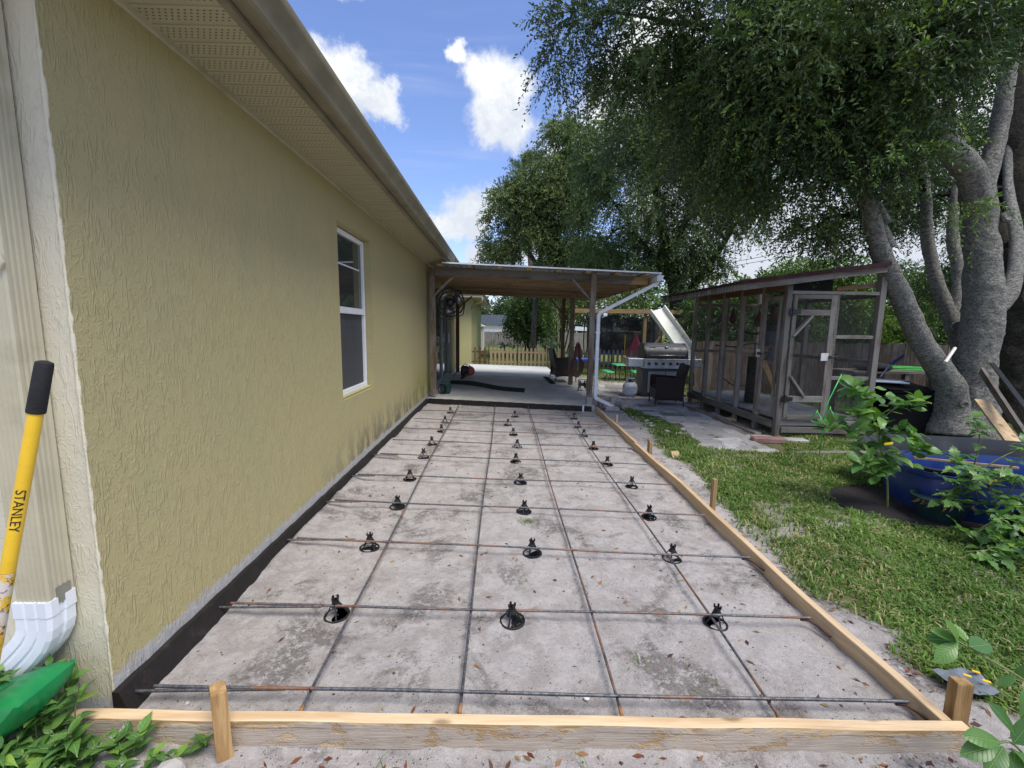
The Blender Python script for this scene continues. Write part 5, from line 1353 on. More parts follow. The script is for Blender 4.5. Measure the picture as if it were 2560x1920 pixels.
def far_buildings():
    T = thing('garden_shed', (-2.6, 27, -.2), 'plain off-white garden shed behind the dark pickets', 'shed')
    M().bb((-4, 26, -.4), (-1.2, 29, 1.45)).build('wall', mt['shed_white'], T)
    M().prism([(-4.1, 0, 1.45), (-1.12, 0, 1.45), (-1.12, 0, 1.50), (-2.6, 0, 2.05), (-4.1, 0, 1.50)], (0, 25.9, 0), (0, 3.2, 0)).build('roof', mt['shed_white'], T)
    T = thing('neighbour_house', (-.5, 48, 0), 'low neighbouring house with blue grey roof seen over the far fence', 'house')
    M().bb((-4, 46, -.4), (1.2, 50, 1.7)).build('wall', mt['shed_white'], T)
    M().prism([(-4.3, 0, 1.7), (1.5, 0, 1.7), (.5, 0, 2.7), (-3.3, 0, 2.7)], (0, 45.7, 0), (0, 4.6, 0)).build('roof', mt['slate_roof'], T)
    T = thing('canopy_shelter', (7.9, 37, 0), 'pale metal carport roof showing over the far fence behind the hose', 'carport')
    M().prism([(6.0, 0, 1.25), (11.5, 0, 1.15), (11.5, 0, 1.25), (6.0, 0, 1.6)], (0, 36, 0), (0, 4, 0)).build('roof', mt['white_metal'], T)
    for x in (6.1, 11.4): M().bb((x, 36.1, -.4), (x+.1, 36.2, 1.2)).build('post', mt['white_metal'], T)
    # cables
    for k, (dz, lab) in enumerate(((0, 'upper of two thin black overhead cables right of the oak'), (-.32, 'lower of two thin black overhead cables right of the oak'))):
        pts = [(-4+i*3.0, 34+i*.02, 3.0+dz+.205*(i*3.0-4)+.006*(i-10)**2) for i in range(20)]
        o = M().tube(pts, .022, 5).build('overhead_cable', mt['cable_black'], None, loc=(20, 34, 6)); setp(o, lab, 'cable', 'overhead cables')
far_buildings()
def play_things():
    # swing frame
    T = thing('wooden_playset', (5, 14, -.1), 'wooden play frame of yellowish beams behind the grill, carrying the white slide', 'playset')
    M().beam((2.3, 14.05, 1.99), (7.6, 14.05, 1.99), .09, .13).build('beam', mt['orange_wood_x'], T, bevel=.004)
    for x in (4.62, 5.15, 6.5, 7.5): M().bb((x-.045, 14.1, -.15), (x+.045, 14.19, 2.0)).build('post', mt['orange_wood_z'], T)
    for a, b in (((4.66, 14.0, .6), (5.1, 14.0, 1.2)), ((5.6, 13.6, .1), (6.3, 14.0, 1.1))): M().beam(a, b, .04, .09, up=(0, -1, 0)).build('brace', mt['orange_wood_z'], T)
    for x, y in ((5.3, 13.3), (6.6, 13.3)): M().bb((x-.045, y, -.15), (x+.045, y+.09, 1.05)).build('post', mt['orange_wood_z'], T)
    M().bb((5.35, 13.35, 1.62), (6.8, 13.45, 1.76)).build('beam', mt['orange_wood_x'], T); M().bb((5.3, 13.1, .30), (6.8, 13.18, .42)).build('beam', mt['orange_wood_x'], T)
    for i in range(10): M().bb((5.2+i*.16, 13.4, 1.58), (5.34+i*.16, 14.1, 1.61)).build('deck_board', mt['orange_wood_y'], T)
    for i in range(7): M().bb((5.35+i*.16, 13.22, .95), (5.45+i*.16, 13.25, 1.60)).build('slat', mt['old_wood_z'], T)
    # slide
    T = thing('slide', (5.1, 12.9, 0), 'off-white plastic slide running down from the play frame behind the grill', 'slide')
    m = M(); path = catmull([(4.67, 13.3, 2.02), (4.89, 13.0, 1.60), (5.12, 12.68, 1.15), (5.34, 12.36, .70), (5.50, 12.12, .38), (5.60, 11.9, .28)], 5)[0]
    pr = [(-.27, .13), (-.235, .13), (-.225, .0), (.225, .0), (.235, .13), (.27, .13), (.26, -.02), (-.26, -.02)]
    for i, p in enumerate(path):
        d = (path[min(i+1, len(path)-1)]-path[max(i-1, 0)]).normalized(); sd = Vector((.97, .1, 0)).normalized(); sd = (sd-d*sd.dot(d)).normalized(); u = sd.cross(d)
        if u.z < 0: u = -u
        for a, c in pr: m.v.append(tuple(p+sd*a+u*c))
    for i in range(len(path)-1):
        for j in range(8): j2 = (j+1) % 8; m.f.append([i*8+j, i*8+j2, i*8+8+j2, i*8+8+j])
    m.f.append(list(range(8))); m.f.append([(len(path)-1)*8+j for j in range(8)])
    m.build('chute', mt['slide_plastic'], T, smooth=True, auto=40)
    # trampoline
    cx, cy, r_ = 5.15, 18.6, 1.55
    T = thing('trampoline', (cx, cy, -.1), 'trampoline with dark safety net standing behind the picket fence', 'trampoline')
    m = M(); n = 48
    for i in range(n):
        a = i*2*math.pi/n; sag = .10*abs(math.sin(a*3))
        m.v += [(cx+r_*.97*math.cos(a), cy+r_*.97*math.sin(a), .48), (cx+r_*1.0*math.cos(a), cy+r_*1.0*math.sin(a), 1.98-.22*math.sin(a*3)**2)]
    for i in range(n): j = (i+1) % n; m.f.append([2*i, 2*j, 2*j+1, 2*i+1])
    m.build('net', mt['trampoline_net'], T, smooth=True)
    M().tube([(cx+r_*math.cos(a), cy+r_*math.sin(a), 1.98-.22*math.sin(a*3)**2) for a in np.linspace(0, 6.283, 49)[:-1]], .018, 5, closed=True).build('net_rim', mt['cable_black'], T)
    for k in range(6):
        a = k*math.pi/3; M().tube(catmull([(cx+(r_+.02)*math.cos(a), cy+(r_+.02)*math.sin(a), -.15), (cx+(r_+.12)*math.cos(a), cy+(r_+.12)*math.sin(a), .8), (cx+(r_+.10)*math.cos(a), cy+(r_+.10)*math.sin(a), 1.6), (cx+r_*math.cos(a), cy+r_*math.sin(a), 2.02)], 5)[0], .024, 6).build('pole', mt['cable_black'], T)
    M().lathe([(0, .46), (r_*.86, .46), (r_*.86, .44), (0, .44)], (cx, cy, 0), 40).build('mat', mt['black_matte'], T)
    M().lathe([(r_*.86, .45), (r_*.86, .49), (r_, .49), (r_, .43), (r_*.86, .43)], (cx, cy, 0), 40).build('spring_cover', mt['kid_blue'], T)
    T = thing('play_tent', (5.15, 17.3, 0), 'red pointed play tent seen beside the trampoline net', 'tent')
    M().lathe([(.5, -.1), (.28, .6), (0, 1.32)], (5.2, 16.9, 0), 5).build('canopy', mt['tent_red'], T)
    M().tube([(4.72, 16.7, -.1), (4.72, 16.7, 1.22)], .014, 6).build('pole', mt['tag_yellow'], T)
    # picnic table
    T = thing('picnic_table', (3.45, 12.9, g(3.4)), 'small green children\'s picnic table with thin black legs behind the drain pipe', 'picnic table')
    M().bb((3.33, 12.55, .36), (3.93, 13.2, .39)).build('table_top', mt['picnic_green'], T, bevel=.012)
    for x0, x1 in ((3.02, 3.28), (3.80, 4.12)): M().bb((x0+.02, 12.5, .16), (x1, 13.2, .19)).build('bench', mt['picnic_green'], T, bevel=.012)
    for y in (12.62, 13.1):
        for s, cx_ in ((-1, 3.5), (1, 3.72)):
            M().tube(catmull([(cx_+s*.02, y, .36), (cx_+s*.05, y, .1), (cx_+s*.04, y, g(3.5))], 4)[0], .012, 6).build('leg', mt['cable_black'], T)
            M().tube(catmull([(cx_+s*.38, y, .16), (cx_+s*.30, y, .05), (cx_+s*.40, y, g(3.5))], 4)[0], .012, 6).build('leg', mt['cable_black'], T)
    T = thing('toy_table', (2.75, 14.3, g(2.7)), 'blue plastic child\'s table with dark legs between the patio posts', 'table')
    M().bb((2.42, 14.0, .38), (3.18, 14.6, .46)).build('table_top', mt['kid_blue'], T, bevel=.012)
    for x in (2.50, 3.10):
        for y in (14.05, 14.5): M().tube([(x, y, g(2.7)), (x, y, .4)], .018, 6).build('leg', mt['cable_black'], T)
play_things()

# ---------------------------------------------------------------- right side: bin, bench, tub, lumber
def right_side():
    z = -.16
    T = thing('trash_bin', (6.15, 6.6, z), 'tall black wheeled bin between the bird cage and the big tree', 'bin')
    m = M(); 
    for zz, w, d in ((z, .29, .27), (.50, .385, .33), (.54, .385, .33)): m.v += [(6.17-w, 6.62-d, zz), (6.17+w, 6.62-d, zz), (6.17+w, 6.62+d, zz), (6.17-w, 6.62+d, zz)]
    for i in range(2):
        for j in range(4): j2 = (j+1) % 4; m.f.append([i*4+j, i*4+j2, i*4+4+j2, i*4+4+j])
    m.f.append([0, 1, 2, 3]); m.f.append([8, 9, 10, 11]); m.build('body', mt['bin_black'], T, bevel=.02)
    M().bb((5.765, 6.27, .54), (6.575, 6.97, .575)).build('rim', mt['bin_black'], T, bevel=.01); M().prism([(5.76, 6.26, .58), (6.58, 6.26, .56), (6.58, 6.98, .64), (5.76, 6.98, .66)], (0, 0, 0), (0, 0, .02)).build('lid', mt['bin_black'], T, bevel=.008)
    for x in (5.92, 6.42): M().lathe([(0, -.03), (.10, -.025), (.10, .025), (0, .03)], (x, 6.88, z+.09), 16, rot=Matrix.Rotation(R(90), 3, 'Y')).build('wheel', mt['black_rubber'], T, smooth=True)
    # white float board and navy paddle resting on the bin lid
    T = thing('foam_board', (6.0, 6.6, .66), 'white and navy foam board lying across the black bin', 'board')
    M().beam((5.25, 6.75, .70), (6.25, 6.55, .665), .22, .025).build('deck', mt['white_plastic'], T, bevel=.01); M().beam((5.3, 6.86, .71), (6.4, 6.66, .672), .08, .035).build('edge', mt['navy'], T, bevel=.01)
    T = thing('paddle', (6.5, 7.0, .8), 'dark blue plastic paddle standing out of the clutter behind the bin', 'paddle')
    M().tube([(6.15, 6.9, .70), (6.5, 7.1, .93)], .014, 8).build('shaft', mt['navy'], T); M().beam((6.45, 7.08, .90), (6.78, 7.2, 1.06), .02, .10, up=(0, -.3, 1)).build('blade', mt['navy'], T, bevel=.008)
    # bench behind, with clutter
    T = thing('work_bench', (7.1, 8.0, -.17), 'weathered wooden bench behind the bin with shelves below', 'bench')
    for i in range(5): M().bb((6.3, 7.6+i*.13, .70), (8.4, 7.72+i*.13, .735)).build('top_board', mt['grey_wood_x'], T)
    for x in (6.4, 7.3, 8.3): M().bb((x-.04, 7.62, -.2), (x+.04, 7.70, .70)).build('leg', mt['grey_wood_z'], T); M().bb((x-.04, 8.15, -.2), (x+.04, 8.23, .70)).build('leg', mt['grey_wood_z'], T)
    for zz in (.05, .30): M().bb((6.35, 7.60, zz), (8.35, 7.66, zz+.08)).build('rail', mt['grey_wood_x'], T)
    T = thing('black_bag', (6.9, 7.85, .74), 'crumpled black bag on the bench behind the bin', 'bag')
    m = M().lathe([(0, 0), (.22, .01), (.26, .06), (.20, .12), (.08, .15), (0, .15)], (6.85, 7.85, .735), 16, sx=1.2); o = m.build('sack', mt['canvas_dark'], T, smooth=True)
    for v in o.data.vertices: v.co += Vector((fbm(v.co.x*9, v.co.y*9, v.co.z*9)-.5 for _ in range(3)))*.06 if False else Vector((.05*(float(vnoise(v.co.x*11+k, v.co.y*11, v.co.z*11))-.5) for k in range(3)))
    T = thing('green_hoop', (7.3, 7.8, .74), 'bright green hoop lying on the bench behind the tree fork', 'hoop')
    for q in (0, .03): M().tube([(7.35+.42*math.cos(a), 7.85+.18*math.sin(a), .77+q) for a in np.linspace(0, 6.283, 33)[:-1]], .014, 6, closed=True).build('ring', mt['bright_green'], T, smooth=True)
    T = thing('saw_horse', (6.7, 6.5, -.16), 'grey metal folding trestle leg between the black bin and the tree', 'trestle')
    M().tube([(6.72, 6.75, .92), (6.82, 6.55, .5), (6.95, 6.35, -.15)], .022, 8).build('leg', mt['stainless_dark'], T); M().tube([(6.72, 6.75, .92), (7.0, 6.9, .6), (7.2, 7.0, .2)], .02, 8).build('leg', mt['white_metal'], T); M().tube([(6.66, 6.75, .93), (6.80, 6.76, .93)], .03, 8).build('joint', mt['white_metal'], T)
    # oval tub: blue outside, dark liner and rim
    cx, cy, rx, ry, rz_ = 4.42, 3.55, .86, .46, R(-14)
    T = thing('oval_tub', (cx, cy, g(4.4)), 'long oval blue tub with a dark rim in front of the big tree', 'tub', rz=rz_)
    TL_ = [0.0]
    def oval(s, z, k=40):
        tilt = TL_[0]*(z > .2)
        return [(rx*s*math.copysign(abs(math.cos(a))**.55, math.cos(a)), ry*s*math.copysign(abs(math.sin(a))**.55, math.sin(a)), z+tilt*math.sin(a)) for a in np.linspace(0, 2*math.pi, k+1)[:-1]]
    def loft(levels, mat, nm):
        m = M(); k = 40
        for s, z in levels: m.v += oval(s, z)
        for i in range(len(levels)-1):
            for j in range(k): j2 = (j+1) % k; m.f.append([i*k+j, i*k+j2, (i+1)*k+j2, (i+1)*k+j])
        return m.build(nm, mt[mat], T, smooth=True, auto=35, world=False)
    loft([(.94, 0.0), (.95, .02), (.975, .33), (.965, .345), (.995, .35), (1.0, .39), (.975, .39)], 'tub_blue', 'side')
    loft([(.97, .392), (.955, .35), (.93, .30), (.92, .10)], 'tub_blue', 'liner')
    T = thing('pond_liner', (cx+.14, cy+.27, g(4.5)), 'dark rubber pond shell set inside the blue tub, its rim higher at the back', 'pond shell', rz=rz_)
    rx, ry = .98, .52; TL_[0] = .055
    loft([(.86, .10), (.93, .34), (.94, .39), (1.0, .405), (1.005, .425), (.94, .425), (.92, .38), (.86, .22), (.85, .18)], 'tub_rubber', 'shell')
    m = M(); m.v += oval(.86, .19); m.f.append(list(range(40))); m.build('soil', mt['mulch_mat'], T, world=False)
    T = thing('garden_rake', (3.95, 3.75, .32), 'pale wooden stick lying along the rim of the blue tub', 'stick')
    M().beam((3.72, 3.72, .318), (4.35, 3.44, .318), .022, .016).build('stick', mt['orange_wood_x'], T)
    T = thing('plant_tray', (4.05, 2.95, -.1), 'long black planter box in front of the blue tub', 'planter')
    M().bb((3.72, 2.98, g(4)), (4.9, 3.02, .12)).bb((3.72, 2.72, g(4)), (3.76, 2.98, .12)).bb((4.86, 2.72, g(4)), (4.9, 2.98, .12)).bb((3.72, 2.68, g(4)), (4.9, 2.72, .10)).build('side', mt['black_rubber'], T)
    T = thing('plant_tag', (3.95, 3.0, .2), 'light blue plastic label sticking out over the tub edge', 'label')
    M().beam((3.86, 3.02, .165), (4.02, 2.94, .155), .012, .035).build('strip', mt['light_blue'], T)
    # dark pot
    T = thing('plant_pot', (3.60, 3.33, g(3.6)), 'round dark green plant pot holding the sprawling vine', 'pot')
    M().lathe([(0, 0), (.115, 0), (.13, .01), (.178, .185), (.190, .19), (.190, .205), (.176, .205), (.170, .17), (.0, .165)], (3.60, 3.33, g(3.6)), 32).build('pot', mt['pot_green'], T, smooth=True, auto=40)
    # mulch disc
    m = M(); n = 48; m.v.append((3.56, 3.62, g(3.56)+.018))
    for r_, zz in ((.5, .022), (.8, .020), (1.0, .010)):
        for i in range(n):
            a = 2*math.pi*i/n; q = 1+.04*math.sin(a*5)+.03*math.sin(a*9+1); x = 3.56+.60*r_*q*math.cos(a); y = 3.60+.50*r_*q*math.sin(a); m.v.append((x, y, g(x)+zz+.003*math.sin(i*2.3)))
    for i in range(n):
        j = (i+1) % n; m.f.append([0, 1+i, 1+j])
        for k in range(2): m.f.append([1+k*n+i, 1+(k+1)*n+i, 1+(k+1)*n+j, 1+k*n+j])
    m.build('mulch_ring', mt['mulch_mat'], None, loc=(3.56, 3.6, g(3.5)), smooth=True)
    o = [q for q in COL.objects if q.name.startswith('mulch_ring')][0]; setp(o, 'flat round dark brown mulch mat under the young tree', 'mulch mat')
    # lumber leaning by the trunk
    T = thing('lumber_board', (6.3, 5.2, .3), 'long grey board leaning down past the right side of the tree trunk', 'board', 'boards leaning by the trunk')
    M().beam((6.75, 5.95, .92), (5.65, 4.35, .20), .035, .10).build('board', mt['grey_wood_y'], T)
    T = thing('lumber_board', (6.1, 5.2, .3), 'short orange brown board leaning against the trunk below the grey one', 'board', 'boards leaning by the trunk')
    M().beam((6.35, 5.55, .56), (6.02, 4.75, .06), .14, .03).build('board', mt['form_wood_y'], T)
    T = thing('black_strap', (6.6, 5.6, .7), 'black strap slanting down beside the right side of the trunk', 'strap')
    M().beam((7.0, 6.05, 1.02), (6.0, 4.7, .52), .05, .02).build('strap', mt['black_plastic'], T)
    T = thing('white_pipe', (6.35, 6.0, 1.1), 'short white plastic pipe sticking out of the tree fork', 'pipe')
    M().tube([(6.19, 5.93, 1.03), (6.46, 6.08, 1.225)], .021, 12).build('pipe', mt['pipe_white'], T, smooth=True, auto=40)
    for k, (x, y) in enumerate(((4.3, 2.35), (4.55, 2.6))):
        T = thing('edging_board', (x, y, g(x)), ('reddish brown edging board under the vine leaves', 'grey edging board at the right picture edge under the vine')[k], 'board')
        M().beam((3.75+k*.2, 2.95-k*.1, -.05), (4.9, 2.1+.1*k, -.05), .035, .12).build('board', mt[('brown_wood_y', 'old_wood_y')[k]], T)
right_side()

# ---------------------------------------------------------------- near left: shovel handle, bag
def near_left():
    a = Vector((-1.292, 1.255, 1.318)); b = Vector((-1.60, 1.17, -.02)); d = (b-a).normalized()
    T = thing('long_handle_tool', tuple(b), 'yellow tool handle with black rubber grip leaning against the cream wall corner', 'tool')
    L = (b-a).length; r_ = .0175
    M().tube([a, a+d*.004, a+d*.012, a+d*.148, a+d*.152], [.010, .019, .0205, .0215, .020], 20).build('grip', mt['black_matte'], T, smooth=True, auto=50)
    sh = M().tube([a+d*.150, a+d*.63], [r_, r_], 20).build('shaft', mt['yellow_paint'], T, smooth=True, auto=50)
    M().tube([a+d*.632, a+d*.86], [r_+.0004]*2, 20).build('worn_label', mt['peeled_label'], T, smooth=True, auto=50)
    M().tube([a+d*.862, a+d*(L-.15)], [r_, r_], 20).build('shaft', mt['yellow_paint'], T, smooth=True, auto=50)
    e = a+d*(L-.15); M().tube([e, e+d*.12], [.021, .019], 14).build('socket', mt['rust_wire'], T, smooth=True); M().beam(e+d*.10, e+d*.16, .20, .006, up=(0, -1, .2)).build('blade', mt['stainless_dark'], T)
    # lettering on the shaft, wrapped on the tube facing the camera
    cu = bpy.data.curves.new('lettering', 'FONT'); cu.body = 'STANLEY'; cu.size = .031; cu.extrude = .0004; cu.align_x = 'LEFT'; cu.align_y = 'CENTER'; cu.space_character = 1.0
    o = bpy.data.objects.new('lettering', cu); COL.objects.link(o)
    dg = bpy.context.evaluated_depsgraph_get(); me = bpy.data.meshes.new_from_object(o.evaluated_get(dg)); bpy.data.objects.remove(o)
    c0 = a+d*.375; toc = (Vector((0, 0, 1.43))-c0); toc = (toc-d*toc.dot(d)).normalized(); side = toc.cross(d).normalized()   # letter tops
    I = ROOTINV[T.name]
    bm = bmesh.new(); bm.from_mesh(me); bmesh.ops.triangulate(bm, faces=bm.faces); bmesh.ops.subdivide_edges(bm, edges=[e_ for e_ in bm.edges if e_.calc_length() > .004], cuts=3); bm.to_mesh(me); bm.free()
    for v in me.vertices:
        x, y, z = v.co; ang = (y-.003)/r_
        # letters run down the shaft, their tops towards the right
        p = c0+d*x+(toc*math.cos(ang)+side*math.sin(ang))*(r_+.0006+z)
        v.co = I @ p
    me.materials.append(mt['black_matte']); o = bpy.data.objects.new('lettering', me); COL.objects.link(o); o.parent = T
    # green plastic bag
    T = thing('green_bag', (-1.50, 1.20, .2), 'shiny green plastic bag, sealed at its corner, lying on the weeds', 'bag', rz=0)
    m = M(); nu, nv = 44, 28
    c = Vector((-1.62, 1.28, .165)); U_ = Vector((.84, .05, .54)).normalized(); V_ = Vector((.25, -.95, .15)); V_ = (V_-U_*V_.dot(U_)).normalized(); N_ = U_.cross(V_); 
    if N_.z < 0: N_ = -N_
    for s in (1, -1):
        for i in range(nu+1):
            for j in range(nv+1):
                u, v = i/nu*2-1, j/nv*2-1
                f = max(0, (1-abs(u)**3.2))*max(0, (1-abs(v)**3.2)); wr = .004*math.sin(u*9+v*4)*f+.012*(float(fbm(u*3.2+9, v*3.2+9, o=2, s=4+int(s)))-.5)*f**.5+.004*math.sin(v*22+3*math.sin(u*4))*abs(u)**3*f**.3
                edge = 1-.10*abs(v)**2*(1-abs(u)); 
                p = c+U_*u*.21*edge+V_*v*.10*(1-.08*(1-abs(v)))+N_*(s*(.072*f**.5+wr))+N_*.012*math.sin(u*7)*(abs(v) > .95)
                m.v.append(tuple(p))
    n1 = (nu+1)*(nv+1)
    for s in (0, 1):
        for i in range(nu):
            for j in range(nv): q = s*n1+i*(nv+1)+j; m.f.append([q, q+1, q+nv+2, q+nv+1])
    m.build('sack', mt['bag_green'], T, smooth=True)
    # white extension pipe at the bottom left edge
    T = thing('drain_extension', (-1.55, 1.07, .0), 'white ridged end of a drain extension poking in at the bottom left', 'pipe')
    m = M(); m.beam((-1.9, 1.22, .02), (-1.465, 1.085, .02), .09, .055, up=(0, -.35, .94)); m.build('pipe', mt['white_plastic'], T, bevel=.004)
    for k in range(4):
        o_ = -.03+.02*k; m = M(); m.beam((-1.9+.01, 1.22+o_, .052), (-1.467, 1.085+o_, .052), .006, .004); m.build('ridge', mt['white_plastic'], T)
near_left()
# ---------------------------------------------------------------- vegetation
def unit(a): return a/np.maximum(np.linalg.norm(a, axis=1, keepdims=True), 1e-9)
GREEN = np.array([[.032, .066, .024], [.052, .10, .032], [.078, .135, .042], [.11, .175, .052]])
def leaf_mesh(name, P, D, N, L, W, col, mat, parent, loc=None):
    """one folded rhombus per leaf: P base, D direction, N rough normal"""
    D = unit(D); Sd = unit(np.cross(D, N)); Nn = np.cross(Sd, D); n = len(P); L = L[:, None]; W = W[:, None]
    V = np.stack([P, P+D*L*.45+Sd*W*.5+Nn*W*.18, P+D*L-Nn*L*.10, P+D*L*.45-Sd*W*.5+Nn*W*.18], 1).reshape(-1, 3)
    c = np.repeat(col, 4, 0)
    return npmesh(name, V, np.arange(4*n).reshape(-1, 4), mat, parent, col=c, loc=loc)
def make_twigs(blobs, n_twig, k, tl, droop, gap=0.0, gs=1.4, seed=1, spread=.5):
    """random drooping twigs in the blobs; returns leaf base points, directions, twig polyline points"""
    r = np.random.default_rng(seed); B = np.array(blobs); w = B[:, 3]**2; w = w/w.sum()
    idx = r.choice(len(B), n_twig, p=w); C = B[idx, :3]; rad = B[idx, 3]
    u = unit(r.normal(size=(n_twig, 3))); rr = r.random(n_twig)**(1/2.2)
    O = C+u*(rad*rr)[:, None]*[1, 1, .85]
    if gap > 0:
        f = fbm(O[:, 0]*gs, O[:, 1]*gs, O[:, 2]*gs, o=3, s=seed); keep = f > gap; O, u, rr = O[keep], u[keep], rr[keep]
    n = len(O)
    d0 = unit(u*[1, 1, .4]+r.normal(size=(n, 3))*.6+[0, 0, -droop*.3]); TL = tl*r.uniform(.5, 1.3, n)
    t = (np.arange(k)+.6)/k
    pos = O[:, None]+d0[:, None]*(TL[:, None]*t)[:, :, None]; pos[:, :, 2] -= droop*(TL[:, None]*t)**2*1.6/np.maximum(tl, .1)*.6*1.0
    tan = np.repeat(d0[:, None], k, 1).copy(); tan[:, :, 2] -= droop*(TL[:, None]*t)*2.0/np.maximum(tl, .1)*.6
    tan = unit(tan.reshape(-1, 3)); pos2 = pos.reshape(-1, 3); m = len(pos2)
    sd = unit(np.cross(tan, r.normal(size=(m, 3)))); sg = np.where(np.arange(m) % 2 == 0, 1, -1)[:, None]
    D = unit(tan*.75+sd*sg*.8+r.normal(size=(m, 3))*.25)
    N = unit(np.cross(D, sd)+r.normal(size=(m, 3))*.5+[0, 0, .6])
    return pos2, D, N, O, d0, TL, pos, (rr if gap >= 0 else rr)
def leaf_cols(P, k, seed, base=GREEN, young=.06, clump=1.0, shift=(1, 1, 1), youngc=(.22, .33, .06)):
    r = np.random.default_rng(seed+5); n = len(P)//k
    f = fbm(P[::k, 0]*clump, P[::k, 1]*clump, P[::k, 2]*clump, o=3, s=seed+3)
    q = np.clip((f-.25)*2+r.normal(0, .18, n), 0, 1)*(len(base)-1); i = np.clip(q.astype(int), 0, len(base)-2); fr = (q-i)[:, None]
    c = base[i]*(1-fr)+base[i+1]*fr; c = c*np.array(shift)
    yt = r.random(n) < young
    c[yt] = np.array(youngc)*r.uniform(.7, 1.1, (yt.sum(), 1))
    c = np.repeat(c, k, 0)*r.uniform(.75, 1.25, (n*k, 1)); return c
def crown(T, blobs, n_twig, k, tl, L, W, droop=.8, gap=.0, seed=1, young=.06, base=GREEN, clump=1.0, gs=1.4, twigs=True, shift=(1, 1, 1), name='crown', youngc=(.22, .33, .06)):
    P, D, N, O, d0, TL, pos, rr = make_twigs(blobs, n_twig, k, tl, droop, gap, gs, seed)
    r = np.random.default_rng(seed+9); n = len(P)
    col = leaf_cols(P, k, seed, base, young, clump, shift, youngc)
    o = leaf_mesh(name, P, D, N, r.uniform(.75, 1.25, n)*L, r.uniform(.8, 1.2, n)*W, col, mt['tree_leaf'], T)
    setp(o, kind='stuff')
    if twigs:   # thin ribbons for the twigs themselves
        a = O; b = pos[:, -1]; mid = pos[:, k//2]; s = unit(np.cross(b-a, r.normal(size=a.shape)))*.0022*(tl/.4)
        V = np.stack([a-s, a+s, mid+s, mid-s, b], 1).reshape(-1, 3); q = len(a); i = np.arange(q)*5
        F1 = np.stack([i, i+1, i+2], 1); F2 = np.stack([i, i+2, i+3], 1); F3 = np.stack([i+3, i+2, i+4], 1)
        setp(npmesh('twigs', V, np.concatenate([F1, F2, F3]), mt['twig'], T), kind='stuff')
    return o
def limb(name, pts, mat, T, sides=20, steps=8, rough=.10, seed=0, fs=3.4, flare=0):
    ct, rs = catmull(pts, steps); m = M(); m.tube(ct, rs, sides); V = np.array(m.v); C = np.repeat(np.array([c[:] for c in ct]), sides, 0)
    Rr = np.repeat(np.array(rs), sides)
    d = V-C; f = fbm(V[:, 0]*fs+seed, V[:, 1]*fs, V[:, 2]*fs*1.3, o=4, s=seed)-.5; f2 = fbm(V[:, 0]*13, V[:, 1]*13, V[:, 2]*9, o=3, s=seed+4)-.5
    V = C+d*(1+rough*3.6*f+rough*1.5*f2)[:, None]
    if flare:
        z0 = V[:, 2].min(); k = np.exp(-(V[:, 2]-z0)/.22)*flare; a = np.arctan2(d[:, 1], d[:, 0]); V = V+d*(k*(1+.35*np.sin(a*5+seed)))[:, None]
    m.v = [tuple(v) for v in V]; return m.build(name, mt[mat], T, smooth=True)
def sub_branches(T, limbs, blobs, mat, r0=.045, seed=3, fork=4, name='branch'):
    rnd = random.Random(seed); allp = [(Vector(p[:3]), p[3]) for l in limbs for p in l]
    m = M()
    for b in blobs:
        c = Vector(b[:3]); p, r = min(allp, key=lambda q: (q[0]-c).length+max(0, q[0].z-c.z)*.6)
        L = (c-p).length
        if L < .15: continue
        rr = min(r0*(.6+L*.35), r*.75); mid = (p+c)/2+Vector((rnd.uniform(-.12, .12), rnd.uniform(-.12, .12), .12*L))
        ct = catmull([p, mid, c], 5)[0]; m.tube(ct, [rr*(1-.65*i/(len(ct)-1)) for i in range(len(ct))], 7, cap=False)
        for k in range(fork):
            d = Vector((rnd.gauss(0, 1), rnd.gauss(0, 1), rnd.gauss(0, .7))).normalized()*b[3]*rnd.uniform(.6, 1.0); s = ct[rnd.randint(5, len(ct)-1)]
            e = s+d; q = (s+e)/2+Vector((0, 0, .10*b[3])); e2 = e-Vector((0, 0, .1*b[3]))
            m.tube(catmull([s, q, e2], 4)[0], [rr*.38*(1-.75*i/8) for i in range(9)], 5, cap=False)
    return m.build(name, mt[mat], T, smooth=True)

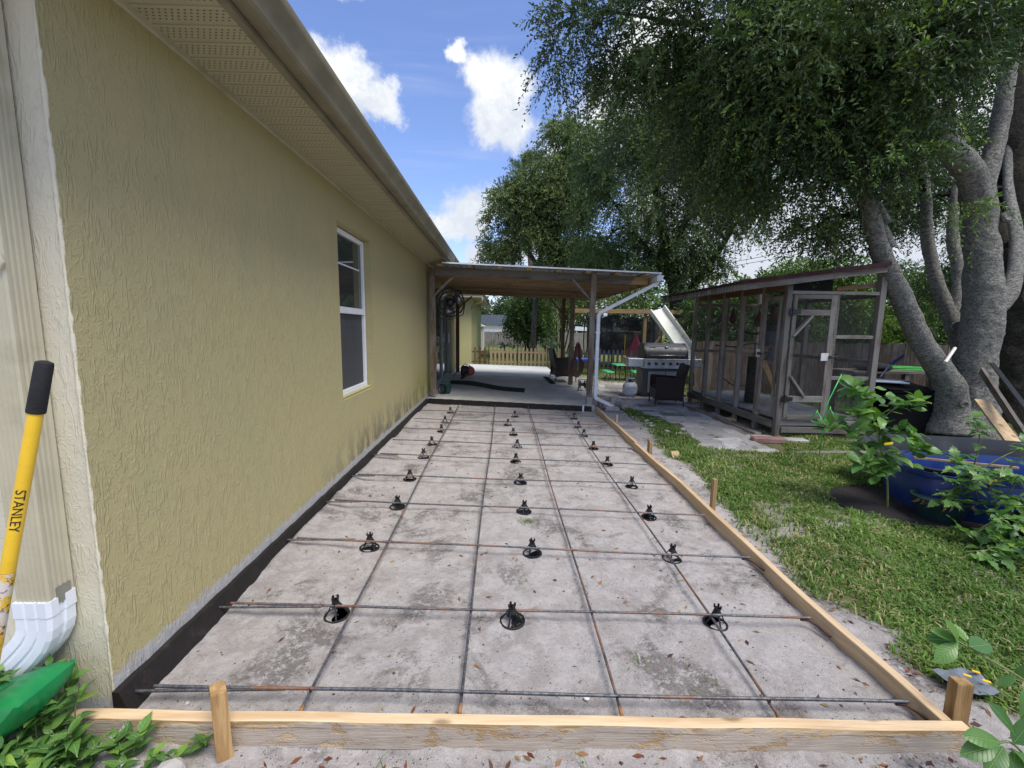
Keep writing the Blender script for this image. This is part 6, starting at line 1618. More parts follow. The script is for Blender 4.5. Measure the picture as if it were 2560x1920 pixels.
NEAR = [(0.77, 6.5, 5.5, 0.3), (0.85, 6.5, 5.0, 0.22), (1.21, 6.3, 5.44, 0.5), (1.48, 6.3, 4.94, 0.38), (1.8, 6.0, 5.22, 0.7), (2.32, 6.5, 4.84, 0.5), (2.3, 5.5, 4.92, 0.8), (2.81, 6.0, 4.48, 0.75), (2.96, 5.5, 4.94, 0.9), (3.13, 5.5, 4.19, 0.75), (3.37, 6.5, 3.95, 0.7), (3.6, 5.8, 3.69, 0.65), (3.29, 5.0, 4.54, 0.9), (3.85, 5.4, 4.11, 0.85), (4.27, 6.0, 3.45, 0.55), (4.62, 5.8, 3.75, 0.7), (3.9, 5.0, 4.51, 0.9), (4.47, 5.3, 4.17, 0.8), (4.29, 5.0, 4.66, 0.8), (6.1, 6.8, 4.12, 0.6), (8.0, 8.3, 5.0, 0.5), (8.07, 8.3, 3.91, 0.6), (5.24, 6.6, 3.1, 0.42), (4.9, 7.0, 3.05, 0.35), (9.35, 8.5, 4.83, 0.7), (9.92, 8.8, 3.58, 0.7), (3.1, 7.5, 4.53, 0.8), (2.81, 8.5, 5.17, 0.8), (2.37, 9.0, 4.86, 0.8), (7.24, 7.8, 3.6, 0.5), (4.21, 7.0, 5.59, 0.9), (3.88, 8.0, 3.84, 0.5), (4.27, 7.5, 3.60, 0.35), (2.0, 5.8, 5.9, .7), (3.2, 5.6, 6.1, 1.0), (4.6, 5.4, 5.9, 1.0), (5.6, 6.0, 5.4, .9), (5.3, 5.2, 4.9, .6), (9.3, 8.4, 2.4, .5), (6.0, 7.2, 3.4, .4)]
def big_tree():
    T = thing('laurel_oak', (7.0, 6.3, -.17), 'big grey multi-stemmed tree overhanging the yard, white pipe in its fork', 'tree')
    A = [(6.75, 6.28, -.05, 0.289), (6.73, 6.3, .35, 0.240), (6.55, 6.25, .78, 0.172), (6.08, 6.2, 1.30, 0.140), (5.68, 6.15, 1.88, 0.128), (5.28, 6.1, 2.44, 0.115), (4.96, 6.0, 2.97, 0.099), (4.66, 5.9, 3.46, 0.080), (4.33, 5.8, 3.98, 0.056)]
    B = [(7.12, 6.3, -.25, 0.329), (7.10, 6.3, .35, 0.267), (7.06, 6.3, .85, 0.227), (7.04, 6.3, 1.3, 0.223), (7.02, 6.3, 1.91, 0.235), (6.90, 6.3, 2.5, 0.196), (6.76, 6.3, 3.07, 0.196), (6.58, 6.2, 3.50, 0.180)]
    B1 = [(6.70, 6.28, 3.1, 0.119), (6.74, 6.25, 3.6, 0.115), (6.86, 6.3, 4.13, 0.105), (6.88, 6.3, 4.85, 0.091), (6.89, 6.3, 5.54, 0.084), (6.90, 6.3, 6.6, 0.063)]
    B2 = [(6.62, 6.2, 3.2, 0.154), (6.30, 6.05, 3.58, 0.154), (5.8, 5.9, 3.83, 0.140), (5.17, 5.7, 4.15, 0.119), (4.62, 5.5, 4.47, 0.105), (4.18, 5.3, 4.8, 0.091), (3.76, 5.1, 5.15, 0.063)]
    C = [(7.25, 6.62, .3, 0.154), (7.35, 6.75, .95, 0.119), (7.14, 6.8, 1.58, 0.108), (6.92, 6.9, 2.16, 0.091), (6.74, 7.0, 2.89, 0.084), (6.61, 7.0, 3.59, 0.070), (6.63, 7.2, 4.35, 0.049)]
    C2 = [(7.2, 6.8, 1.4, 0.091), (7.34, 7.0, 2.32, 0.087), (7.26, 7.1, 2.92, 0.084), (7.3, 7.2, 3.66, 0.070), (7.49, 7.4, 4.59, 0.049)]
    E = [(5.35, 6.08, 2.6, 0.063), (5.12, 6.1, 3.0, 0.059), (4.8, 6.2, 3.4, 0.049), (4.4, 6.35, 3.75, 0.035), (4.0, 6.5, 4.0, 0.021)]
    F_ = [(5.0, 5.65, 4.2, 0.070), (4.6, 5.6, 4.15, 0.063), (4.0, 5.6, 4.45, 0.052), (3.3, 5.7, 4.85, 0.038), (2.4, 6.0, 5.25, 0.025), (1.3, 6.3, 5.6, 0.013)]
    G_ = [(5.2, 6.02, 2.9, 0.063), (4.95, 6.3, 3.6, 0.056), (4.6, 6.8, 4.5, 0.045), (3.9, 7.3, 5.1, 0.035), (3.0, 8.0, 5.3, 0.021)]
    Hh = [(7.35, 6.5, 1.7, 0.119), (7.75, 6.6, 2.1, 0.105), (8.2, 7.0, 2.9, 0.091), (8.6, 7.6, 3.9, 0.070), (8.9, 8.0, 5.0, 0.042)]
    limb('trunk', B, 'bark_grey', T, 56, 18, .09, 1, flare=.28)
    for i, (l, s) in enumerate(((A, 32), (B1, 24), (B2, 26), (C, 22), (C2, 18), (E, 14), (F_, 14), (G_, 14), (Hh, 16))):
        limb('limb', l, 'bark_grey' if i != 6 else 'bark_dark', T, s, 9, .09, 3+i)
    for x, y, z, r_, dx in ((7.50, 6.10, 1.98, .075, .6), (6.62, 5.98, .42, .045, -.3), (6.98, 6.10, 3.05, .06, -.2), (7.0, 6.60, 1.55, .06, -.8)):
        M().lathe([(r_*1.2, -r_), (r_*1.25, -.02), (r_, .01), (r_*.75, .0), (0, -.012)], (x, y, z), 16, rot=Matrix.Rotation(R(85), 3, 'X') @ Matrix.Rotation(dx*.6, 3, 'Y')).build('knot', mt['bark_grey'], T, smooth=True)
    sub_branches(T, [A[3:], B1, B2, C[2:], C2, E, F_, G_, Hh], NEAR, 'bark_dark', .05, 5, 5)
    crown(T, NEAR, 24000, 12, .34, .064, .027, droop=.38, gap=.47, gs=2.0, seed=11, young=.04, clump=1.3, shift=(.82, .84, .82))
    # tips that hang free at the left and lower edge, longer strands
    fr = [(0.72, 6.5, 5.15, .16), (.80, 6.5, 4.78, .14), (1.05, 6.4, 5.1, .2), (1.3, 6.3, 4.75, .18), (.9, 6.5, 5.6, .25), (1.7, 6.3, 4.7, .25), (3.9, 6.2, 3.25, .25), (3.35, 6.4, 3.5, .3), (3.0, 6.5, 3.7, .25), (4.4, 6.3, 2.95, .22), (4.8, 6.6, 2.85, .2), (2.6, 6.3, 4.1, .25), (5.3, 6.6, 2.75, .2)]
    crown(T, fr, 560, 16, .48, .060, .024, droop=1.0, seed=21, young=.08, name='hanging_twigs')
    # bright young shoots at the edge of the crown
    ys = [(3.9, 4.6, 3.25, .12), (3.4, 5.0, 3.6, .15), (4.7, 5.0, 3.5, .1), (2.7, 5.4, 3.85, .15), (5.6, 5.4, 2.9, .12), (5.95, 5.5, 3.0, .10), (3.1, 5.2, 4.3, .2)]
    crown(T, ys, 80, 16, .34, .055, .018, droop=.7, seed=31, young=1.0, name='young_shoots', youngc=(.15, .26, .05))
big_tree()
def dark_tree():
    T = thing('oak_tree', (9.6, 7.8, -.4), 'dark rough trunk at the right picture edge behind the big grey tree', 'tree')
    D_ = [(9.75, 7.8, -.8, .62), (9.6, 7.8, .3, .50), (9.5, 7.8, 1.2, .46), (9.34, 7.8, 2.03, .44), (9.14, 7.9, 3.66, .34), (9.02, 8.0, 4.86, .28), (8.9, 8.1, 6.4, .2)]
    limb('trunk', D_, 'bark_dark', T, 30, 10, .11, 15)
    D2 = [(9.45, 7.7, 1.4, .3), (9.0, 7.6, 2.4, .2), (8.6, 7.7, 3.2, .16), (8.3, 7.9, 4.2, .1)]; limb('limb', D2, 'bark_dark', T, 18, 8, .1, 16)
    bl = [(9.6, 9.2, 5.2, 1.2), (8.6, 9.2, 6.4, 1.0), (10.6, 9.0, 4.0, 1.1), (10.2, 9.4, 2.6, .9), (8.4, 9.6, 4.2, .8), (11, 8.5, 5.6, 1.2), (9.2, 8.6, 7.2, 1.2), (7.6, 9.4, 6.6, .9)]
    sub_branches(T, [D_[3:], D2], bl, 'bark_dark', .07, 8, 4)
    crown(T, bl, 5200, 12, .45, .065, .026, droop=.8, gap=.36, seed=41, young=.02, shift=(.8, .8, .8))
dark_tree()
MID = [(3.62, 15.0, 7.57, 1.5), (4.96, 15.0, 8.17, 1.5), (6.24, 15.0, 7.2, 1.7), (5.07, 15.0, 6.16, 1.9), (3.84, 15.5, 5.69, 1.6), (6.96, 15.0, 5.76, 1.5), (7.94, 15.0, 5.19, 1.0), (6.09, 15.0, 4.71, 1.3), (3.52, 16.0, 4.39, 1.2), (7.1, 15.0, 4.0, 0.7), (4.87, 15.5, 4.32, 1.1), (7.7, 14.5, 6.1, 1.0), (2.77, 16.0, 6.74, 1.1), (7.9, 14.3, 4.67, 0.6), (6.4, 15.0, 3.35, 0.5), (6.06, 16.0, 3.95, 1.0), (5.23, 17.0, 3.3, 0.6), (7.3, 15.0, 3.6, .45), (5.6, 15.5, 8.6, 1.2), (6.9, 15.6, 8.0, 1.2), (4.3, 15, 3.5, .6)]
def oak(name, label, blobs, trunk, limbs, ntw, k, tl, L, W, seed, mat='bark_dark', **kw):
    b = trunk[0]; T = thing(name, (b[0], b[1], b[2]), label, 'tree')
    limb('trunk', trunk, mat, T, 20, 8, .09, seed)
    for l in limbs: limb('limb', l, mat, T, 12, 6, .08, seed+1)
    sub_branches(T, [trunk[2:]]+limbs, blobs, mat, .07, seed, 4)
    crown(T, blobs, ntw, k, tl, L, W, seed=seed, **kw); return T
oak('live_oak', 'wide live oak with drooping crown standing behind the slide', MID,
    [(6.35, 15.6, -.3, .34), (6.3, 15.6, 1.2, .27), (6.2, 15.6, 2.4, .25), (5.95, 15.6, 3.6, .22), (5.5, 15.6, 5.0, .18), (5.1, 15.5, 6.8, .1)],
    [[(6.2, 15.6, 2.3, .17), (6.7, 15.4, 3.0, .14), (7.3, 15.2, 4.0, .11), (7.8, 15, 5.0, .06)], [(6.1, 15.6, 3.0, .15), (5.2, 15.5, 3.9, .11), (4.3, 15.4, 5.0, .07)], [(5.8, 15.6, 4.0, .13), (6.4, 15.5, 5.5, .1), (6.6, 15.3, 7.0, .05)]],
    12500, 12, .55, .10, .042, 51, droop=.6, gap=.46, gs=.95, young=.05, clump=.6)
LEFT = [(2.83, 20.0, 9.01, 1.3), (1.85, 20.0, 7.64, 1.6), (0.65, 20.0, 6.65, 1.3), (0.05, 20.0, 5.25, 1.0), (1.5, 20.0, 5.08, 1.5), (2.91, 20.0, 6.49, 1.8), (3.16, 20.0, 4.91, 1.4), (2.4, 20.0, 9.95, 0.6), (0.05, 20.0, 7.1, 0.6), (4.22, 20.0, 4.52, 1.0), (2.36, 20.0, 3.7, 1.0), (-.35, 20, 6.1, .5), (-.45, 20, 4.6, .5), (3.6, 20, 7.8, 1.2)]
LO = np.array([[.065, .11, .040], [.11, .16, .055], [.16, .21, .075], [.21, .26, .10]])
oak('live_oak', 'lighter round headed oak left of the drooping one, rising over the patio roof', LEFT,
    [(1.42, 20.2, -.2, .15), (1.45, 20.2, 1.6, .12), (1.55, 20.2, 3.4, .11), (1.8, 20.2, 5.4, .10), (2.1, 20.2, 7.5, .06)], [[(1.5, 20.2, 2.8, .09), (1.5, 20.1, 4.2, .1), (.6, 20, 5.4, .06)], [(1.5, 20.2, 3.2, .09), (3.2, 20.1, 4.4, .08), (3.6, 20, 6, .05)]],
    11500, 11, .55, .12, .055, 61, 'bark_far', droop=.35, gap=.40, gs=.9, young=.10, clump=.5, base=LO, youngc=(.22, .27, .10))
def pine(label, x, y, top, lean, r_, tuft_z, seed, cat='tree'):
    T = thing('pine_tree', (x, y, -.4), label, cat)
    tr = [(x, y, -.6, r_*1.15), (x+lean*.2, y, top*.3, r_), (x+lean*.6, y, top*.65, r_*.75), (x+lean, y, top, r_*.35)]
    limb('trunk', tr, 'bark_far', T, 14, 8, .07, seed)
    rnd = np.random.default_rng(seed); P = []; D = []
    m = M()
    for k in range(16):
        z = rnd.uniform(tuft_z, top); a = rnd.uniform(0, 6.28); s = Vector((x+lean*z/top, y, z)); e = s+Vector((math.cos(a)*rnd.uniform(.4, 1.1), math.sin(a)*1.0, rnd.uniform(.1, .6)))
        m.tube([s, (s+e)/2+Vector((0, 0, -.05)), e], [.03, .02, .012], 5)
        for q in range(6):
            c = np.array(e)+rnd.normal(0, .16, 3); n = 60; u = unit(rnd.normal(size=(n, 3))+[0, 0, .4]); P.append(np.repeat(c[None], n, 0)); D.append(u)
    m.build('branch', mt['bark_far'], T)
    P = np.concatenate(P); D = np.concatenate(D); n = len(P); c = np.array([.07, .115, .045])*rnd.uniform(.6, 1.3, (n, 1))
    leaf_mesh('crown', P, D, unit(rnd.normal(size=(n, 3))), rnd.uniform(.22, .36, n), np.full(n, .014), c, mt['tree_leaf'], T)
pine('pine with bare pinkish trunk standing right of the leafy bush in the patio view', 3.58, 30, 12.5, -.6, .26, 9.0, 71)
pine('slim grey trunked pine whose tufted top shows left of the light oak', 2.15, 29, 12.0, -1.0, .19, 10.2, 72)
def bush(name, label, blobs, ntw, k, tl, L, W, seed, stem=True, cat='bush', group=None, **kw):
    B = np.array(blobs); x, y = B[:, 0].mean(), B[:, 1].mean(); T = thing(name, (x, y, g(x)-.2), label, cat, group)
    if stem:
        m = M()
        for b in blobs: m.tube([(x+(b[0]-x)*.2, y, -.3), ((x+b[0])/2, (y+b[1])/2, b[2]*.55), b[:3]], [.05, .035, .015], 6)
        m.build('stem', mt['bark_dark'], T, smooth=True)
    crown(T, blobs, ntw, k, tl, L, W, seed=seed, twigs=False, **kw); return T
DG = np.array([[.035, .075, .022], [.055, .11, .03], [.08, .14, .04], [.11, .18, .05]])
BG = np.array([[.05, .10, .02], [.09, .17, .03], [.15, .25, .04], [.22, .33, .06]])
bush('leafy_tree', 'dense dark green bushy tree in the middle of the patio view', [(1.1, 24, 1.4, .8), (1.9, 24, 1.3, .8), (1.2, 24, 2.4, .9), (2.0, 24, 2.5, .8), (1.6, 24, 3.4, .8), (2.3, 24.4, 1.9, .6), (.7, 24, 2.0, .5), (1.2, 24.6, 4.2, .5), (2.3, 24.6, 3.9, .7)], 1500, 9, .5, .17, .075, 81, base=DG, gap=.3, droop=.4, cat='tree')
bush('leafy_tree', 'thin pale green tree crown hanging over the fence right of the bushy tree', [(3.0, 26, 3.6, .9), (4.1, 26, 3.6, .8), (2.8, 26, 2.4, .6), (4.6, 26, 2.8, .7), (3.6, 26.2, 4.6, .8), (.2, 26, 4.3, .6), (5.4, 26, 3.4, .8)], 900, 9, .5, .15, .06, 82, base=LO, gap=.42, droop=.5, cat='tree')
def banana(label, x, y, z0, s, seed):
    T = thing('banana_plant', (x, y, z0), label, 'plant'); r = random.Random(seed)
    M().tube([(x, y, z0), (x, y, z0+.6*s)], [.06*s, .04*s], 8).build('stem', mt['green_stem'], T)
    me = None
    for k in range(7):
        a = k*2.4+seed; el = r.uniform(.5, 1.1); L = s*r.uniform(.7, 1.0); m = M(); n = 8
        d = Vector((math.cos(a), math.sin(a), 0)); sd = Vector((-math.sin(a), math.cos(a), 0))
        for i in range(n+1):
            t = i/n; c = Vector((x, y, z0+.55*s))+d*(L*t*math.cos(el))+Vector((0, 0, L*(t*math.sin(el)-.7*t*t))); w = .11*s*math.sin(math.pi*min(1, t*.95+.05))**.6
            m.v += [tuple(c-sd*w-Vector((0, 0, w*.25))), tuple(c), tuple(c+sd*w-Vector((0, 0, w*.25)))]
        for i in range(n): b = i*3; m.f += [[b, b+1, b+4, b+3], [b+1, b+2, b+5, b+4]]
        m.build('leaf', mt['broad_leaf'], T, smooth=True)
banana('small banana plant left of the bushy tree, over the golden pickets', .1, 22, -.1, 1.0, 1); banana('banana plant right of the bushy tree in the patio view', 2.75, 22, -.1, 1.1, 2); banana('low broad leaved plant at the foot of the bushy tree', 1.0, 21, -.2, .8, 4)
# tree line and hedges
hl = [('far green tree', -9.5, 52, 4.2, 4.5), ('x', -4.5, 50, 3.6, 3.4), ('x', .5, 52, 4.6, 4.2), ('x', 5, 50, 6.4, 5.4), ('x', 9.5, 52, 6.8, 5.4), ('x', 14, 48, 6.4, 5.0), ('x', 18.5, 44, 4.8, 3.6), ('x', 23, 42, 6.0, 3.6), ('x', 28.5, 42, 6.4, 4.0), ('x', 34, 40, 5.6, 4.2), ('x', 41, 40, 5.5, 4.5)]
wh = ['above the shed roof at the far left', 'behind the neighbour roof', 'behind the dense bushy tree', 'behind the pine trunks', 'behind the patio middle post', 'behind the trampoline', 'low behind the slide', 'seen under the oak, left of the cage roof', 'over the middle of the cage roof', 'over the right part of the cage roof', 'behind the stems of the big tree']
for i, (q, x, y, z, r_) in enumerate(hl):
    bl = [(x+random.uniform(-.7, .7)*r_*.7, y+random.uniform(-.5, .5), z*random.uniform(.45, .9), r_*random.uniform(.4, .6)) for _ in range(6)]+[(x, y, z*.3, r_*.6)]
    bush('background_tree', 'distant green tree of the tree line %s' % wh[i], bl, 950, 8, .8, .34, .17, 90+i, base=LO if i % 2 else DG, gap=.3, droop=.4, cat='tree', group='trees of the far tree line', shift=(1, 1, 1))
hd = [([(6.4, 12.6, 1.5, .8), (7.2, 12.8, 2.0, .8), (6.0, 13, 2.2, .6)], 'dark shrub mass behind the fence, seen through the front of the cage', DG), ([(8.2, 12.6, 2.3, .8), (8.7, 12.9, 3.0, .7), (8.3, 12.3, 1.4, .7), (7.7, 12.6, 2.7, .5)], 'bright leafy shrub rising behind the right end of the cage', BG), ([(9.7, 12.6, 2.2, .9), (9.8, 12.8, 3.1, .7), (10.2, 12.2, 1.4, .8)], 'tall green shrub between the cage and the leaning stem', BG), ([(11.3, 12.6, 1.8, 1.0), (11.6, 12.8, 2.9, .8), (12.6, 12.6, 1.6, .9), (13, 12.6, 2.8, .9)], 'dark green shrub mass behind the big tree stems', DG), ([(14.5, 11.5, 2.0, 1.3), (16, 11, 2.5, 1.5), (15, 11, 3.8, 1.2)], 'dark shrub mass at the right edge behind the trunks', DG), ([(7.0, 12.4, .9, .5), (8.8, 12.3, .8, .6), (9.9, 12.0, .8, .6), (11.2, 12, .9, .7)], 'low dark shrubs right behind the plank fence', DG)]
for i, (bl, lab, bs) in enumerate(hd): bush('shrub', lab, bl, int(560*len(bl)), 9, .4, .10, .042, 120+i, base=bs, gap=.26, droop=.5, young=.04)

# ---------------------------------------------------------------- leaves that can be told apart: one object each, shared meshes
def leaf_proto(name, L, W, kind='oval', arch=.25, fold=.18, mat='broad_leaf'):
    m = M(); n = 8
    for i in range(n+1):
        t = i/n
        if kind == 'oval': w = math.sin(math.pi*t**.85)**.75
        elif kind == 'obov': w = math.sin(math.pi*t**1.35)**.8
        elif kind == 'point': w = math.sin(math.pi*t**.62)**1.15
        else: w = math.sin(math.pi*t**.7)**.9*(1+.22*math.cos(i*math.pi))
        w = max(w, .03)*W/2; x = L*t; z = -arch*L*t*t+.10*L*t; wv = .04*W*math.sin(t*9)
        m.v += [(x-.04*L*(kind == 'lobed') , -w, z+fold*w+wv), (x, 0, z), (x-.04*L*(kind == 'lobed'), w, z+fold*w-wv)]
    for i in range(n): b = i*3; m.f += [[b, b+3, b+4, b+1], [b+1, b+4, b+5, b+2]]
    o = m.build(name, mt[mat], None, smooth=True); me = o.data; bpy.data.objects.remove(o); return me
LP = {'sap': [leaf_proto('leaf', .138, .076, 'obov', .2), leaf_proto('leaf', .13, .07, 'oval', .45), leaf_proto('leaf', .125, .072, 'obov', -.1)],
      'weed': [leaf_proto('leaf', .062, .034, 'point', .3), leaf_proto('leaf', .066, .034, 'point', .05), leaf_proto('leaf', .06, .031, 'point', .6)],
      'vine': [leaf_proto('leaf', .080, .048, 'lobed', .35), leaf_proto('leaf', .072, .050, 'lobed', .1), leaf_proto('leaf', .078, .045, 'lobed', .7)],
      'big': [leaf_proto('leaf', .13, .055, 'obov', .25), leaf_proto('leaf', .12, .058, 'oval', .1)]}
def put_leaf(T, me, p, d, up, s, name='leaf'):
    d = Vector(d).normalized(); up = Vector(up); y = up.cross(d)
    if y.length < 1e-3: y = Vector((0, 1, 0)).cross(d)
    y.normalize(); z = d.cross(y)
    o = bpy.data.objects.new(name, me); COL.objects.link(o); o.parent = T
    m = Matrix.Identity(4)
    for i in range(3): m[i][0] = d[i]*s; m[i][1] = y[i]*s; m[i][2] = z[i]*s
    q = inv_of(T) @ Vector(p); m[0][3], m[1][3], m[2][3] = q; o.matrix_basis = m; return o
rl = random.Random(5)
def rv(s=1.0): return Vector((rl.gauss(0, s), rl.gauss(0, s), rl.gauss(0, s)))
def whorl(T, kind, p, axis, n, s, spread=1.0):
    a0 = rl.random()*6.28; axis = Vector(axis).normalized(); sd, u, d = frame_of(axis)
    for k in range(n):
        a = a0+k*2.4; q = sd*math.cos(a)+u*math.sin(a); dr = axis*(.55/spread)+q*.9+rv(.12); put_leaf(T, rl.choice(LP[kind]), Vector(p)+q*.004-axis*.008*k, dr, axis+rv(.2)+Vector((0, 0, .8)), s*rl.uniform(.65, 1.1))
def sapling():
    T = thing('young_tree', (3.37, 3.55, -.09), 'young leafy tree with a thin bare stem growing out of the mulch ring', 'young tree')
    st = [(3.375, 3.55, -.10), (3.36, 3.55, .05), (3.33, 3.55, .22), (3.27, 3.55, .38), (3.22, 3.55, .55), (3.14, 3.55, .72), (3.03, 3.54, .87), (2.93, 3.53, .98)]
    M().tube(catmull(st, 5)[0], [.0095-.006*i/35 for i in range(36)], 9).build('stem', mt['green_stem'], T, smooth=True)
    br = [[(3.24, 3.55, .48), (3.05, 3.52, .58), (2.82, 3.48, .63), (2.70, 3.46, .66)], [(3.18, 3.55, .65), (3.25, 3.5, .78), (3.33, 3.47, .86), (3.42, 3.45, .88)], [(3.30, 3.55, .33), (3.40, 3.5, .42), (3.50, 3.45, .48), (3.58, 3.42, .47)], [(3.27, 3.55, .40), (3.12, 3.48, .42), (3.02, 3.42, .38), (2.95, 3.38, .36)], [(3.2, 3.55, .55), (3.28, 3.45, .62), (3.36, 3.38, .62)], [(3.10, 3.55, .76), (2.98, 3.48, .78), (2.90, 3.44, .80)], [(3.28, 3.56, .36), (3.22, 3.65, .42), (3.16, 3.7, .44)], [(3.33, 3.55, .25), (3.22, 3.5, .28), (3.14, 3.46, .26)]]
    for b in br:
        ct = catmull(b, 5)[0]; M().tube(ct, [.006-.003*i/len(ct) for i in range(len(ct))], 6).build('branch', mt['green_stem'], T, smooth=True)
        for i in range(5, len(ct), 3): put_leaf(T, rl.choice(LP['sap']), ct[i], (ct[i]-ct[i-1]).normalized()*.4+rv(.5)+Vector((0, -.2, 0)), Vector((0, -.3, 1))+rv(.2), rl.uniform(.7, 1.0))
        whorl(T, 'sap', ct[-1], (ct[-1]-ct[-2])+Vector((0, 0, .02)), 9, .95)
        whorl(T, 'sap', ct[len(ct)//2], (ct[-1]-ct[-2])+Vector((0, 0, .02)), 6, .9)
    for i, p in enumerate(catmull(st, 5)[0][12:]):
        for q in range(2): put_leaf(T, rl.choice(LP['sap']), p+rv(.02), rv(.8)+Vector((0, -.3, .2)), Vector((0, -.5, 1))+rv(.2), rl.uniform(.8, 1.15))
    for k in range(44):
        a = rl.random()*6.28; z = rl.uniform(.28, .98); rad = .26*math.sin(math.pi*(z-.15)/1.0)*rl.random()**.5; cx = 3.37-.46*max(0, z-.3)**1.0
        p = Vector((cx+rad*math.cos(a)*1.1, 3.52+rad*math.sin(a)*.8, z)); put_leaf(T, rl.choice(LP['sap']), p, Vector((math.cos(a), math.sin(a)*.6-.3, rl.uniform(-.5, .4))), Vector((0, -.7, 1))+rv(.2), rl.uniform(.7, 1.0))
    whorl(T, 'sap', st[-1], (-.4, 0, 1), 7, 1.05); whorl(T, 'sap', (3.0, 3.54, .9), (-.4, 0, 1), 5, 1.0)
    T2 = thing('tree_label', (3.15, 3.4, .55), 'yellow plastic tag hanging among the leaves of the young tree', 'label')
    M().beam((3.10, 3.36, .535), (3.17, 3.36, .545), .004, .018).build('tag', mt['tag_yellow'], T2)
    T3 = thing('plant_support', (3.85, 5.0, -.1), 'bright green cane with two green hoops standing before the cage, behind the young tree', 'plant support')
    M().tube([(3.995, 5.0, .94), (3.85, 5.0, .56), (3.83, 5.0, -.1)], .0055, 6).build('cane', mt['bright_green'], T3, smooth=True)
    for cx, cz, rx, rz_ in ((3.745, .43, .045, .075), (3.90, .46, .045, .09)):
        M().tube([(cx+rx*math.cos(a), 5.0+.04*math.sin(a*2), cz+rz_*math.sin(a)) for a in np.linspace(0, 6.283, 19)[:-1]], .006, 6, closed=True).build('hoop', mt['bright_green'], T3, smooth=True)
sapling()
def weeds():
    spots = [(-1.52, 1.33, .20, 5), (-1.62, 1.30, .26, 5), (-1.44, 1.36, .30, 3), (-1.38, 1.30, .14, 4), (-1.55, 1.20, .14, 5), (-1.42, 1.20, .11, 5), (-1.68, 1.18, .14, 4), (-1.33, 1.24, .10, 4), (-1.60, 1.10, .10, 4), (-1.48, 1.10, .08, 4), (-1.22, 1.275, .075, 3), (-1.30, 1.14, .06, 3), (-1.03, 1.30, .045, 2), (-1.15, 1.20, .05, 3), (-1.70, 1.30, .25, 4)]
    names = ['against the cream wall under the white elbow', 'at the far left behind the green bag', 'tallest, right at the wall corner above the form board end', 'just left of the form board end', 'under the green bag', 'in front of the form board end', 'at the left edge under the bag', 'in front of the wall corner', 'at the bottom left', 'bottom, left of the concrete lump', 'touching the form board left of the muddy stake', 'flat on the sand at the bottom', 'tiny seedling right beside the muddy stake', 'small seedling between the concrete chunks', 'behind the elbow at the left edge']
    for i, (x, y, h, n) in enumerate(spots):
        T = thing('weed_plant', (x, y, g(x)), 'fresh green pointed-leaf weed %s' % names[i], 'weed', 'weeds at the wall corner')
        m = M()
        for k in range(n):
            a = rl.random()*6.28; e = Vector((x+math.cos(a)*(.05+.06*rl.random()), y+math.sin(a)*.05-.01, g(x)+h*rl.uniform(.65, 1.15))); b = Vector((x+math.cos(a)*.02, y+math.sin(a)*.02, g(x)-.01))
            if e.y > 1.445: e.y = 1.44
            ct = catmull([b, (b+e)/2+rv(.008), e], 4)[0]; m.tube(ct, .0022, 5)
            for j in range(2, len(ct)-1, 2):
                q = rl.random()*6.28
                for s in (0, math.pi): put_leaf(T, rl.choice(LP['weed']), ct[j], Vector((math.cos(q+s), math.sin(q+s), .35)), (0, 0, 1), rl.uniform(.7, 1.15)*(1 if h > .07 else .8))
            whorl(T, 'weed', ct[-1], (0, -.1, 1), 5, .95 if h > .07 else .75)
        m.build('stem', mt['green_stem'], T, smooth=True)
weeds()
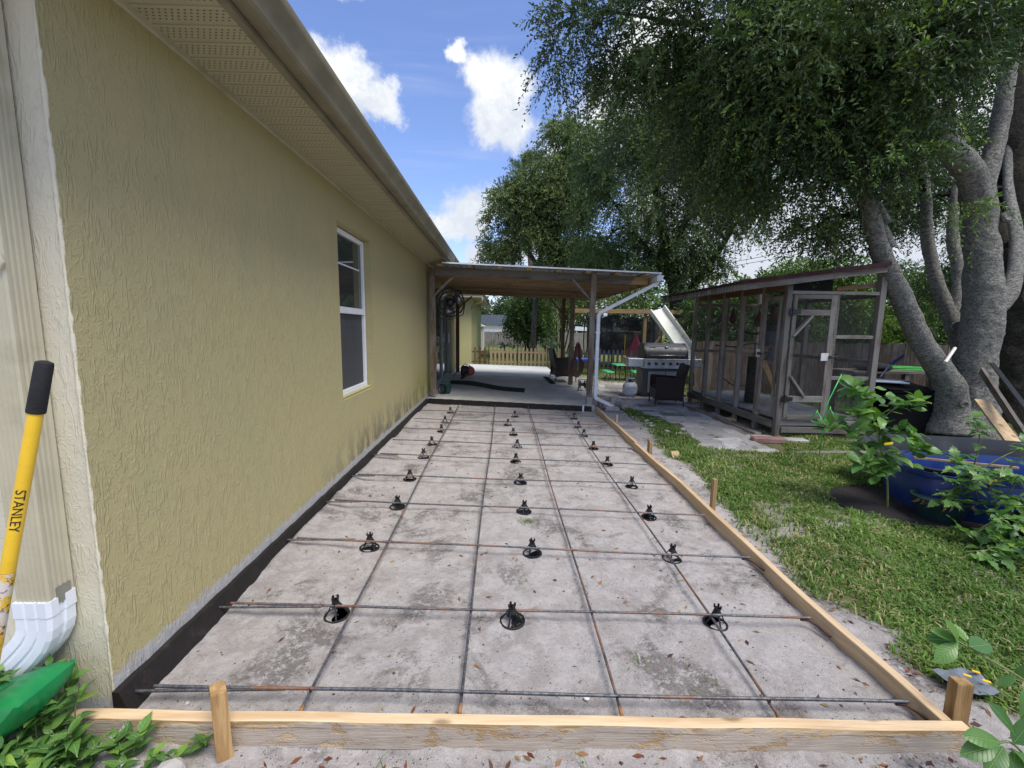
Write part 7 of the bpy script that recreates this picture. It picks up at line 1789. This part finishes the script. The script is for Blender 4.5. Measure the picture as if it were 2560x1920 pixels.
def vine():
    T = thing('tomato_vine', (3.62, 3.33, .1), 'sprawling green vine spilling from the dark pot over the blue tub to the right', 'vine')
    stems = [[(3.60, 3.33, .08), (3.62, 3.25, .22), (3.52, 3.18, .30), (3.36, 3.12, .29)], [(3.60, 3.33, .08), (3.72, 3.2, .26), (3.90, 3.08, .34), (4.1, 3.0, .40)], [(3.62, 3.30, .08), (3.75, 3.1, .14), (3.95, 2.95, .18), (4.2, 2.8, .16)], [(3.62, 3.33, .08), (3.78, 3.2, .40), (3.95, 3.15, .55), (4.15, 3.1, .62)], [(3.65, 3.3, .08), (3.80, 3.05, .05), (3.92, 2.85, -.02), (4.05, 2.65, -.05)], [(3.75, 3.15, .12), (3.70, 2.95, .02), (3.62, 2.82, -.04), (3.50, 2.72, -.05)], [(3.9, 3.1, .33), (3.96, 2.95, .20), (4.02, 2.85, .05), (3.9, 2.75, -.02)], [(4.0, 3.1, .40), (4.2, 3.0, .50), (4.3, 2.95, .45), (4.4, 2.85, .3)], [(3.8, 3.05, .03), (3.72, 2.88, .08), (3.80, 2.7, .06), (3.95, 2.5, -.0)], [(3.62, 3.3, .1), (3.5, 3.2, .14), (3.44, 3.1, .16)]]
    more = [[(4.3, 3.0, .1), (4.15, 2.95, .3), (3.98, 2.88, .42), (3.85, 2.85, .44)], [(4.3, 2.9, .1), (4.25, 2.75, .35), (4.1, 2.7, .45), (4.0, 2.7, .40)], [(4.35, 2.8, 0), (4.15, 2.6, .15), (3.95, 2.55, .18), (3.8, 2.55, .10)], [(4.4, 3.2, .1), (4.4, 3.15, .5), (4.3, 3.1, .68), (4.15, 3.08, .72)], [(4.2, 2.6, -.1), (4.0, 2.5, .02), (3.8, 2.45, .0), (3.66, 2.5, -.04)], [(4.3, 2.5, -.1), (4.2, 2.4, .1), (4.0, 2.35, .12), (3.9, 2.3, .02)], [(4.35, 3.0, .2), (4.45, 2.9, .5), (4.5, 2.8, .6), (4.4, 2.7, .55)], [(4.2, 2.8, -.1), (4.05, 2.72, .02), (3.92, 2.68, .0), (3.8, 2.66, -.04)], [(4.25, 2.7, -.1), (4.1, 2.62, -.04), (3.95, 2.55, -.05), (3.82, 2.5, -.06)], [(4.4, 2.9, .1), (4.3, 2.8, .2), (4.15, 2.72, .24), (4.05, 2.68, .18)]]
    more = [[(q[0]-.50, q[1]+.22, q[2]) for q in st_] for st_ in more]
    TA = T; TB = thing('tomato_vine', (3.8, 3.0, -.1), 'second sprawling vine right of the pot, filling the picture edge', 'vine')
    for s in stems+more:
        T = TA if s in stems else TB
        ct = catmull(s, 7)[0]; M().tube(ct, [.006-.0035*i/len(ct) for i in range(len(ct))], 6).build('stem', mt['green_stem'], T, smooth=True)
        for i in range(4, len(ct), 3 if T is TA else 2):     # compound leaf on a stalk
            p = ct[i]; d = Vector((rl.uniform(-1, 1), rl.uniform(-1, .3), rl.uniform(-.2, .5))).normalized(); L = rl.uniform(.06, .12); e = p+d*L
            if e.z < -.07: e.z = -.07
            M().tube([p, (p+e)/2+Vector((0, 0, .01)), e], .0018, 4).build('stalk', mt['green_stem'], T)
            sd = d.cross(Vector((0, 0, 1))).normalized()
            put_leaf(T, rl.choice(LP['vine']), e, d+rv(.1), Vector((0, -.2, 1))+rv(.25), rl.uniform(.9, 1.35))
            for q in (.45, .8):
                for sg in (-1, 1): put_leaf(T, rl.choice(LP['vine']), p+(e-p)*q, d*.5+sd*sg+rv(.15), Vector((0, -.2, 1))+rv(.25), rl.uniform(.6, 1.05))
    T = TA
    for p in ((3.62, 3.02, .33), (3.66, 3.02, .35)): M().tube([Vector(p), Vector(p)+Vector((0, 0, .012))], .008, 6).build('blossom', mt['tag_yellow'], T)
    # dead leaves over the pot rim
    for k in range(9):
        a = rl.uniform(3.2, 5.6); p = Vector((3.60+.185*math.cos(a), 3.33+.185*math.sin(a), g(3.6)+.20)); put_leaf(T, DRY, p, Vector((math.cos(a)*.4, math.sin(a)*.4, -1))+rv(.2), Vector((0, -1, .2)), rl.uniform(.8, 1.3), 'dry_leaf')
plain('dry_leaf', (.32, .22, .13), .9, 0, .3, 30)
DRY = leaf_proto('dry_leaf', .06, .022, 'point', .9, mat='dry_leaf')
vine()
def fg_branch():
    T = thing('leafy_branch', (1.75, 1.15, -.08), 'glossy leafed branch reaching in at the right picture edge near the front form corner', 'plant')
    st = [(1.80, 1.12, -.08), (1.76, 1.12, .15), (1.68, 1.14, .33), (1.58, 1.15, .40), (1.46, 1.16, .468), (1.385, 1.17, .51)]
    ct = catmull(st, 6)[0]; M().tube(ct, [.006-.004*i/len(ct) for i in range(len(ct))], 7).build('stem', mt['green_stem'], T, smooth=True)
    for p, d, s in (((1.385, 1.17, .51), (-.9, .1, .45), .62), ((1.385, 1.17, .51), (-.55, .0, .75), .75), ((1.385, 1.17, .51), (-.75, -.25, -.35), .8), ((1.40, 1.17, .505), (-1.0, .2, .05), .7), ((1.41, 1.16, .50), (.7, .2, -.1), .85), ((1.43, 1.17, .49), (-.1, .5, .4), .55)):
        put_leaf(T, LP['big'][rl.randint(0, 1)], p, d, (0, -.6, .8), s)
    for p, d, s in (((1.57, 1.16, .40), (.2, -.2, .6), .6), ((1.60, 1.15, .39), (.7, .1, -.1), .7), ((1.55, 1.15, .41), (-.5, .1, -.5), .45)): put_leaf(T, LP['big'][rl.randint(0, 1)], p, d, (0, -.6, .8), s)
    b2 = [(1.77, 1.23, .0), (1.68, 1.19, .10), (1.60, 1.17, .165), (1.545, 1.16, .17)]
    ct = catmull(b2, 5)[0]; M().tube(ct, .0035, 6).build('stem', mt['green_stem'], T, smooth=True)
    for p, d, s in (((1.60, 1.16, .20), (-.55, .15, .85), .85), ((1.56, 1.16, .175), (-.85, -.05, .25), .95), ((1.56, 1.16, .165), (-1, -.1, -.12), 1.0), ((1.57, 1.16, .16), (-.8, -.3, -.55), .95), ((1.60, 1.16, .17), (.5, .1, .6), .9), ((1.60, 1.16, .15), (.6, -.2, -.5), .9), ((1.62, 1.17, .14), (-.3, -.3, -.9), .9), ((1.64, 1.17, .20), (.3, .2, .8), 1.0)):
        put_leaf(T, LP['big'][rl.randint(0, 1)], p, d, (0, -.6, .8), s)
    p = (1.98, 1.62, g(2)+.03)
    T = thing('plastic_wrapper', p, 'crumpled clear grey plastic wrapper with yellow prints on the grass at the right edge', 'wrapper')
    m = M(); n = 9
    for i in range(n):
        for j in range(n): m.v.append((p[0]-.09+.022*i, p[1]-.07+.016*j, p[2]+.03*float(vnoise(i*.9, j*.9, s=8))))
    for i in range(n-1):
        for j in range(n-1): q = i*n+j; m.f.append([q, q+n, q+n+1, q+1])
    m.build('film', mt['wrapper_film'], T, smooth=True)
    for dx, dy in ((.0, .0), (.05, -.03), (.06, .02)): M().box((p[0]+dx, p[1]+dy, p[2]+.035), (.025, .012, .003), Matrix.Rotation(-.6, 3, 'Z')).build('print', mt['tag_yellow'], T)
fg_branch()

# ---------------------------------------------------------------- grass
def grass():
    def blades(n, xr, yr, hs, seed, dens=None):
        r = np.random.default_rng(seed); x = r.uniform(*xr, n); y = r.uniform(*yr, n)
        e = grass_edge(y)+(fbm(x*3, y*3, s=12)-.5)*.5
        dm = fbm(x*1.7, y*1.7, s=31); dm2 = fbm(x*5, y*5, s=33); p = np.clip((dm*.5+dm2*.5-.32)*5.5, .10, 1)*np.clip((x-e)/.2+.05, 0, 1)
        keep = (r.random(n) < p) & ~in_mat(x, y) & ~(in_path(x, y) & (x > 2.5+.0*x)) & ~in_path(x-.05, y) & ~((np.abs(x-4.6) < .95) & (y > 6.15) & (y < 9.1) & (x > 3.95) & (r.random(n) < .85))
        keep &= ~((((x-4.42)/.86)**2+((y-3.55)/.46)**2) < 1); x, y, dm = x[keep], y[keep], dm[keep]; n = len(x)
        z = ground_h(x, y)-.004; a = r.uniform(0, 6.28, n); h = hs*r.uniform(.45, 1.4, n)*(.6+.8*fbm(x*2.2, y*2.2, s=44)); w = r.uniform(.0026, .0060, n)*(1.0+.25*(np.hypot(x, y) > 4)+.6*(np.hypot(x, y) > 7))
        lean = r.uniform(.25, 1.25, n); d = np.stack([np.cos(a), np.sin(a), 0*a], 1); s = np.stack([-np.sin(a), np.cos(a), 0*a], 1)
        P = np.stack([x, y, z], 1); up = np.array([0, 0, 1.0])
        m1 = P+d*(h*lean*.35)[:, None]+up*(h*.62)[:, None]; t = P+d*(h*lean*1.05)[:, None]+up*(h*(1.0-.45*lean*.6))[:, None]
        W = s*w[:, None]; V = np.stack([P-W, P+W, m1+W*.85, m1-W*.85, t], 1).reshape(-1, 3)
        i = np.arange(n)*5; F = np.concatenate([np.stack([i, i+1, i+2], 1), np.stack([i, i+2, i+3], 1), np.stack([i+3, i+2, i+4], 1)])
        cc = np.array([[.11, .19, .045], [.17, .27, .065], [.25, .35, .10], [.42, .38, .20]]); cl = fbm(x*2, y*2, s=55)
        q = np.clip((cl-.3)*2.2+r.normal(0, .25, n), 0, 2.0); straw = r.random(n) < .10+.22*(fbm(x*2.7, y*2.7, s=66) > .52); q = np.where(straw, 3, q); k = np.clip(q.astype(int), 0, 2); f = (q-k)[:, None]
        c = cc[k]*(1-f)+cc[np.minimum(k+1, 3)]*f; c *= r.uniform(.75, 1.25, (n, 1)); return V, F, np.repeat(c, 5, 0)
    VV = []; FF = []; CC = []; off = 0
    for a in ((80000, (1.7, 4.6), (1.3, 4.2), .045, 1), (50000, (1.85, 6.5), (4.0, 6.6), .048, 2), (26000, (1.9, 3.0), (6.2, 9.0), .05, 3), (26000, (3.6, 10), (1.5, 7.5), .055, 4), (30000, (2.0, 12), (8.8, 17), .07, 5), (5000, (1.9, 4.0), (1.15, 1.6), .05, 6)):
        V, F, c = blades(a[0], a[1], a[2], a[3], a[4]); VV.append(V); FF.append(F+off); CC.append(c); off += len(V)
    o = npmesh('lawn_grass', np.concatenate(VV), np.concatenate(FF), mt['grass_blade'], col=np.concatenate(CC)); setp(o, 'patchy green lawn grass right of the side form board', 'grass', kind='stuff')
    # stray tufts in the sand
    P = []; r = np.random.default_rng(77); VV = []; FF = []; CC = []; off = 0
    tufts = [(.20, 3.12, 45, .07), (.12, 2.35, 12, .05), (.62, 1.75, 12, .05), (.3, 1.22, 14, .09), (-.35, 1.20, 10, .12), (1.3, 1.21, 12, .08), (.75, 5.9, 14, .05), (.16, 4.1, 10, .04), (.10, 2.02, 8, .05), (.9, 1.62, 6, .05), (1.1, 2.9, 8, .05), (-.3, 5.2, 8, .05), (.45, 1.18, 10, .06), (-.15, 1.25, 8, .06), (.85, 4.7, 8, .04)]
    for x, y, n, h in tufts:
        xx = x+r.normal(0, .028, n); yy = y+r.normal(0, .028, n); a = r.uniform(0, 6.28, n); z = ground_h(xx, yy)
        d = np.stack([np.cos(a), np.sin(a), 0*a], 1); s = np.stack([-np.sin(a), np.cos(a), 0*a], 1)*.0014; B = np.stack([xx, yy, z], 1); hh = h*r.uniform(.5, 1.1, n)[:, None]
        m1 = B+d*hh*.45+[0, 0, 1]*hh*.30; t = B+d*hh*1.0+[0, 0, 1]*hh*.22; V = np.stack([B-s, B+s, m1+s, m1-s, t], 1).reshape(-1, 3); i = np.arange(n)*5
        F = np.concatenate([np.stack([i, i+1, i+2], 1), np.stack([i, i+2, i+3], 1), np.stack([i+3, i+2, i+4], 1)]); VV.append(V); FF.append(F+off); CC.append(np.repeat(np.array([[.15, .21, .05]])*r.uniform(.5, 1.4, (n, 1)), 5, 0)); off += len(V)
    o = npmesh('grass_tufts', np.concatenate(VV), np.concatenate(FF), mt['grass_blade'], col=np.concatenate(CC)); setp(o, 'stray grass sprigs growing through the sand under the rebar', 'grass', kind='stuff')
grass()
